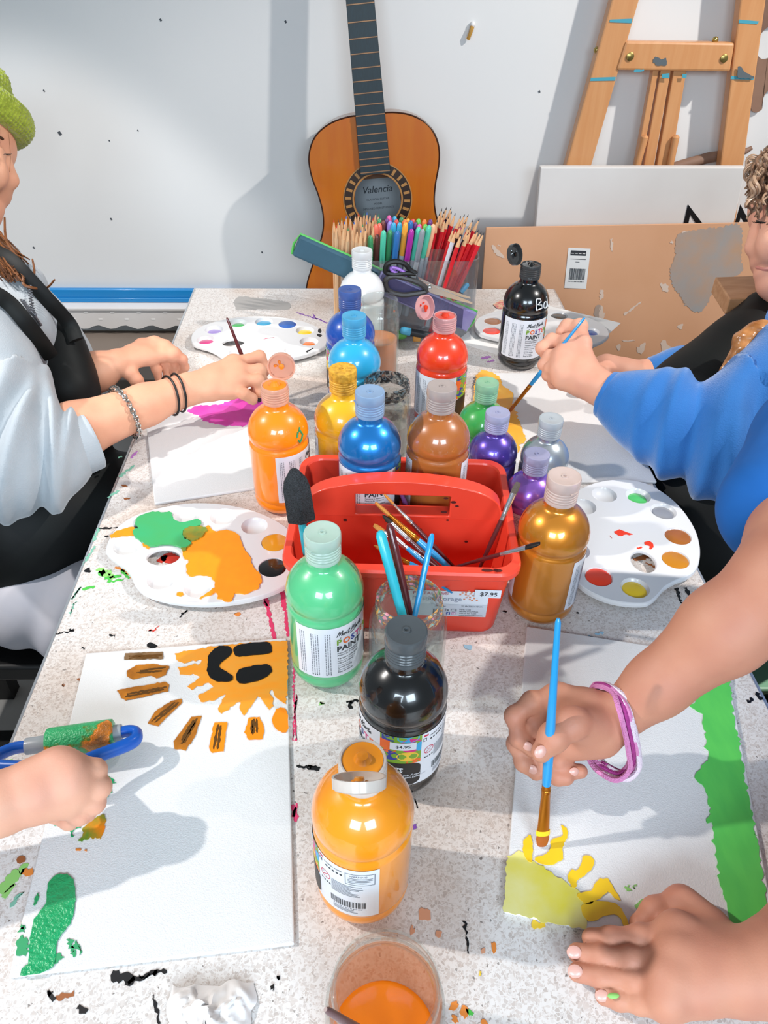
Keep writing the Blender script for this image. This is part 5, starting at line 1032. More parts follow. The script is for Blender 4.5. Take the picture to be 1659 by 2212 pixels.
layer(c4_, [z4c([(740, 135), (935, 135), (985, 235), (1082, 300), (1078, 420), (1110, 480), (1200, 740), (1150, 790), (1100, 880), (740, 880)])], mat('canvas_orange_yellow', '#f7a62c', 0.5, coat=0.2, noise_amt=0.6, noise_scale=30, col2='#fbc84a'), 'orange_edge', CT, 0.0005, 0.0009)
# crumpled tissue at the front
def tissue():
    w = MB(); N = 34; c = P(455, 2180, 0); r = random.Random(11); g = []
    for j in range(N):
        for i in range(N):
            u, v = i/(N-1)-.5, j/(N-1)-.5
            x, y = c.x+u*0.060+0.005*noise.noise((u*5, v*5, 1)), c.y-0.012+v*0.052+0.005*noise.noise((u*5, v*5, 7))
            e = max(abs(u), abs(v))*2; z = 0.0008+max(0, (1-e**2.5))*(0.010+0.014*abs(noise.noise((u*4.2, v*4.2, 3)))+0.006*abs(noise.noise((u*11, v*11, 5))))
            g.append((x, y, z))
    f = [(j*N+i, j*N+i+1, (j+1)*N+i+1, (j+1)*N+i) for j in range(N-1) for i in range(N-1)]; w.add(g, f)
    o = w.build('crumpled_tissue', [mat('tissue_white', '#efecea', 0.8), WELL['orange']], angle=50); tag(o, 'crumpled white paper tissue lying at the front of the table', 'tissue'); return o
tissue()
# mint green stool tucked beside the right table edge
qn = P(1650, 1489, -0.25)
gs = thing('stool', 'mint green stool seat beside the table edge, under the raised bare arm', 'stool', (0.6, qn.y+0.15, -TZ))
Mmint = mat('mint_green_paint', '#8fc4a0', 0.45)
gp = MB(); gp.box((0.43, qn.y, -0.275), (0.76, qn.y+0.17, -0.25)); gp.build('seat', Mmint, gs, smooth=False, bevel=0.004)
for x in (0.46, 0.73):
    for y in (qn.y+0.03, qn.y+0.14):
        w = MB(); w.tube([(x, y, -TZ), (x, y, -0.27)], 0.011, 10); w.build('leg', Mmint, gs)
# ================================================================ clear organiser with pencils, markers, scissors
M_acr = glass('clear_plastic', '#f1f3f5', 0.02, 0.035, '#dfe2e6')
OX0, OX1, OY0, OY1 = A(735, 572, 1.224).x, A(1037, 565, 1.235).x, 1.224, 1.385
og = thing('pencil_organiser', 'clear plastic desk organiser packed with pencils and markers', 'organiser', (0.05, 1.29, 0))
def plate(pts, d, th=0.002, name='wall'):
    w = MB(); w.slab(pts, d, th); return w.build(name, M_acr, og, smooth=False)
ZF, ZB = 0.141, 0.145; rc = 0.022
# rounded front wall
pl = [(OX0, OY0+rc)]+[(OX0+rc-rc*math.cos(a), OY0+rc-rc*math.sin(a)) for a in [math.pi/2*i/6 for i in range(1, 7)]]+[(OX1-rc+rc*math.sin(a), OY0+rc-rc*math.cos(a)) for a in [math.pi/2*i/6 for i in range(0, 7)]]
w = MB(); n = len(pl)
inn = [(x*0.985+0.048*0.015, y+0.002) for x, y in pl]
rows = [[(x, y, 0.0) for x, y in pl], [(x, y, ZF) for x, y in pl], [(x, y, ZF) for x, y in inn], [(x, y, 0.003) for x, y in inn]]
for a, b_ in zip(rows[:-1], rows[1:]): w.add(a+b_, [(i, i+1, n+i+1, n+i) for i in range(n-1)])
w.build('front_wall', M_acr, og, angle=50)
for x, d in ((OX0, 1), (OX1, -1)): plate([(x, OY0+rc, 0), (x, OY1, 0), (x, OY1, ZB), (x, OY0+0.085, ZB), (x, OY0+rc, ZF)], (d, 0, 0), name='side_wall')
plate([(OX0, OY1, 0), (OX1, OY1, 0), (OX1, OY1, ZB), (OX0, OY1, ZB)], (0, -1, 0), name='back_wall')
plate([(OX0+.004, OY0+.004, 0.0), (OX1-.004, OY0+.004, 0.0), (OX1, OY1, 0.0), (OX0, OY1, 0.0)], (0, 0, 1), name='base')
dy = OY0+0.045
pts = [(OX0+0.002, dy, 0.003), (OX1-0.002, dy, 0.003), (OX1-0.002, dy, 0.139), (OX1-0.05, dy, 0.143)]+[(0.064+0.036*math.cos(a), dy, 0.146+0.026*math.sin(a)) for a in [math.pi*i/12 for i in range(13)]]+[(OX0+0.002, dy, 0.142)]
plate(pts, (0, 1, 0), name='divider')
for x in (0.012, 0.116): plate([(x, dy, 0.003), (x, OY1, 0.003), (x, OY1, ZB), (x, dy, 0.142)], (1, 0, 0), name='divider')
RP = random.Random(21)
M_pw = mat('pencil_wood', '#e0b184', 0.55, noise_amt=0.3, noise_scale=60, col2='#cf9a6c'); M_lead = mat('graphite', '#2c2c30', 0.5)
def pencil_proto(label, shaft, lead, L=0.176, group='pencils'):
    r = 0.0036; o = local_thing('pencil', label, 'pencil', Matrix.Identity(4), group)
    w = MB(); w.tube([(0, 0, 0), (0, 0, L-0.022)], r, 6); w.build('shaft', shaft, o, angle=20)
    w = MB(); w.tube([(0, 0, L-0.0222), (0, 0, L-0.0045)], [r*0.99, r*0.28], 8); w.build('sharpened_point', M_pw, o, angle=80)
    w = MB(); w.tube([(0, 0, L-0.0047), (0, 0, L)], [r*0.29, r*0.05], 8); w.build('lead', lead, o)
    return o
def place(proto, first, label, group, tip, base):
    M = frame(base, tip, RP.uniform(0, 1)); L = (Vector(tip)-Vector(base)).length
    if first: proto.matrix_world = M; proto['label'] = label; proto['group'] = group; return proto
    return dup(proto, M, label, group)
def stand(tip_px, Y, base_xy, L):
    tip = A(*tip_px, Y); b = Vector((base_xy[0], base_xy[1], 0.004)); d = (tip-b).normalized(); return tip, tip-d*L
# natural wood pencils on the left
leads = [mat('lead_'+n, c, 0.5) for n, c in (('red', '#d8402c'), ('brown', '#6b4a32'), ('green', '#3d8f5a'), ('blue', '#3c6fc0'), ('grey', '#55565c'))]
protos = {}
lab_nat = 'unpainted wood colouring pencil among the pale pencils in the clear organiser'
nat = [(721, 474), (731, 474), (738, 470), (748, 466), (757, 467), (727, 486), (742, 488), (752, 492), (765, 478), (768, 462), (774, 461), (780, 463), (787, 459), (793, 458), (800, 461), (762, 490), (772, 494), (784, 484), (792, 478), (800, 474), (806, 470), (812, 458), (818, 462), (780, 496), (790, 492), (808, 484), (815, 476), (822, 470), (744, 478), (733, 480)]
for i, q in enumerate(nat):
    k = i % 5
    Y = 1.345-0.0025*(q[1]-458); bx = -0.058+0.062*(q[0]-720)/105.0
    tip, base = stand(q, Y, (bx+0.022, min(Y+0.008, 1.362)), 0.176)
    if k not in protos: protos[k] = pencil_proto(lab_nat, mat('raw_pencil_wood', '#e2b98f', 0.5, noise_amt=0.3, noise_scale=40, col2='#d2a274'), leads[k]); f = True
    else: f = False
    place(protos[k], f, lab_nat, 'pale wood pencils', tip, base)
# red, navy and pink pencils on the right
pc_cols = {'red': '#d4202a', 'navy': '#14234f', 'pink': '#c95a98', 'black': '#15161a', 'white': '#d9dbe2'}
right = [('red', 965, 447), ('red', 950, 460), ('red', 957, 464), ('navy', 975, 447), ('red', 984, 460), ('red', 996, 466), ('pink', 1004, 463), ('pink', 1012, 463), ('red', 1022, 474), ('red', 1036, 472), ('red', 962, 472), ('red', 945, 474), ('navy', 976, 456), ('black', 996, 486), ('white', 986, 494), ('red', 980, 492), ('red', 997, 504), ('red', 1012, 502), ('black', 1014, 490), ('red', 1028, 499), ('red', 1034, 496), ('red', 1046, 502), ('red', 1040, 500), ('red', 955, 450), ('red', 960, 455), ('red', 1018, 496), ('red', 970, 466), ('navy', 1006, 478)]
fp = {}
for i, (c, x, y) in enumerate(right):
    Y = 1.352-0.0023*(y-447); t = (x-945)/100.0
    tip, base = stand((x, y), Y, (0.112+0.028*t, min(Y+0.012, 1.362)), 0.178)
    base.z = max(base.z, 0.004)
    nm = {'red': 'red lacquered pencil leaning in the right section of the clear organiser', 'navy': 'navy blue pencil among the red pencils in the clear organiser', 'pink': 'pink pencil among the red pencils in the clear organiser', 'black': 'black pencil among the red pencils in the clear organiser', 'white': 'white pencil among the red pencils in the clear organiser'}[c]
    f = c not in fp
    if f: fp[c] = pencil_proto(nm, mat('pencil_'+c, pc_cols[c], 0.3, coat=0.5), M_lead, 0.178)
    place(fp[c], f, nm, c+' pencils', tip, base)
# felt pens in the middle
mk = {'green': '#3f8f5c', 'mint': '#52c3a2', 'blue': '#2f6fb0', 'sky': '#3fa6cf', 'amber': '#f0a63a', 'magenta': '#a92a9a', 'grey': '#8b9298', 'peach': '#f2b48e', 'pink': '#e25aa0', 'red': '#d8504e', 'lilac': '#9a86d2', 'lime': '#6cc35a', 'purple': '#6a3a7c', 'orange': '#ef7a3a', 'brown': '#6e3a34', 'coral': '#f0735e'}
M_brl = mat('pen_barrel', '#a9b0b2', 0.4)
mp = {}
pens = [('green', 800, 508, 1.258), ('brown', 815, 506, 1.262), ('mint', 829, 497, 1.258), ('green', 843, 496, 1.264), ('blue', 859, 498, 1.258), ('amber', 877, 480, 1.262), ('magenta', 890, 494, 1.258), ('mint', 905, 490, 1.262), ('grey', 914, 494, 1.258), ('mint', 928, 486, 1.262), ('peach', 937, 484, 1.268), ('coral', 812, 484, 1.282), ('coral', 820, 482, 1.286), ('brown', 828, 476, 1.292), ('green', 820, 472, 1.30), ('pink', 841, 465, 1.318), ('sky', 853, 467, 1.322), ('lilac', 843, 477, 1.29), ('sky', 851, 480, 1.284), ('red', 857, 474, 1.30), ('green', 868, 469, 1.322), ('sky', 864, 480, 1.284), ('orange', 875, 474, 1.30), ('blue', 888, 476, 1.282), ('red', 893, 473, 1.302), ('lime', 905, 472, 1.306), ('orange', 918, 474, 1.306), ('pink', 907, 484, 1.28), ('lime', 920, 484, 1.28), ('purple', 898, 480, 1.29), ('amber', 882, 472, 1.312), ('sky', 822, 476, 1.316), ('purple', 836, 472, 1.308), ('purple', 931, 474, 1.306)]
for i, (c, x, y, Y) in enumerate(pens):
    L = 0.158; tip = A(x, y, Y); t = (x-870)/70.0
    b = Vector((0.064+0.040*t, Y+0.014, 0.03)); d = (tip-b).normalized(); base = tip-d*L
    nm = c+' capped felt pen standing in the middle section of the clear organiser'
    f = c not in mp
    if f:
        r = 0.0047; o = local_thing('felt_pen', nm, 'pen', Matrix.Identity(4), c+' felt pens'); mp[c] = o
        w = MB(); w.tube([(0, 0, 0), (0, 0, 0.002), (0, 0, L-0.052)], [r*0.8, r*0.92, r*0.92], 12); w.build('barrel', M_brl, o, angle=50)
        w = MB(); w.tube([(0, 0, L-0.056), (0, 0, L-0.055), (0, 0, L-0.010), (0, 0, L-0.004), (0, 0, L-0.001), (0, 0, L)], [r*0.9, r*1.02, r*1.02, r*0.86, r*0.5, r*0.1], 12); w.build('cap', mat('pen_'+c, mk[c], 0.35, coat=0.3), o, angle=50)
    place(mp[c], f, nm, c+' felt pens', tip, base)
# long pencil case lying diagonally across the front section
a, b = A(640, 528, 1.232), A(1019, 694, 1.232); dcs = (b-a).normalized(); upv = Vector((0, 0, 1)); nrm = Vector((0, -1, 0)); sv = dcs.cross(nrm).normalized(); sv = sv if sv.z > 0 else -sv
pcse = thing('pencil_case', 'long slim pencil case with green piping lying across the clear organiser', 'pencil case', tuple((a+b)/2))
def quadbox(w, p0, p1, h, t, mi=0):
    v = []
    for p in (p0, p1):
        for s1, s2 in ((-1, -1), (1, -1), (1, 1), (-1, 1)): v.append(p+sv*(s1*h/2)+nrm*(s2*t/2))
    w.add(v, [(3, 2, 1, 0), (4, 5, 6, 7), (0, 1, 5, 4), (1, 2, 6, 5), (2, 3, 7, 6), (3, 0, 4, 7)], mi)
Lc = (b-a).length
w = MB(); quadbox(w, a, a+dcs*(Lc*0.44), 0.036, 0.016); w.build('slate_panel', mat('slate_blue_cloth', '#33586a', 0.6, noise_amt=0.3, noise_scale=60), pcse, smooth=False, bevel=0.004)
w = MB(); quadbox(w, a+dcs*(Lc*0.44), b, 0.038, 0.016); w.build('purple_panel', mat('purple_vinyl', '#7d74a8', 0.25, coat=0.4, noise_amt=0.5, noise_scale=30, col2='#a9a3c4'), pcse, smooth=False, bevel=0.003)
w = MB(); w.tube([a+sv*0.019-dcs*0.001-sv*0.036, a-dcs*0.004, a+sv*0.018, b+sv*0.019, b+dcs*0.003, b-sv*0.019], 0.0022, 8); w.build('green_piping', mat('green_piping', '#55b352', 0.4), pcse)
# scissors
sc_ = thing('scissors', 'scissors with black and purple handles propped in the clear organiser', 'scissors', A(900, 600, 1.222))
zs = lambda x, y: A(620+.2893*x, 420+.2893*y, 1.2185)
w = MB(); w.tube(smooth_path([zs(*q) for q in ((735, 560), (750, 520), (810, 500), (880, 520), (920, 565), (960, 590), (930, 590), (870, 590), (800, 595), (745, 585))], 5, True)+[zs(735, 560)], 0.0042, 8); w.build('handle_loop', M_black, sc_)
w = MB(); w.tube(smooth_path([zs(*q) for q in ((735, 650), (790, 610), (900, 630), (1000, 670), (1040, 720), (960, 740), (860, 750), (760, 720))], 5, True)+[zs(735, 650)], 0.0046, 8); w.build('handle_loop', mat('grey_black_plastic', '#3a3838', 0.4), sc_)
w = MB(); w.tube(smooth_path([zs(*q) for q in ((780, 545), (840, 560), (900, 600), (840, 590), (790, 575))], 5, True)+[zs(780, 545)], 0.0028, 8); w.build('soft_grip', mat('purple_grip', '#9a6ec8', 0.4), sc_)
off = Vector((0, 0.001, 0))
for pl in ([(1000, 640), (1100, 690), (1385, 808), (1385, 822), (1080, 740), (1000, 690)], [(980, 620), (1110, 685), (1370, 770), (1372, 785), (1090, 720), (990, 660)]):
    w = MB(); w.slab([zs(*q)+off for q in pl], (0, 1, 0), 0.0014); off = off+Vector((0, 0.0016, 0)); w.build('blade', mat('steel_blade', '#c9c9c4', 0.2, metal=0.8), sc_, smooth=False)
c = zs(1065, 698)+Vector((0, -0.0022, 0)); w = MB(); w.lathe([(0, 0.0035), (0.0015, 0.0035), (0.0022, 0.002), (0.0022, 0)], 14, frame(c, c+Vector((0, -1, 0)))); w.build('pivot_screw', mat('steel_blade', '#c9c9c4', 0.2, metal=0.8), sc_)
# loose pens lying at the bottom of the organiser
def simple_pen(label, a, b, r, m1, m2):
    o = thing('pen', label, 'pen', tuple(a)); d = (b-a)
    w = MB(); w.tube([a, a+d*0.7], r, 12); w.build('barrel', m1, o, angle=50)
    w = MB(); w.tube([a+d*0.7, a+d*0.9, a+d*0.97, b], [r*1.02, r*1.02, r*0.8, r*0.2], 12); w.build('cap', m2, o, angle=50)
    return o
simple_pen('black ballpoint pen with sky blue end leaning in the clear organiser', A(960, 672, 1.235), A(1012, 612, 1.24), 0.0045, M_black, mat('pen_sky', mk['sky'], 0.35))
simple_pen('green glue pen lying at the bottom of the clear organiser', Vector((0.030, 1.217, 0.012)), Vector((0.088, 1.222, 0.014)), 0.0075, mat('dark_grey_plastic', '#2b2e31', 0.4), mat('pen_lime', mk['lime'], 0.35))
simple_pen('sky blue glue pen lying at the bottom of the clear organiser', Vector((0.135, 1.217, 0.012)), Vector((0.075, 1.214, 0.026)), 0.0065, mat('dark_grey_plastic', '#2b2e31', 0.4), mat('pen_sky2', '#59b7dc', 0.35))
w = MB(); w.box((0.098, 1.213, 0.004), (0.112, 1.223, 0.016)); tag(w.build('eraser', mat('orange_eraser', '#d99a4a', 0.6), bevel=0.002), 'small orange eraser at the bottom of the clear organiser', 'eraser')
# ================================================================ people
def K(x, y, d): return Vector(CAM_C+ray(x, y)*d)
E1, E2, E3 = Vector(CAM_R), Vector(CAM_U), Vector(-CAM_F)
RF = Matrix((E1, E2, E3)).transposed()
def skin(n, c, c2): return mat('skin_'+n, c, 0.58, noise_amt=0.55, noise_scale=22, col2=c2, sss=0.12, detail=3, bump=0.06, bump_scale=700)
SK_A = skin('warm', '#dfa484', '#d28d72'); SK_B = skin('fair', '#e0a78c', '#d6917b'); SK_C = skin('tan', '#c58a6f', '#b3735f'); SK_D = skin('pale', '#e2aa8e', '#d5927c')
M_nail = mat('fingernail', '#d3a092', 0.35, coat=0.2)
def finger(S, pts, g, r0=0.0082, r1=0.0062, k=0.002):
    n = len(pts); S.chain([Vector(p) for p in pts], [r0+(r1-r0)*i/(n-1) for i in range(n)], k, g)
    for i, p in enumerate(pts[1:-1]): S.ell(p, (r0*1.03,)*3 if i == 0 else (r0*0.93,)*3, None, 0.004, 'u', g)
def palm(S, wrist, mcps, rw=0.018, rm=0.0105, k=0.010):
    wrist = Vector(wrist)
    m = [Vector(p) for p in mcps]
    for p in m: S.cap(wrist+(p-wrist)*0.12, p, rw*0.72, rm, k, 'u', 'palm')
    for a, b in zip(m[:-1], m[1:]): S.cap(a, b, rm, rm, k, 'u', 'palm'); S.cap(lerp(wrist, a, .55), lerp(wrist, b, .55), rm*1.12, rm*1.12, k, 'u', 'palm')
def nails(parent, lst):
    for p, d, nrm, s in lst:
        d = Vector(d).normalized(); nrm = (Vector(nrm)-d*Vector(nrm).dot(d)).normalized(); x = d.cross(nrm)
        Rm_ = Matrix((x, d, nrm)).transposed()
        w = MB(); w.ball(p, 1.0, 14, sc=(0.0046*s, 0.0056*s, 0.0012), M=Rm_); w.build('fingernail', M_nail, parent)
def cyl_ring(c, axis, r, rt, n=40, wob=0.0, ph=0.0, flat=1.0, xref=None):
    axis = Vector(axis).normalized(); x = axis.orthogonal().normalized() if xref is None else (Vector(xref)-axis*Vector(xref).dot(axis)).normalized(); y = axis.cross(x)
    return [Vector(c)+x*(r*math.cos(2*math.pi*i/n))+y*(r*flat*math.sin(2*math.pi*i/n))+axis*(wob*math.sin(2*math.pi*i/n+ph)) for i in range(n+1)]
def strand(w, pts, r, mi=0, k=5, n=6): 
    q = smooth_path(pts, k); m = len(q); w.tube(q, [r*(0.5+0.5*math.sin(math.pi*min(0.98, 0.12+0.88*i/m)))+r*0.1 for i in range(m)], n, mi)
def crown_hair(w, c, R, r, face, n, drop, curl=0.0, seed=1, th=.0022, mats=2, keep=None):
    """strands combed from the crown over an ellipsoid; face = direction left free"""
    rg_ = random.Random(seed); f = Vector(face).normalized(); c = Vector(c)
    for i in range(n):
        a = rg_.uniform(0, 2*math.pi); d = Vector((math.cos(a), math.sin(a), 0)); ph = rg_.uniform(0, 6); pts = []; end = 1.75+drop*rg_.uniform(.3, 1) if d.dot(f) < .55 else .95
        for j in range(9):
            t = rg_.uniform(.05, .2) + end*j/8; e = 1.0+.02*rg_.random()
            q = d*math.sin(min(t, 1.57))+Vector((0, 0, math.cos(t) if t < 1.57 else -(t-1.57)*1.1))
            p = c+R @ Vector((q.x*r[0]*e, q.y*r[1]*e, q.z*r[2]*e))
            if curl: p = p+R @ (Vector((math.cos(t*11+ph), math.sin(t*11+ph), math.sin(t*9+ph)))*curl)
            pts.append(p)
        if keep is None or keep(pts[0]): strand(w, pts, th*rg_.uniform(.7, 1.3), i % mats, 2, 5)
I3 = Matrix.Identity(3)
def eyes(body, c, f, s=.027):
    c = Vector(c); f = Vector(f); side = f.cross(Vector((0, 0, 1))).normalized()
    for k_ in (-1, 1):
        w = MB(); w.ball(c+side*(s*k_), .0075, 12, sc=(1, 1, .7)); w.build('eye', mat('eye_white', '#e8e6e2', .2), body)
        w = MB(); w.ball(c+side*(s*k_)+f*.0050, .0040, 10); w.build('iris', mat('iris_brown', '#2d1c12', .15), body)
        w = MB(); w.tube([c+side*(s*k_+t*.013)+Vector((0, 0, .019-.002*t*t))+f*.004 for t in (-1, -.3, .3, 1)], .0018, 6); w.build('eyebrow', mat('brown_curls', '#7a5a44', 0.45), body)
    w = MB(); w.tube([c-Vector((0, 0, .062))+side*(t*.018)+f*(.0045-.004*t*t) for t in (-1, -.5, 0, .5, 1)], [.001, .003, .0034, .003, .001], 8); w.build('lips', mat('lip_pink', '#bd7a6e', 0.45), body)
# ---------------------------------------------------------------- person A: grey hoodie, black apron, green knitted hat, far left
pa = thing('person', 'person in grey hoodie, black apron and green knitted hat, painting with a dark brush', 'person', (-0.53, 1.0, -TZ), 'people at the table')
S = SDF(0.0019); z = lambda x, y, h: P(x, y, h)
wr = z(402, 842, .062); elbow = K(20, 985, .95)
S.chain([elbow, lerp(elbow, wr, .35), lerp(elbow, wr, .75), wr], [.040, .0365, .027, .0225], .012, 'arm')
mc = [z(505, 785, .078), z(515, 803, .074), z(515, 822, .068), z(498, 843, .060)]
palm(S, wr, mc, .024, .0115)
finger(S, [mc[0], z(560, 771, .078), z(573, 796, .062), z(563, 820, .045)], 'f1', .0095, .0070)
finger(S, [mc[1], z(560, 800, .074), z(566, 824, .056), z(552, 838, .044)], 'f2', .0095, .0070)
finger(S, [mc[2], z(557, 822, .068), z(562, 846, .052), z(540, 850, .044)], 'f3', .0092, .0068)
finger(S, [mc[3], z(528, 851, .060), z(544, 861, .052), z(547, 866, .044)], 'f4', .0082, .0062)
finger(S, [lerp(wr, mc[0], .4)+Vector((0, .008, -.008)), z(500, 800, .052), z(533, 814, .044), z(552, 824, .040)], 'th', .0100, .0068)
handA = S.mesh(2)
S = SDF(0.0016); wl = z(252, 784, .058)
S.chain([K(150, 830, 1.14), lerp(K(150, 830, 1.14), wl, .6), wl], [.036, .028, .0205], .01, 'arm')
ml = [z(306, 746, .066), z(334, 742, .066), z(356, 750, .062), z(376, 764, .056)]
palm(S, wl, ml, .0185, .0088, .008)
finger(S, [ml[0], z(326, 770, .058), z(338, 796, .036), z(342, 816, .020)], 'f1', .0086, .0062)
finger(S, [ml[1], z(350, 764, .058), z(359, 790, .034), z(360, 811, .018)], 'f2', .0086, .0062)
finger(S, [ml[2], z(372, 770, .052), z(378, 793, .030), z(377, 810, .018)], 'f3', .0082, .0060)
finger(S, [ml[3], z(394, 776, .046), z(399, 793, .030), z(391, 806, .018)], 'f4', .0074, .0056)
finger(S, [z(268, 786, .054), z(282, 806, .044), z(295, 822, .034), z(305, 836, .024)], 'th', .0112, .0068)
handAl = S.mesh(1)
# head in profile
S = SDF(0.0026); HD = 1.12; u = HD/F_PX; k = lambda x, y, o=0.0: K(x-14, y, HD-o)
S.ell(k(-96, 318), (.081, .104, .072), RF, .02); S.ell(k(-62, 392), (.052, .060, .055), RF, .03)
S.ell(k(6, 300), (.018, .028, .048), RF, .02)
S.chain([k(18, 318), k(29, 360), k(36, 388)], [.0055, .0075, .0100], .010); S.cap(k(36, 388), k(16, 392), .0095, .011, .012); S.ell(k(20, 394, .010), (.010, .007, .008), RF, .008); S.ell(k(20, 394, -.010), (.010, .007, .008), RF, .008)
S.ell(k(2, 412), (.020, .018, .030), RF, .015); S.ell(k(8, 427), (.0085, .0058, .017), RF, .006); S.ell(k(4, 445), (.0085, .0062, .016), RF, .006)
S.ell(k(-14, 463), (.016, .014, .020), RF, .018); S.ell(k(4, 330, .030), (.013, .010, .016), RF, .010); S.ell(k(-6, 372, .040), (.024, .026, .020), RF, .02)
S.cap(k(-100, 420), k(-85, 570), .052, .056, .03); S.ell(k(-130, 350, .068), (.016, .026, .010), RF, .008)
headA = S.mesh(2)
bodyA = sdf_build([handA, handAl, headA], 'body', SK_A, pa)
w = MB(); w.tube(smooth_path([k(2, 334, .040), k(16, 333, .034), k(24, 330, .020), k(22, 328, .004)], 5), [.0010]*16, 6)
for i in range(7): a = k(14+i*1.6, 333, .036-i*.005); w.tube([a, a+E1*(.004+.0006*i)-E2*.0015, a+E1*(.0075+.0006*i)+E2*.001], [.0006, .0005, .0002], 5)
w.build('eyelashes', M_black, bodyA)
w = MB(); w.ell = None; w.tube(smooth_path([k(-10, 441, .018), k(6, 437, .012), k(11, 436, .002)], 4), .0032, 8); w.build('lips', mat('lip_pink', '#bd7a6e', 0.45), bodyA)
w = MB(); w.tube(smooth_path([k(-28, 300, .062), k(0, 292, .046), k(20, 300, .026)], 4), .0022, 6); w.build('eyebrow', mat('auburn_hair', '#45260f', 0.5), bodyA)
M_aub = mat('auburn_hair', '#45260f', 0.5); M_aub2 = mat('light_auburn_hair', '#6e4222', 0.45)
# knitted hat
M_knit = mat('green_knit', '#a9b83a', 0.8, noise_amt=0.7, noise_scale=140, col2='#7f8c22', bump=1.0, bump_scale=260, sheen=.4)
S = SDF(0.0022); hx = lambda x, y, o=0.0: K(x-11, y, HD-o)
S.ell(hx(-92, 226), (.086, .075, .080), RF, .02)
axh = (E2*0.97+E1*0.10).normalized(); rg = cyl_ring(hx(-92, 243), axh, .089, 0, 26, 0, 0, .92, E1)
for a, b in zip(rg[:-1], rg[1:]): S.cap(a+axh*.004, b+axh*.004, .0185, .0185, .012)
S.ell(hx(8, 178), (.014, .018, .012), RF, .012)
V, Fq = S.mesh(1)
nv = V.copy(); knob = np.sin(V[:, 2]*850)*np.sin(V[:, 0]*620+V[:, 1]*620)*0.0019
cen = np.array(hx(-92, 240)); dv = V-cen; dv /= np.linalg.norm(dv, axis=1)[:, None]; V = V+dv*knob[:, None]
sdf_build([(V, Fq)], 'knitted_hat', M_knit, bodyA)
# hoodie
M_hood = mat('grey_fleece', '#a9afb4', 0.85, noise_amt=0.5, noise_scale=26, col2='#98a3ab', sheen=.3, bump=.2, bump_scale=600)
S = SDF(0.0042)
chest, hips, neck = Vector((-.535, 1.03, .06)), Vector((-.57, .96, -.17)), Vector((-.575, 1.12, .165))
S.cap(hips, chest, .135, .128, .05, 'u', 't'); S.cap(chest, neck, .125, .065, .06, 'u', 't'); S.cap(chest+Vector((-.02, -.10, .045)), chest+Vector((-.03, .12, .05)), .062, .062, .06, 'u', 't')
sh = K(-70, 745, .99); el = K(4, 972, .955); c0 = K(84, 984, .962); c1_ = K(136, 975, .970)
S.chain([sh, K(-40, 860, .965), el, K(50, 984, .955), c0, c1_], [.078, .076, .073, .067, .056, .034], .03, 't')
S.chain([chest+Vector((-.02, .13, .03)), Vector((-.50, 1.16, -.03)), K(120, 800, 1.17)], [.065, .058, .05], .03, 't')
S.cap(K(40, 620, 1.05), K(66, 700, 1.03), .030, .026, .03, 'u', 't'); S.cap(K(-10, 560, 1.08), K(40, 620, 1.05), .034, .03, .03, 'u', 't')
V, Fq = S.mesh(2)
# sleeve folds pushed into the surface
ax = np.array((c1_-el).normalized())
def folds(V, o, ax, lst, rmax):
    rel = V-np.array(o); t = rel@ax; rad = rel-t[:, None]*ax; rr_ = np.linalg.norm(rad, axis=1)+1e-9; out = V.copy()
    e = np.array((0, 0, 1.0))-ax*ax[2]; e /= np.linalg.norm(e); f = np.cross(ax, e); an = np.arctan2(rad@f, rad@e)
    for t0, amp, wd, sk, ph in lst:
        m = np.exp(-((t-t0-sk*np.sin(an+ph))/wd)**2)*(rr_ < rmax); out += rad/rr_[:, None]*(amp*m)[:, None]
    return out
V = folds(V, el, ax, [(.060, .009, .008, .014, .4), (.076, .008, .007, .010, 1.4), (.045, -.009, .008, .016, .6), (.068, -.006, .005, .012, .9), (.026, .011, .010, .020, 2.0), (.002, .010, .012, .03, 2.6), (.012, -.008, .008, .026, 2.3)], .11)
hoodA = sdf_build([(V, Fq)], 'hoodie', M_hood, bodyA)
ca, cb = K(128, 978, .966), K(200, 950, .985); axc = (cb-ca).normalized(); Lc_ = (cb-ca).length
w = MB(); n = 150; rows = []
for j, (t, r) in enumerate(((-.1, .040), (0, .0395), (.25, .0390), (.5, .0384), (.75, .0378), (.95, .0375), (1.0, .0368), (1.0, .0330), (.6, .0320))):
    x = axc.orthogonal().normalized(); y = axc.cross(x); rows.append([ca+axc*(t*Lc_)+(x*math.cos(2*math.pi*i/n)+y*math.sin(2*math.pi*i/n))*(r+(.0009 if i % 2 and j < 7 else 0)) for i in range(n)])
for a, b in zip(rows[:-1], rows[1:]): w.add(a+b, [(i, (i+1) % n, n+(i+1) % n, n+i) for i in range(n)])
w.build('ribbed_cuff', M_hood, hoodA, angle=80)
M_zip = mat('zip_metal', '#77777c', .3, metal=.8)
def onface(x, y, d0=.9, d1=1.25):          # depth of the hoodie front along a pixel ray: nearest vertex test
    r = ray(x, y); rel = V-CAM_C; dpt = rel@CAM_F; pr = CAM_C+dpt[:, None]*r; dist = np.linalg.norm(V-pr, axis=1); m = dist < .008
    return float(dpt[m].min())-.002 if m.any() else 1.02
w = MB()
for L in ([(60, 598), (64, 620), (67, 645), (70, 668), (74, 680)], [(48, 648), (58, 662), (66, 674), (74, 682)]):
    q = smooth_path([K(a, b, onface(a, b)-.003) for a, b in L], 8)
    for i, p in enumerate(q): w.ball(p+E1*(.0012 if i % 2 else -.0012), .0016, 6, sc=(1.5, .8, .8))
w.tube([K(74, 684, onface(74, 684)-.004), K(88, 704, onface(88, 704)-.004)], .0030, 8, flat=(1, .5)); w.build('zip', M_zip, hoodA)
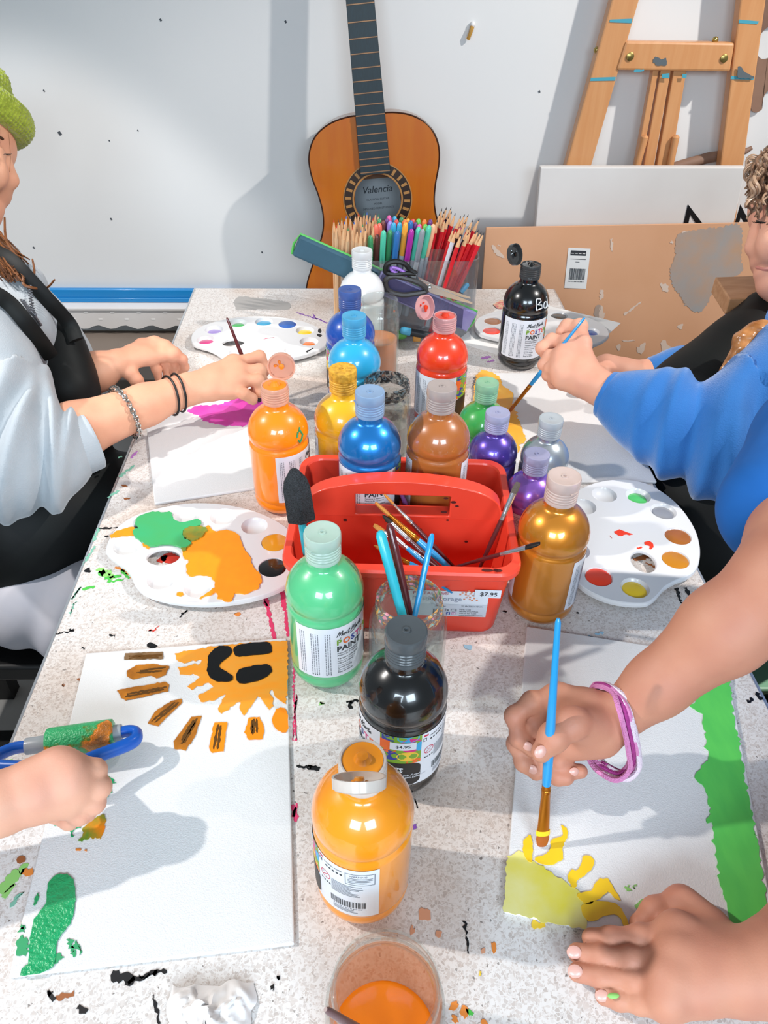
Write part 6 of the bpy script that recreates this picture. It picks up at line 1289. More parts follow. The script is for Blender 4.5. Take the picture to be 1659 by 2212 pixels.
# hair falling over the hoodie
def kf(x, y, o): 
    d = HD-o
    if y > 490: d = min(d, onface(x, y)-.004-.1*max(0, o-.03))
    return K(x, y, d)
w = MB(); rh = random.Random(9)
for i in range(260):
    x0 = rh.uniform(-80, -24); o = rh.uniform(.025, .07); x1 = (x0+80)*.75+rh.uniform(-4, 22); yy = rh.uniform(545, 610); wv = rh.uniform(2, 7); ph = rh.uniform(0, 6)
    strand(w, [kf(x0, 310+rh.uniform(-20, 20), o+.012), kf(x0-6, 400, o+.012)]+[kf(lerp(x0-4, x1, t**1.4)+wv*math.sin(t*7+ph), lerp(465, yy, t), o) for t in (0, .33, .66, 1)], rh.uniform(.0008, .0016), 1 if rh.random() < .35 else 0, 4, 5)
for pts in ([(0, 500), (28, 545), (52, 580), (50, 612), (72, 622), (100, 622), (118, 604)], [(-4, 520), (30, 560), (60, 600), (74, 590), (70, 560)], [(10, 470), (14, 520), (40, 560), (58, 590), (64, 600)]):
    strand(w, [kf(a, b, .05) for a, b in pts], .0018, 1)
w.tube([k(a, b, .03) for a, b in ((28, 266), (34, 300), (37, 340), (35, 372))], .00035, 5, 1)
hairA = w.build('hair', [M_aub, M_aub2], bodyA)
S = SDF(.004); S.ell(k(-140, 330), (.066, .112, .078), RF, .02); S.cap(k(-160, 400), k(-150, 540, -.01), .060, .052, .03); S.ell(k(-110, 300, .03), (.05, .08, .055), RF, .02)
sdf_build([S.mesh(1)], 'hair_cap', M_aub, hairA)
# apron
M_apr = mat('black_apron_cloth', '#08090a', 0.6, noise_amt=.5, noise_scale=20, col2='#0d1311', spec=.3)
S = SDF(0.0046)
S.cap(chest+Vector((.035, -.010, -.03)), hips+Vector((.05, -.01, 0)), .113, .125, .04, 'u', 't')
S.cap(K(60, 1130, 1.12), K(-80, 1120, 1.12), .105, .115, .04, 'u', 't'); S.cap(K(60, 1130, 1.12), Vector((-.29, .93, -.10)), .105, .060, .04, 'u', 't'); S.cap(hips+Vector((.05, -.01, 0)), K(60, 1100, 1.12), .12, .105, .05, 'u', 't')
S.cap(K(150, 830, 1.10), K(172, 930, 1.09), .028, .04, .04, 'u', 't'); S.cap(K(128, 745, 1.085), K(150, 830, 1.08), .034, .034, .03, 'u', 't')
aprA = sdf_build([S.mesh(2)], 'apron', M_apr, bodyA)
for L in ([(-150, 500), (-90, 505), (-20, 540), (20, 560), (60, 600), (110, 655), (150, 700), (165, 735)], [(-170, 590), (-90, 600), (-20, 630), (20, 655), (55, 695), (90, 740), (110, 770)]):
    w = MB(); q = smooth_path([K(a, b, min(onface(a, b), 1.06)-.006) for a, b in L], 5); w.tube(q, .0105, 10, flat=(.35, 1.0), ref=E3); w.build('strap', M_apr, aprA)
w = MB()
for pl in ([(100, 778), (128, 790), (140, 810), (160, 850)], [(106, 782), (118, 786)]): w.tube(smooth_path([K(a, b, 1.0) for a, b in pl], 4), .0009, 5)
# trousers and stool
M_trou = mat('pale_lilac_trousers', '#aeacb2', 0.85, noise_amt=.4, noise_scale=18, col2='#959ba9')
S = SDF(0.005); kn = Vector((-.27, .80, -.20))
S.cap(Vector((-.64, .87, -.20)), Vector((-.40, .79, -.20)), .085, .072, .02, 'u', 't'); S.cap(Vector((-.40, .79, -.20)), kn, .072, .060, .02, 'u', 't'); S.cap(Vector((-.64, 1.03, -.20)), Vector((-.27, 1.02, -.20)), .08, .06, .02, 'u', 't')
S.cap(kn, Vector((-.26, .84, -.64)), .058, .045, .03, 'u', 't'); S.cap(Vector((-.27, 1.02, -.20)), Vector((-.26, 1.03, -.64)), .058, .045, .03, 'u', 't')
V2, F2 = S.mesh(2); V2 = folds(V2, Vector((-.64, .87, -.20)), np.array((1.0, -.2, 0))/math.sqrt(1.04), [(.14, .006, .030, .05, .5), (.24, .006, .022, .05, 1.4), (.19, -.005, .020, .05, .9)], .12)
sdf_build([(V2, F2)], 'trousers', M_trou, bodyA)
w = MB()
for y in (.85, 1.03): w.ball((-.23, y, -.685), .045, 14, sc=(1.9, .85, .75))
w.build('shoes', M_black, bodyA)
st = thing('stool', 'black stool under the person in grey hoodie', 'stool', (-.56, .92, -TZ))
w = MB(); w.box((-.76, .765, -.335), (-.385, 1.08, -.302)); w.build('seat', M_black, st, bevel=.006)
for x in (-.735, -.415):
    for y in (.79, 1.05):
        w = MB(); w.bar((x, y, -TZ), (x*.995+(-.575)*.005, y, -.30), .034, .034); w.build('leg', M_black, st)
for y in (.79, 1.05):
    w = MB(); w.box((-.735, y-.011, -.53), (-.415, y+.011, -.505)); w.build('stretcher', M_black, st)
w = MB(); w.box((-.747, .79, -.53), (-.724, 1.05, -.505)); w.build('stretcher', M_black, st)
# bracelets
axf = (wr-elbow).normalized()
fx_ = lambda t: lerp(elbow, wr, t)
def tof(px, py):                                   # forearm parameter nearest to a pixel column
    best = min(range(101), key=lambda i: abs(((fx_(i/100)-Vector(CAM_C)).dot(E1)/(fx_(i/100)-Vector(CAM_C)).dot(-E3))*F_PX+CX-px)); return best/100
for i, (px, r_) in enumerate(((366, .0268), (384, .0262))):
    w = MB(); w.tube(cyl_ring(fx_(tof(px, 855)), axf, r_, 0, 36, .004, .8+i*.3), .0016, 8, caps=False); w.build('hair_tie', M_black, bodyA)
w = MB(); cb_ = cyl_ring(fx_(tof(270, 920)), (axf+E2*.06).normalized(), .0350, 0, 44)
for i in range(44):
    c_, d_ = cb_[i], (cb_[i+1]-cb_[i]).normalized(); o_ = (c_-fx_(tof(270, 920))).normalized(); x_ = d_.cross(o_)
    aa_ = .7 if i % 2 else -.7; y_ = (o_*math.cos(aa_)+x_*math.sin(aa_))
    w.tube([c_+d_*(.0042*math.cos(t))+y_*(.0032*math.sin(t)) for t in [2*math.pi*j/10 for j in range(11)]], .0012, 6, caps=False)
w.build('chain_bracelet', mat('silver_chain', '#c4c2bd', .2, metal=.95), bodyA)
brush('dark maroon brush held by the person in the grey hoodie', A(490, 686, 1.035), z(562, 868, .006), 'maroon', 'silver', 'dark', .0030, .028, .012, True, 'brushes in use')
# ---------------------------------------------------------------- person B: blue sweatshirt, right back
pb = thing('person', 'person in light blue sweatshirt and black apron painting with a blue brush', 'person', (.62, 1.0, -TZ), 'people at the table')
S = SDF(0.0019); wr = z(1302, 842, .075)
S.chain([K(1420, 900, 1.02), lerp(K(1420, 900, 1.02), wr, .6), wr], [.034, .031, .0235], .012, 'arm')
mc = [z(1228, 742, .105), z(1216, 772, .096), z(1212, 797, .086), z(1216, 820, .075)]
palm(S, wr, mc, .026, .0125, .012)
finger(S, [mc[0], z(1192, 735, .102), z(1171, 752, .092), z(1184, 772, .080), z(1208, 768, .078)], 'f1', .0100, .0078)
finger(S, [mc[1], z(1188, 770, .090), z(1176, 788, .078), z(1190, 800, .068), z(1210, 796, .066)], 'f2', .0100, .0076)
finger(S, [mc[2], z(1190, 796, .080), z(1184, 810, .068), z(1200, 818, .058)], 'f3', .0096, .0074)
finger(S, [mc[3], z(1198, 816, .070), z(1196, 828, .058), z(1212, 830, .052)], 'f4', .0088, .0066)
finger(S, [lerp(wr, mc[0], .45), z(1258, 742, .110), z(1252, 706, .118), z(1226, 706, .112), z(1212, 717, .106)], 'th', .0130, .0082, .004)
hb1 = S.mesh(2)
S = SDF(0.003); S.chain([K(1480, 800, 1.2), K(1405, 818, 1.2), K(1340, 808, 1.19), K(1308, 797, 1.19), K(1285, 800, 1.19)], [.03, .028, .024, .021, .016], .01, 'arm')
for i in range(4): finger(S, [K(1290, 795+i*5, 1.185-i*.004), K(1270, 800+i*5, 1.185), K(1262, 812+i*4, 1.18)], 'g%d' % i, .0085, .0064)
finger(S, [K(1300, 808, 1.17), K(1286, 818, 1.165), K(1274, 822, 1.165)], 'gt', .010, .007)
hb2 = S.mesh(2)
S = SDF(0.0026); HD2 = 1.12; k2 = lambda x, y, o=0.0: K(x, y, HD2-o)
S.ell(k2(1752, 455), (.080, .104, .072), RF, .02); S.ell(k2(1715, 555), (.052, .055, .052), RF, .03); S.ell(k2(1660, 440), (.016, .028, .045), RF, .02)
S.chain([k2(1642, 462), k2(1632, 505), k2(1628, 534)], [.0060, .0078, .0100], .010); S.cap(k2(1628, 534), k2(1645, 542), .0095, .011, .012); S.ell(k2(1643, 543, .010), (.009, .007, .008), RF, .008)
S.ell(k2(1662, 562), (.022, .018, .030), RF, .015); S.ell(k2(1640, 568, .004), (.0095, .0058, .017), RF, .006); S.ell(k2(1645, 590, .004), (.0095, .0070, .016), RF, .006); S.ell(k2(1664, 618), (.018, .015, .022), RF, .018)
S.ell(k2(1662, 480, .028), (.014, .010, .016), RF, .01); S.ell(k2(1672, 525, .036), (.024, .026, .020), RF, .02); S.cap(k2(1755, 560), k2(1760, 690), .052, .056, .03)
headB = S.mesh(2)
bodyB = sdf_build([hb1, hb2, headB], 'body', SK_B, pb)
w = MB(); w.tube(smooth_path([k2(1634, 477, .018), k2(1644, 481, .034), k2(1658, 480, .042), k2(1672, 474, .046)], 5), .0013, 6)
for i in range(6): a = k2(1637+i*4, 480, .026+i*.003); w.tube([a, a-E1*.005-E2*.001, a-E1*.008+E2*.001], [.0006, .0005, .0002], 5)
w.build('eyelashes', M_black, bodyB)
w = MB(); w.tube(smooth_path([k2(1636, 448, .020), k2(1650, 438, .036), k2(1680, 440, .052)], 4), .0022, 6); w.build('eyebrow', mat('brown_curls', '#7a5a44', 0.45), bodyB)
w = MB(); w.tube(smooth_path([k2(1636, 577, .006), k2(1650, 581, .018), k2(1668, 580, .026)], 4), .0034, 8); w.build('lips', mat('lip_pink', '#bd7a6e', 0.45), bodyB)
w = MB(); rh = random.Random(31); M_cu = mat('brown_curls', '#7a5a44', 0.45); M_cu2 = mat('light_brown_curls', '#a98a70', 0.4)
S = SDF(.005); S.ell(k2(1762, 430), (.088, .098, .084), RF, .01); S.ell(k2(1690, 380, .02), (.035, .030, .050), RF, .03)
for i in range(110):
    x0 = rh.uniform(1640, 1760); y0 = rh.uniform(320, 400); o = rh.uniform(.03, .085); L = rh.uniform(40, 90); ph = rh.uniform(0, 6); am = rh.uniform(5, 10); pts = []
    for j in range(12): t = j/11; pts.append(k2(x0-26*t*(1 if x0 < 1690 else .2)+am*math.sin(t*9+ph), y0+L*t, o+.006*math.cos(t*9+ph)))
    strand(w, pts, rh.uniform(.0014, .0028), 1 if rh.random() < .4 else 0, 3, 5)
for i in range(26):
    x0 = rh.uniform(1614, 1650); y0 = rh.uniform(345, 395); ph = rh.uniform(0, 6)
    strand(w, [k2(1660+rh.uniform(-8, 8), 345+rh.uniform(-10, 10), .04), k2(x0+6*math.cos(ph), y0-14, .045), k2(x0-8, y0+6*math.sin(ph), .04), k2(x0+4, y0+20, .036), k2(x0-6, y0+rh.uniform(26, 44), .04)], .0011, 1, 4, 5)
crown_hair(w, k2(1762, 430), Matrix((E3, E1, E2)).transposed(), (.084, .090, .098), (0, -1, 0), 330, .35, .0085, 5, .0021)
hairB = w.build('hair', [M_cu, M_cu2], bodyB)
V, Fq = S.mesh(1); sdf_build([(V, Fq)], 'hair_cap', M_cu, hairB)
M_swt = mat('blue_sweatshirt', '#2f78c4', 0.85, noise_amt=.45, noise_scale=18, col2='#2566ad', sheen=.5, bump=.35, bump_scale=600)
S = SDF(.0042)
chest, hips, neck = Vector((.675, 1.0, .04)), Vector((.65, .95, -.17)), Vector((.685, 1.07, .115))
S.cap(hips, chest, .135, .125, .05, 'u', 't'); S.cap(chest, neck, .12, .06, .06, 'u', 't')
sh, el, cu = K(1740, 800, 1.0), K(1585, 965, .985), K(1322, 858, 1.055)
S.chain([sh, lerp(sh, el, .5), el, lerp(el, cu, .35), lerp(el, cu, .7), lerp(el, cu, .92)], [.078, .070, .066, .060, .050, .036], .03, 't')
S.chain([chest+Vector((-.03, .12, .03)), K(1560, 800, 1.24), K(1470, 812, 1.205), K(1420, 815, 1.2)], [.06, .05, .042, .034], .02, 't')
V, Fq = S.mesh(2); ax = np.array((cu-el).normalized())
V = folds(V, el, ax, [(.030, .010, .012, .020, .3), (.055, -.009, .010, .02, .5), (.080, .009, .010, .016, .9), (.106, .005, .010, .012, 1.8), (-.03, -.010, .012, .03, 1.0), (.0, .009, .012, .03, .8)], .10)
swt = sdf_build([(V, Fq)], 'sweatshirt', M_swt, bodyB)
ca, cb = lerp(el, cu, .84), K(1308, 851, 1.060); axc = (cb-ca).normalized(); Lc_ = (cb-ca).length
w = MB(); n = 60; rows = []
for t, r in ((-.1, .036), (0, .0345), (.1, .0365), (.5, .0350), (.9, .0338), (1.0, .0325), (1.0, .0290), (.6, .0280)):
    x = axc.orthogonal().normalized(); y = axc.cross(x); rows.append([ca+axc*(t*Lc_)+(x*math.cos(2*math.pi*i/n)+y*math.sin(2*math.pi*i/n))*r for i in range(n)])
for a, b in zip(rows[:-1], rows[1:]): w.add(a+b, [(i, (i+1) % n, n+(i+1) % n, n+i) for i in range(n)])
w.build('cuff', M_swt, swt, angle=80)
S = SDF(.0046); S.cap(K(1590, 775, 1.15), K(1520, 880, 1.14), .050, .080, .05, 'u', 't'); S.cap(K(1655, 690, 1.17), K(1590, 775, 1.15), .045, .050, .05, 'u', 't'); S.cap(K(1520, 880, 1.14), K(1560, 1080, 1.10), .080, .115, .05, 'u', 't'); S.cap(K(1560, 1090, 1.10), K(1640, 1200, 1.08), .12, .13, .05, 'u', 't'); S.cap(K(1560, 1090, 1.10), Vector((.40, .88, -.12)), .11, .06, .05, 'u', 't')
aprB = sdf_build([S.mesh(2)], 'apron', M_apr, bodyB)
w = MB(); rr = random.Random(8)
for i in range(16):
    c_ = K(rr.uniform(1480, 1590), rr.uniform(690, 830), 1.055); w.ball(c_, .0016, 6)
S = SDF(.003)
for a, b in (((1570, 800), (1650, 710)), ((1580, 790), (1630, 715)), ((1566, 806), (1600, 762)), ((1600, 760), (1659, 742)), ((1640, 705), (1600, 735))): S.cap(K(*a, 1.02), K(*b, 1.015), .008, .012, .006)
V, Fq = S.mesh(1); V = V+np.array([noise.noise(Vector(p)*90) for p in V])[:, None]*np.array(E3)*.006
sdf_build([(V, Fq)], 'copper_hair_end', mat('copper_hair', '#8a5220', .3, noise_amt=.8, noise_scale=60, col2='#c98a52', coat=.5), bodyB)
S = SDF(.006)
for y0, y1 in ((.90, .88), (1.04, 1.04)): S.cap(Vector((.66, y0, -.20)), Vector((.36, y1, -.20)), .08, .062, .02, 'u', 't'); S.cap(Vector((.36, y1, -.20)), Vector((.35, y1, -.66)), .06, .045, .02, 'u', 't')
sdf_build([S.mesh(1)], 'trousers', M_black, bodyB)
w = MB()
for y in (.88, 1.04): w.ball((.33, y, -.685), .045, 14, sc=(1.9, .85, .75))
w.build('shoes', M_black, bodyB)
brush('bright blue brush with copper ferrule held by the person in blue', K(1263, 686, 1.065), z(1101, 888, .0065), 'blue', 'gold', 'copper', .0030, .040, .010, True, 'brushes in use')
# ---------------------------------------------------------------- person C: right front, dark blue T-shirt, yarn bracelet
pcn = thing('person', 'person with bare arm and pink yarn bracelet painting the yellow sun', 'person', (.58, .47, -TZ), 'people at the table')
S = SDF(0.0015); wr = z(1335, 1548, .085); el = K(1700, 1250, .565); shd = K(1775, 960, .70)
S.chain([shd, el], [.045, .036], .01, 'arm'); S.chain([el, lerp(el, wr, .35), lerp(el, wr, .75), wr], [.0345, .0325, .0235, .0195], .012, 'arm')
mc = [z(1205, 1508, .088), z(1190, 1535, .082), z(1196, 1565, .072), z(1215, 1595, .062)]
palm(S, wr, mc, .021, .0108, .011)
S.cap(z(1290, 1580, .078), z(1250, 1570, .090), .015, .013, .012, 'u', 'palm'); S.cap(z(1300, 1600, .068), z(1235, 1612, .060), .013, .011, .012, 'u', 'palm')
finger(S, [mc[0], z(1150, 1517, .092), z(1112, 1547, .082), z(1122, 1594, .068), z(1150, 1620, .060)], 'f1', .0088, .0062)
finger(S, [mc[1], z(1138, 1570, .070), z(1116, 1606, .056), z(1132, 1646, .046), z(1158, 1670, .040)], 'f2', .0086, .0062)
finger(S, [mc[2], z(1165, 1615, .055), z(1178, 1660, .042), z(1205, 1676, .040), z(1224, 1680, .042)], 'f3', .0084, .0062)
finger(S, [mc[3], z(1205, 1645, .048), z(1222, 1668, .042), z(1254, 1666, .044)], 'f4', .0076, .0060)
finger(S, [z(1285, 1562, .092), z(1235, 1562, .104), z(1196, 1592, .100), z(1170, 1624, .090)], 'th', .0130, .0082, .004)
hc1 = S.mesh(1)
S = SDF(0.0013); wr5 = z(1602, 2105, .036)
S.chain([Vector((.46, .30, .045)), lerp(Vector((.46, .30, .045)), wr5, .5), wr5+Vector((.02, .002, .002)), wr5], [.034, .033, .0270, .0255], .012, 'arm')
S.cap(Vector((.46, .30, .045)), Vector((.56, .36, .20)), .036, .045, .02, 'u', 'arm')
m5 = [z(1462, 2015, .034), z(1462, 2066, .037), z(1446, 2115, .034), z(1440, 2160, .028)]
palm(S, wr5, m5, .026, .0120, .012)
S.cap(z(1500, 1975, .024), z(1560, 2040, .028), .0125, .016, .012, 'u', 'palm')
for i, p in enumerate(m5): S.ell(p+Vector((0, 0, .004)), (.0105, .0095, .0095), None, .008, 'u', 'palm')
finger(S, [m5[0], z(1385, 2026, .029), z(1320, 2029, .020), z(1277, 2026, .014)], 'f1', .0092, .0068)
finger(S, [m5[1], z(1365, 2072, .027), z(1300, 2066, .019), z(1246, 2058, .013)], 'f2', .0085, .0066)
finger(S, [m5[2], z(1372, 2118, .024), z(1300, 2110, .017), z(1247, 2100, .012)], 'f3', .0083, .0065)
finger(S, [m5[3], z(1384, 2165, .020), z(1338, 2158, .015), z(1304, 2152, .011)], 'f4', .0076, .0060)
finger(S, [z(1535, 2000, .026), z(1472, 1952, .024), z(1418, 1972, .018), z(1384, 1998, .013)], 'th', .0125, .0085, .004)
hc2 = S.mesh(1)
S = SDF(.006); S.cap((.60, .40, -.02), (.60, .52, -.02), .11, .11, .03); S.cap((.60, .46, -.02), (.60, .46, -.20), .12, .125, .05); S.cap(shd, (.60, .50, .10), .05, .08, .04); S.cap((.56, .36, .20), (.60, .44, .10), .05, .08, .04)
S.cap((.585, .47, .12), (.575, .47, .26), .052, .048, .03); S.ell((.575, .47, .345), (.085, .070, .105), None, .02); S.ell((.485, .47, .335), (.016, .012, .014), None, .012); S.ell((.515, .47, .29), (.03, .03, .03), None, .02)
S.cap((.60, .54, .10), shd, .06, .047, .03)
hc3 = S.mesh(2)
bodyC = sdf_build([hc1, hc2, hc3], 'body', SK_C, pcn)
up = Vector((-.1, -.5, .85))
nails(bodyC, [(z(1167, 1624, .0985), z(1170, 1630, .09)-z(1196, 1592, .10), (0, -.75, .6), .95), (z(1240, 2057, .0198), (-1, .06, -.12), up, .95), (z(1242, 2098, .0188), (-1, .08, -.12), up, .95), (z(1300, 2151, .0168), (-1, .1, -.12), up, .85), (z(1240, 1667, .0485), (1, .1, 0.0), (-.1, -.7, .6), .75), (z(1140, 1612, .0690), z(1150, 1620, .06)-z(1122, 1594, .068), (-.5, -.5, .7), .8), (z(1150, 1662, .0478), z(1158, 1670, .04)-z(1132, 1646, .046), (-.5, -.5, .7), .8)])
w = MB(); q5 = z(1325, 2151, .0235)
w.ball(q5, .0033, 10, sc=(1.3, .6, .35)); w.build('green_paint_spot', PAINT['lightgreen'], bodyC)
S = SDF(.006); S.cap((.60, .40, -.02), (.60, .52, -.02), .118, .118, .03); S.cap((.60, .46, -.02), (.60, .46, -.20), .128, .133, .05); S.cap((.60, .53, .06), shd, .080, .056, .04); S.cap(shd, K(1690, 1100, .640), .058, .052, .02); S.cap((.60, .40, .08), (.56, .36, .20), .085, .06, .04); S.cap((.56, .36, .20), (.52, .33, .13), .06, .055, .02); S.cap((.575, .43, .06), (.575, .52, .06), .112, .112, .04); S.cap((.585, .42, .13), (.585, .52, .13), .085, .085, .04)
sdf_build([S.mesh(2)], 't_shirt', mat('dark_blue_t_shirt', '#0e5fae', .85, noise_amt=.3, noise_scale=30), bodyC)
S = SDF(.006); S.ell((.590, .47, .37), (.090, .078, .098), None, .02); S.cap((.645, .47, .38), (.66, .47, .20), .05, .035, .04)
hcC = sdf_build([S.mesh(1)], 'hair', M_cu, bodyC)
w = MB(); crown_hair(w, (.590, .47, .37), I3, (.092, .080, .10), (-1, 0, 0), 260, .9, .0015, 3, .0026); w.build('hair_strands', [M_cu, M_cu2], hcC)
eyes(bodyC, (.5045, .47, .352), (-1, 0, -.15))
S = SDF(.006)
for y0 in (.40, .55): S.cap((.62, y0, -.22), (.45, y0, -.24), .08, .065, .02); S.cap((.45, y0, -.24), (.45, y0, -.69), .06, .045, .02)
sdf_build([S.mesh(1)], 'trousers', M_black, bodyC)
cs = thing('stool', 'wooden stool under the person with the yarn bracelet', 'stool', (.64, .47, -TZ))
w = MB(); w.lathe([(-.365, .15), (-.36, .16), (-.335, .16), (-.33, .15)], 30, T(.66, .47, 0)); w.build('seat', M_oak, cs)
for a_ in range(4):
    w = MB(); dx, dy = .11*math.cos(a_*1.571+.785), .11*math.sin(a_*1.571+.785); w.tube([(.66+dx*1.25, .47+dy*1.25, -TZ), (.66+dx, .47+dy, -.36)], .014, 10); w.build('leg', M_oak, cs)
# yarn bracelet
w = MB(); rr = random.Random(2)
for i in range(10):
    dx, dy = rr.uniform(-13, 12), rr.uniform(-6, 9); lo = rr.uniform(-14, 8)
    L = [(1281, 1488, .088), (1300, 1480, .104), (1326, 1492, .1135), (1344, 1520, .1135), (1356, 1565, .101), (1366, 1615, .078), (1368+lo*.3, 1655+lo, .058), (1342, 1678+lo, .048), (1308, 1664+lo, .045), (1284, 1640, .044), (1272, 1600, .050), (1270, 1540, .064)]
    q = [P(x+dx*(.35 if k < 3 else 1), y+dy*(.5 if k < 3 else 1), h+rr.uniform(-.001, .0025)) for k, (x, y, h) in enumerate(L)]
    w.tube(smooth_path(q, 5, True)+[smooth_path(q, 5, True)[0]], .0018+.0005*(i % 2), 6, (0, 1, 2)[i % 3], caps=False)
w.build('yarn_bracelet', [mat('pink_yarn', '#d887b8', .9, bump=.8, bump_scale=900), mat('white_yarn', '#e8d5e2', .9, bump=.8, bump_scale=900), mat('magenta_yarn', '#a83a86', .9, bump=.8, bump_scale=900)], bodyC)
brush('long blue brush with copper ferrule painting the yellow sun', K(1206, 1336, .548), z(1171, 1827, .0065), 'blue', 'gold', 'copper', .0036, .048, .012, True, 'brushes in use', yellow=Pc_y2)
# ---------------------------------------------------------------- person D: front left, hand on a paint roller
pd = thing('person', 'person whose hand pushes the green paint roller over the canvas', 'person', (-.66, .25, -TZ), 'people at the table')
S = SDF(0.0015); wr = z(-4, 1738, .066); eld = Vector((-.47, .275, .075))
S.chain([eld, lerp(eld, wr, .5), wr], [.033, .029, .0240], .012, 'arm')
mc = [z(132, 1652, .080), z(155, 1672, .076), z(160, 1702, .068), z(146, 1730, .057)]
palm(S, wr, mc, .022, .0105, .012)
S.cap(z(40, 1690, .074), z(110, 1655, .078), .010, .010, .012, 'u', 'palm')
finger(S, [mc[0], z(205, 1664, .070), z(208, 1684, .054), z(180, 1698, .044)], 'f1', .0086, .0068)
finger(S, [mc[1], z(215, 1700, .062), z(204, 1724, .046), z(170, 1728, .038)], 'f2', .0086, .0068)
finger(S, [mc[2], z(203, 1734, .052), z(185, 1754, .038), z(150, 1752, .033)], 'f3', .0084, .0066)
finger(S, [mc[3], z(172, 1760, .043), z(150, 1772, .032), z(108, 1760, .031)], 'f4', .0076, .0060)
finger(S, [z(60, 1712, .066), z(105, 1706, .052), z(140, 1694, .042), z(170, 1694, .036)], 'th', .0105, .0070)
hd1 = S.mesh(1)
S = SDF(.006); S.cap(eld, (-.62, .22, .16), .038, .05, .03); S.cap((-.64, .16, .02), (-.64, .28, .02), .10, .10, .03); S.cap((-.64, .22, .02), (-.64, .22, -.20), .11, .12, .05); S.cap((-.64, .20, .10), (-.63, .18, .24), .05, .048, .03); S.ell((-.62, .17, .325), (.085, .07, .10), None, .02); S.ell((-.535, .17, .315), (.014, .012, .012), None, .012); S.ell((-.565, .17, .275), (.028, .03, .028), None, .02)
hd2 = S.mesh(2)
bodyD = sdf_build([hd1, hd2], 'body', SK_D, pd)
S = SDF(.006); S.cap((-.64, .16, .02), (-.64, .28, .02), .108, .108, .03); S.cap((-.64, .22, .02), (-.64, .22, -.22), .118, .128, .05); S.cap((-.64, .25, .08), (-.58, .235, .14), .08, .062, .04)
sdf_build([S.mesh(2)], 't_shirt', mat('white_t_shirt', '#d8d8da', .85), bodyD)
S = SDF(.006); S.ell((-.635, .17, .35), (.090, .078, .096), None, .02); hcD = sdf_build([S.mesh(1)], 'hair', M_aub, bodyD)
w = MB(); crown_hair(w, (-.635, .17, .35), I3, (.092, .080, .098), (1, 0, 0), 240, .35, .0015, 4, .0026); w.build('hair_strands', [M_aub, M_aub2], hcD)
eyes(bodyD, (-.5500, .17, .335), (1, 0, -.15))
S = SDF(.006)
for y0 in (.15, .30): S.cap((-.66, y0, -.22), (-.47, y0, -.24), .08, .065, .02); S.cap((-.47, y0, -.24), (-.47, y0, -.69), .06, .045, .02)
sdf_build([S.mesh(1)], 'trousers', M_black, bodyD)
ds = thing('stool', 'wooden stool under the person pushing the roller', 'stool', (-.68, .22, -TZ))
w = MB(); w.lathe([(-.365, .15), (-.36, .16), (-.335, .16), (-.33, .15)], 30, T(-.70, .22, 0)); w.build('seat', M_oak, ds)
for a_ in range(4):
    w = MB(); dx, dy = .11*math.cos(a_*1.571+.785), .11*math.sin(a_*1.571+.785); w.tube([(-.70+dx*1.25, .22+dy*1.25, -TZ), (-.70+dx, .22+dy, -.36)], .014, 10); w.build('leg', M_oak, ds)
# paint roller
ra, rb = z(101, 1606, .030), z(247, 1584, .030); axr = (rb-ra).normalized(); Lr = (rb-ra).length
rl = thing('paint_roller', 'small sponge paint roller coated in green and orange paint, blue handle', 'roller', tuple(ra))
def roller_mat():
    m = bpy.data.materials.new('painted_sponge'); m.use_nodes = True; nt = m.node_tree; b = nt.nodes['Principled BSDF']; N, L = nt.nodes.new, nt.links.new
    tc = N('ShaderNodeTexCoord'); n1 = N('ShaderNodeTexNoise'); n1.inputs['Scale'].default_value = 34; n1.inputs['Detail'].default_value = 4; L(tc.outputs['Object'], n1.inputs['Vector'])
    rp = N('ShaderNodeValToRGB'); cr = rp.color_ramp
    for p_, c in ((.40, '#2fb06a'), (.55, '#35b872'), (.585, '#6b8a26'), (.61, '#f28a14'), (.78, '#8a5a22')):
        e_ = cr.elements[0] if p_ == .40 else (cr.elements[1] if p_ == .75 else cr.elements.new(p_)); e_.position = p_; e_.color = (*lin(c), 1)
    L(n1.outputs['Fac'], rp.inputs['Fac']); L(rp.outputs['Color'], b.inputs['Base Color']); b.inputs['Roughness'].default_value = .35; b.inputs['Coat Weight'].default_value = .4
    n2 = N('ShaderNodeTexNoise'); n2.inputs['Scale'].default_value = 500; L(tc.outputs['Object'], n2.inputs['Vector']); bp = N('ShaderNodeBump'); bp.inputs['Strength'].default_value = .7; bp.inputs['Distance'].default_value = .002; L(n2.outputs['Fac'], bp.inputs['Height']); L(bp.outputs['Normal'], b.inputs['Normal'])
    return m
FR_ = frame(ra, rb); rr0 = .0128
w = MB(); w.lathe([(0, rr0*.80), (.0012, rr0*.96), (.003, rr0), (Lr-.003, rr0), (Lr-.0012, rr0*.97), (Lr, rr0*.82)], 40, FR_); w.build('sponge_sleeve', roller_mat(), rl, angle=50)
M_hub = mat('translucent_plastic', '#b9c0c6', .3, trans=.3); M_bl = mat('cobalt_plastic', '#0d5cc0', .35, coat=.3)
w = MB(); w.lathe([(-.017, .0068), (-.016, .0072), (0, .0072)], 24, FR_); w.build('axle_hub', M_hub, rl)
w = MB(); w.lathe([(Lr, .0072), (Lr+.006, .0072), (Lr+.0065, .0066)], 24, FR_); w.build('axle_hub', M_hub, rl)
hl, hr = ra-axr*.015, rb+axr*.006
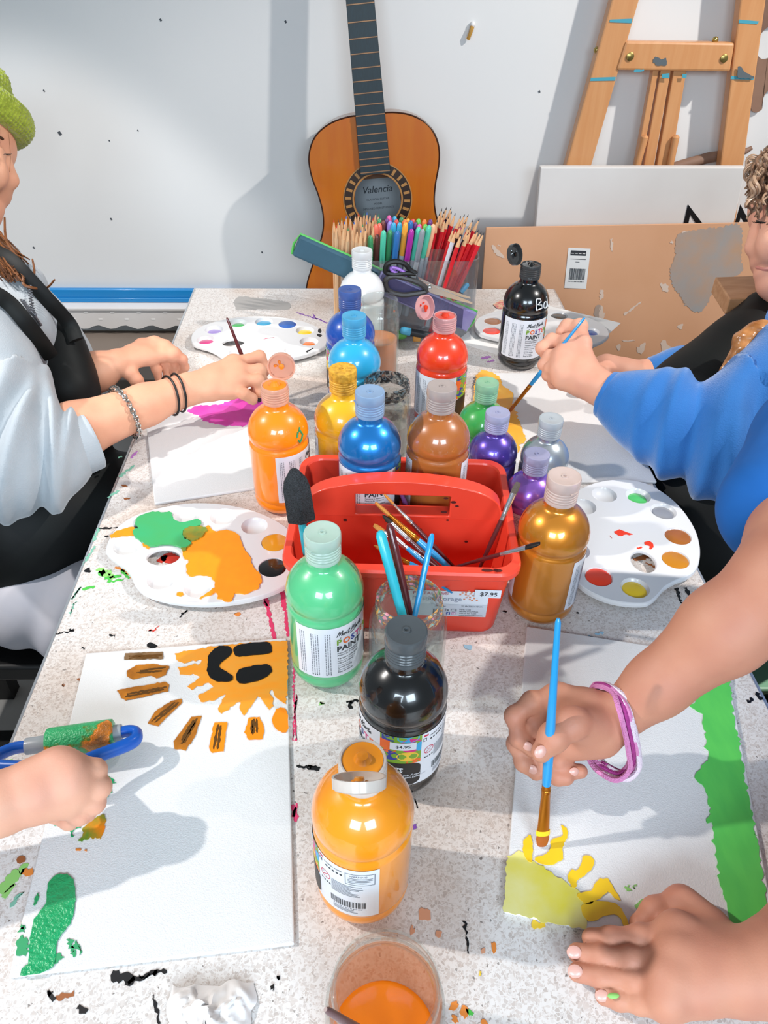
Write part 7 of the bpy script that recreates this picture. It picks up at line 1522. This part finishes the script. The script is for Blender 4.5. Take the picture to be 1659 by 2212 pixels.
pts = smooth_path([hl, hl-axr*.012, hl-axr*.022+Vector((0, -.006, .001)), hl-axr*.020+Vector((0, -.018, .004)), lerp(ra, rb, .10)+Vector((0, -.030, .008)), lerp(ra, rb, .5)+Vector((0, -.036, .010)), lerp(ra, rb, .85)+Vector((0, -.026, .006)), hr+axr*.012+Vector((0, -.014, .002)), hr+axr*.014+Vector((0, -.004, 0)), hr+axr*.008, hr], 6)
w = MB(); w.tube(pts, .0062, 12, flat=(1.0, .75)); w.build('yoke', M_bl, rl)
w = MB(); w.tube(smooth_path([lerp(ra, rb, .55)+Vector((0, -.034, .012)), z(150, 1680, .058), z(130, 1715, .056), z(103, 1752, .052)], 5), .0072, 12); w.build('handle', M_bl, rl)
# ================================================================ camera, light
for r in ROOTS: r.location = r.location+Vector((0, 0, TZ))
bpy.context.view_layer.update()
for o in list(bpy.data.objects):
    if '_o' in o: del o['_o']
cd_ = bpy.data.cameras.new('camera'); cam = bpy.data.objects.new('camera', cd_); COL.objects.link(cam)
Rm = Matrix(((CAM_R[0], CAM_U[0], -CAM_F[0]), (CAM_R[1], CAM_U[1], -CAM_F[1]), (CAM_R[2], CAM_U[2], -CAM_F[2])))
cam.matrix_world = Matrix.Translation((0, 0, 0.60+TZ)) @ Rm.to_4x4()
cd_.sensor_fit = 'VERTICAL'; cd_.sensor_height = 24.0; cd_.lens = 24.0*F_PX/2212.0; cd_.clip_start = 0.02
SC.camera = cam
def area(name, loc, target, sx, sy, power, col, spread=180):
    l = bpy.data.lights.new(name, 'AREA'); l.shape = 'RECTANGLE'; l.size = sx; l.size_y = sy; l.energy = power; l.color = col; l.spread = math.radians(spread)
    o = bpy.data.objects.new(name, l); COL.objects.link(o); o.location = loc
    o.rotation_euler = (Vector(target)-Vector(loc)).to_track_quat('-Z', 'Y').to_euler(); return o
def spot(name, loc, target, power, ang, blend, r, col):
    l = bpy.data.lights.new(name, 'SPOT'); l.energy = power; l.spot_size = math.radians(ang); l.spot_blend = blend; l.shadow_soft_size = r; l.color = col
    o = bpy.data.objects.new(name, l); COL.objects.link(o); o.location = loc
    o.rotation_euler = (Vector(target)-Vector(loc)).to_track_quat('-Z', 'Y').to_euler(); return o
spot('ceiling_lamp', (-1.67, 0.61, TZ+1.55), (-0.05, 0.42, TZ), 138, 52, 0.35, 0.03, (1.0, 0.955, 0.915))
spot('ceiling_lamp', (1.50, 0.68, TZ+1.62), (0.28, 1.25, TZ-0.10), 140, 54, 0.5, 0.03, (1.0, 0.96, 0.92))
l3 = Vector((-0.9, 0.75, TZ+1.60)); az, el = math.radians(20), math.radians(-72)
spot('ceiling_lamp', l3, l3+Vector((math.sin(az)*math.cos(el), math.cos(az)*math.cos(el), math.sin(el))), 76, 44.5, 0.2, 0.04, (1.0, 0.965, 0.94))
for x in (-0.62, 0.62): area('window_light', (x, -1.7, TZ+1.15), (0, -0.35, TZ-0.1), 0.9, 0.75, 16.5, (0.72, 0.87, 1.0), 105)
wd = bpy.data.worlds.new('room_light'); SC.world = wd; wd.use_nodes = True
bg = wd.node_tree.nodes['Background']; bg.inputs['Color'].default_value = (0.80, 0.90, 1.0, 1); bg.inputs['Strength'].default_value = 0.27
SC.cycles.transparent_max_bounces = 24
SC.view_settings.view_transform = 'Standard'; SC.view_settings.look = 'None'; SC.view_settings.gamma = 1.0; SC.view_settings.exposure = 0.0; SC.view_settings.use_curve_mapping = False
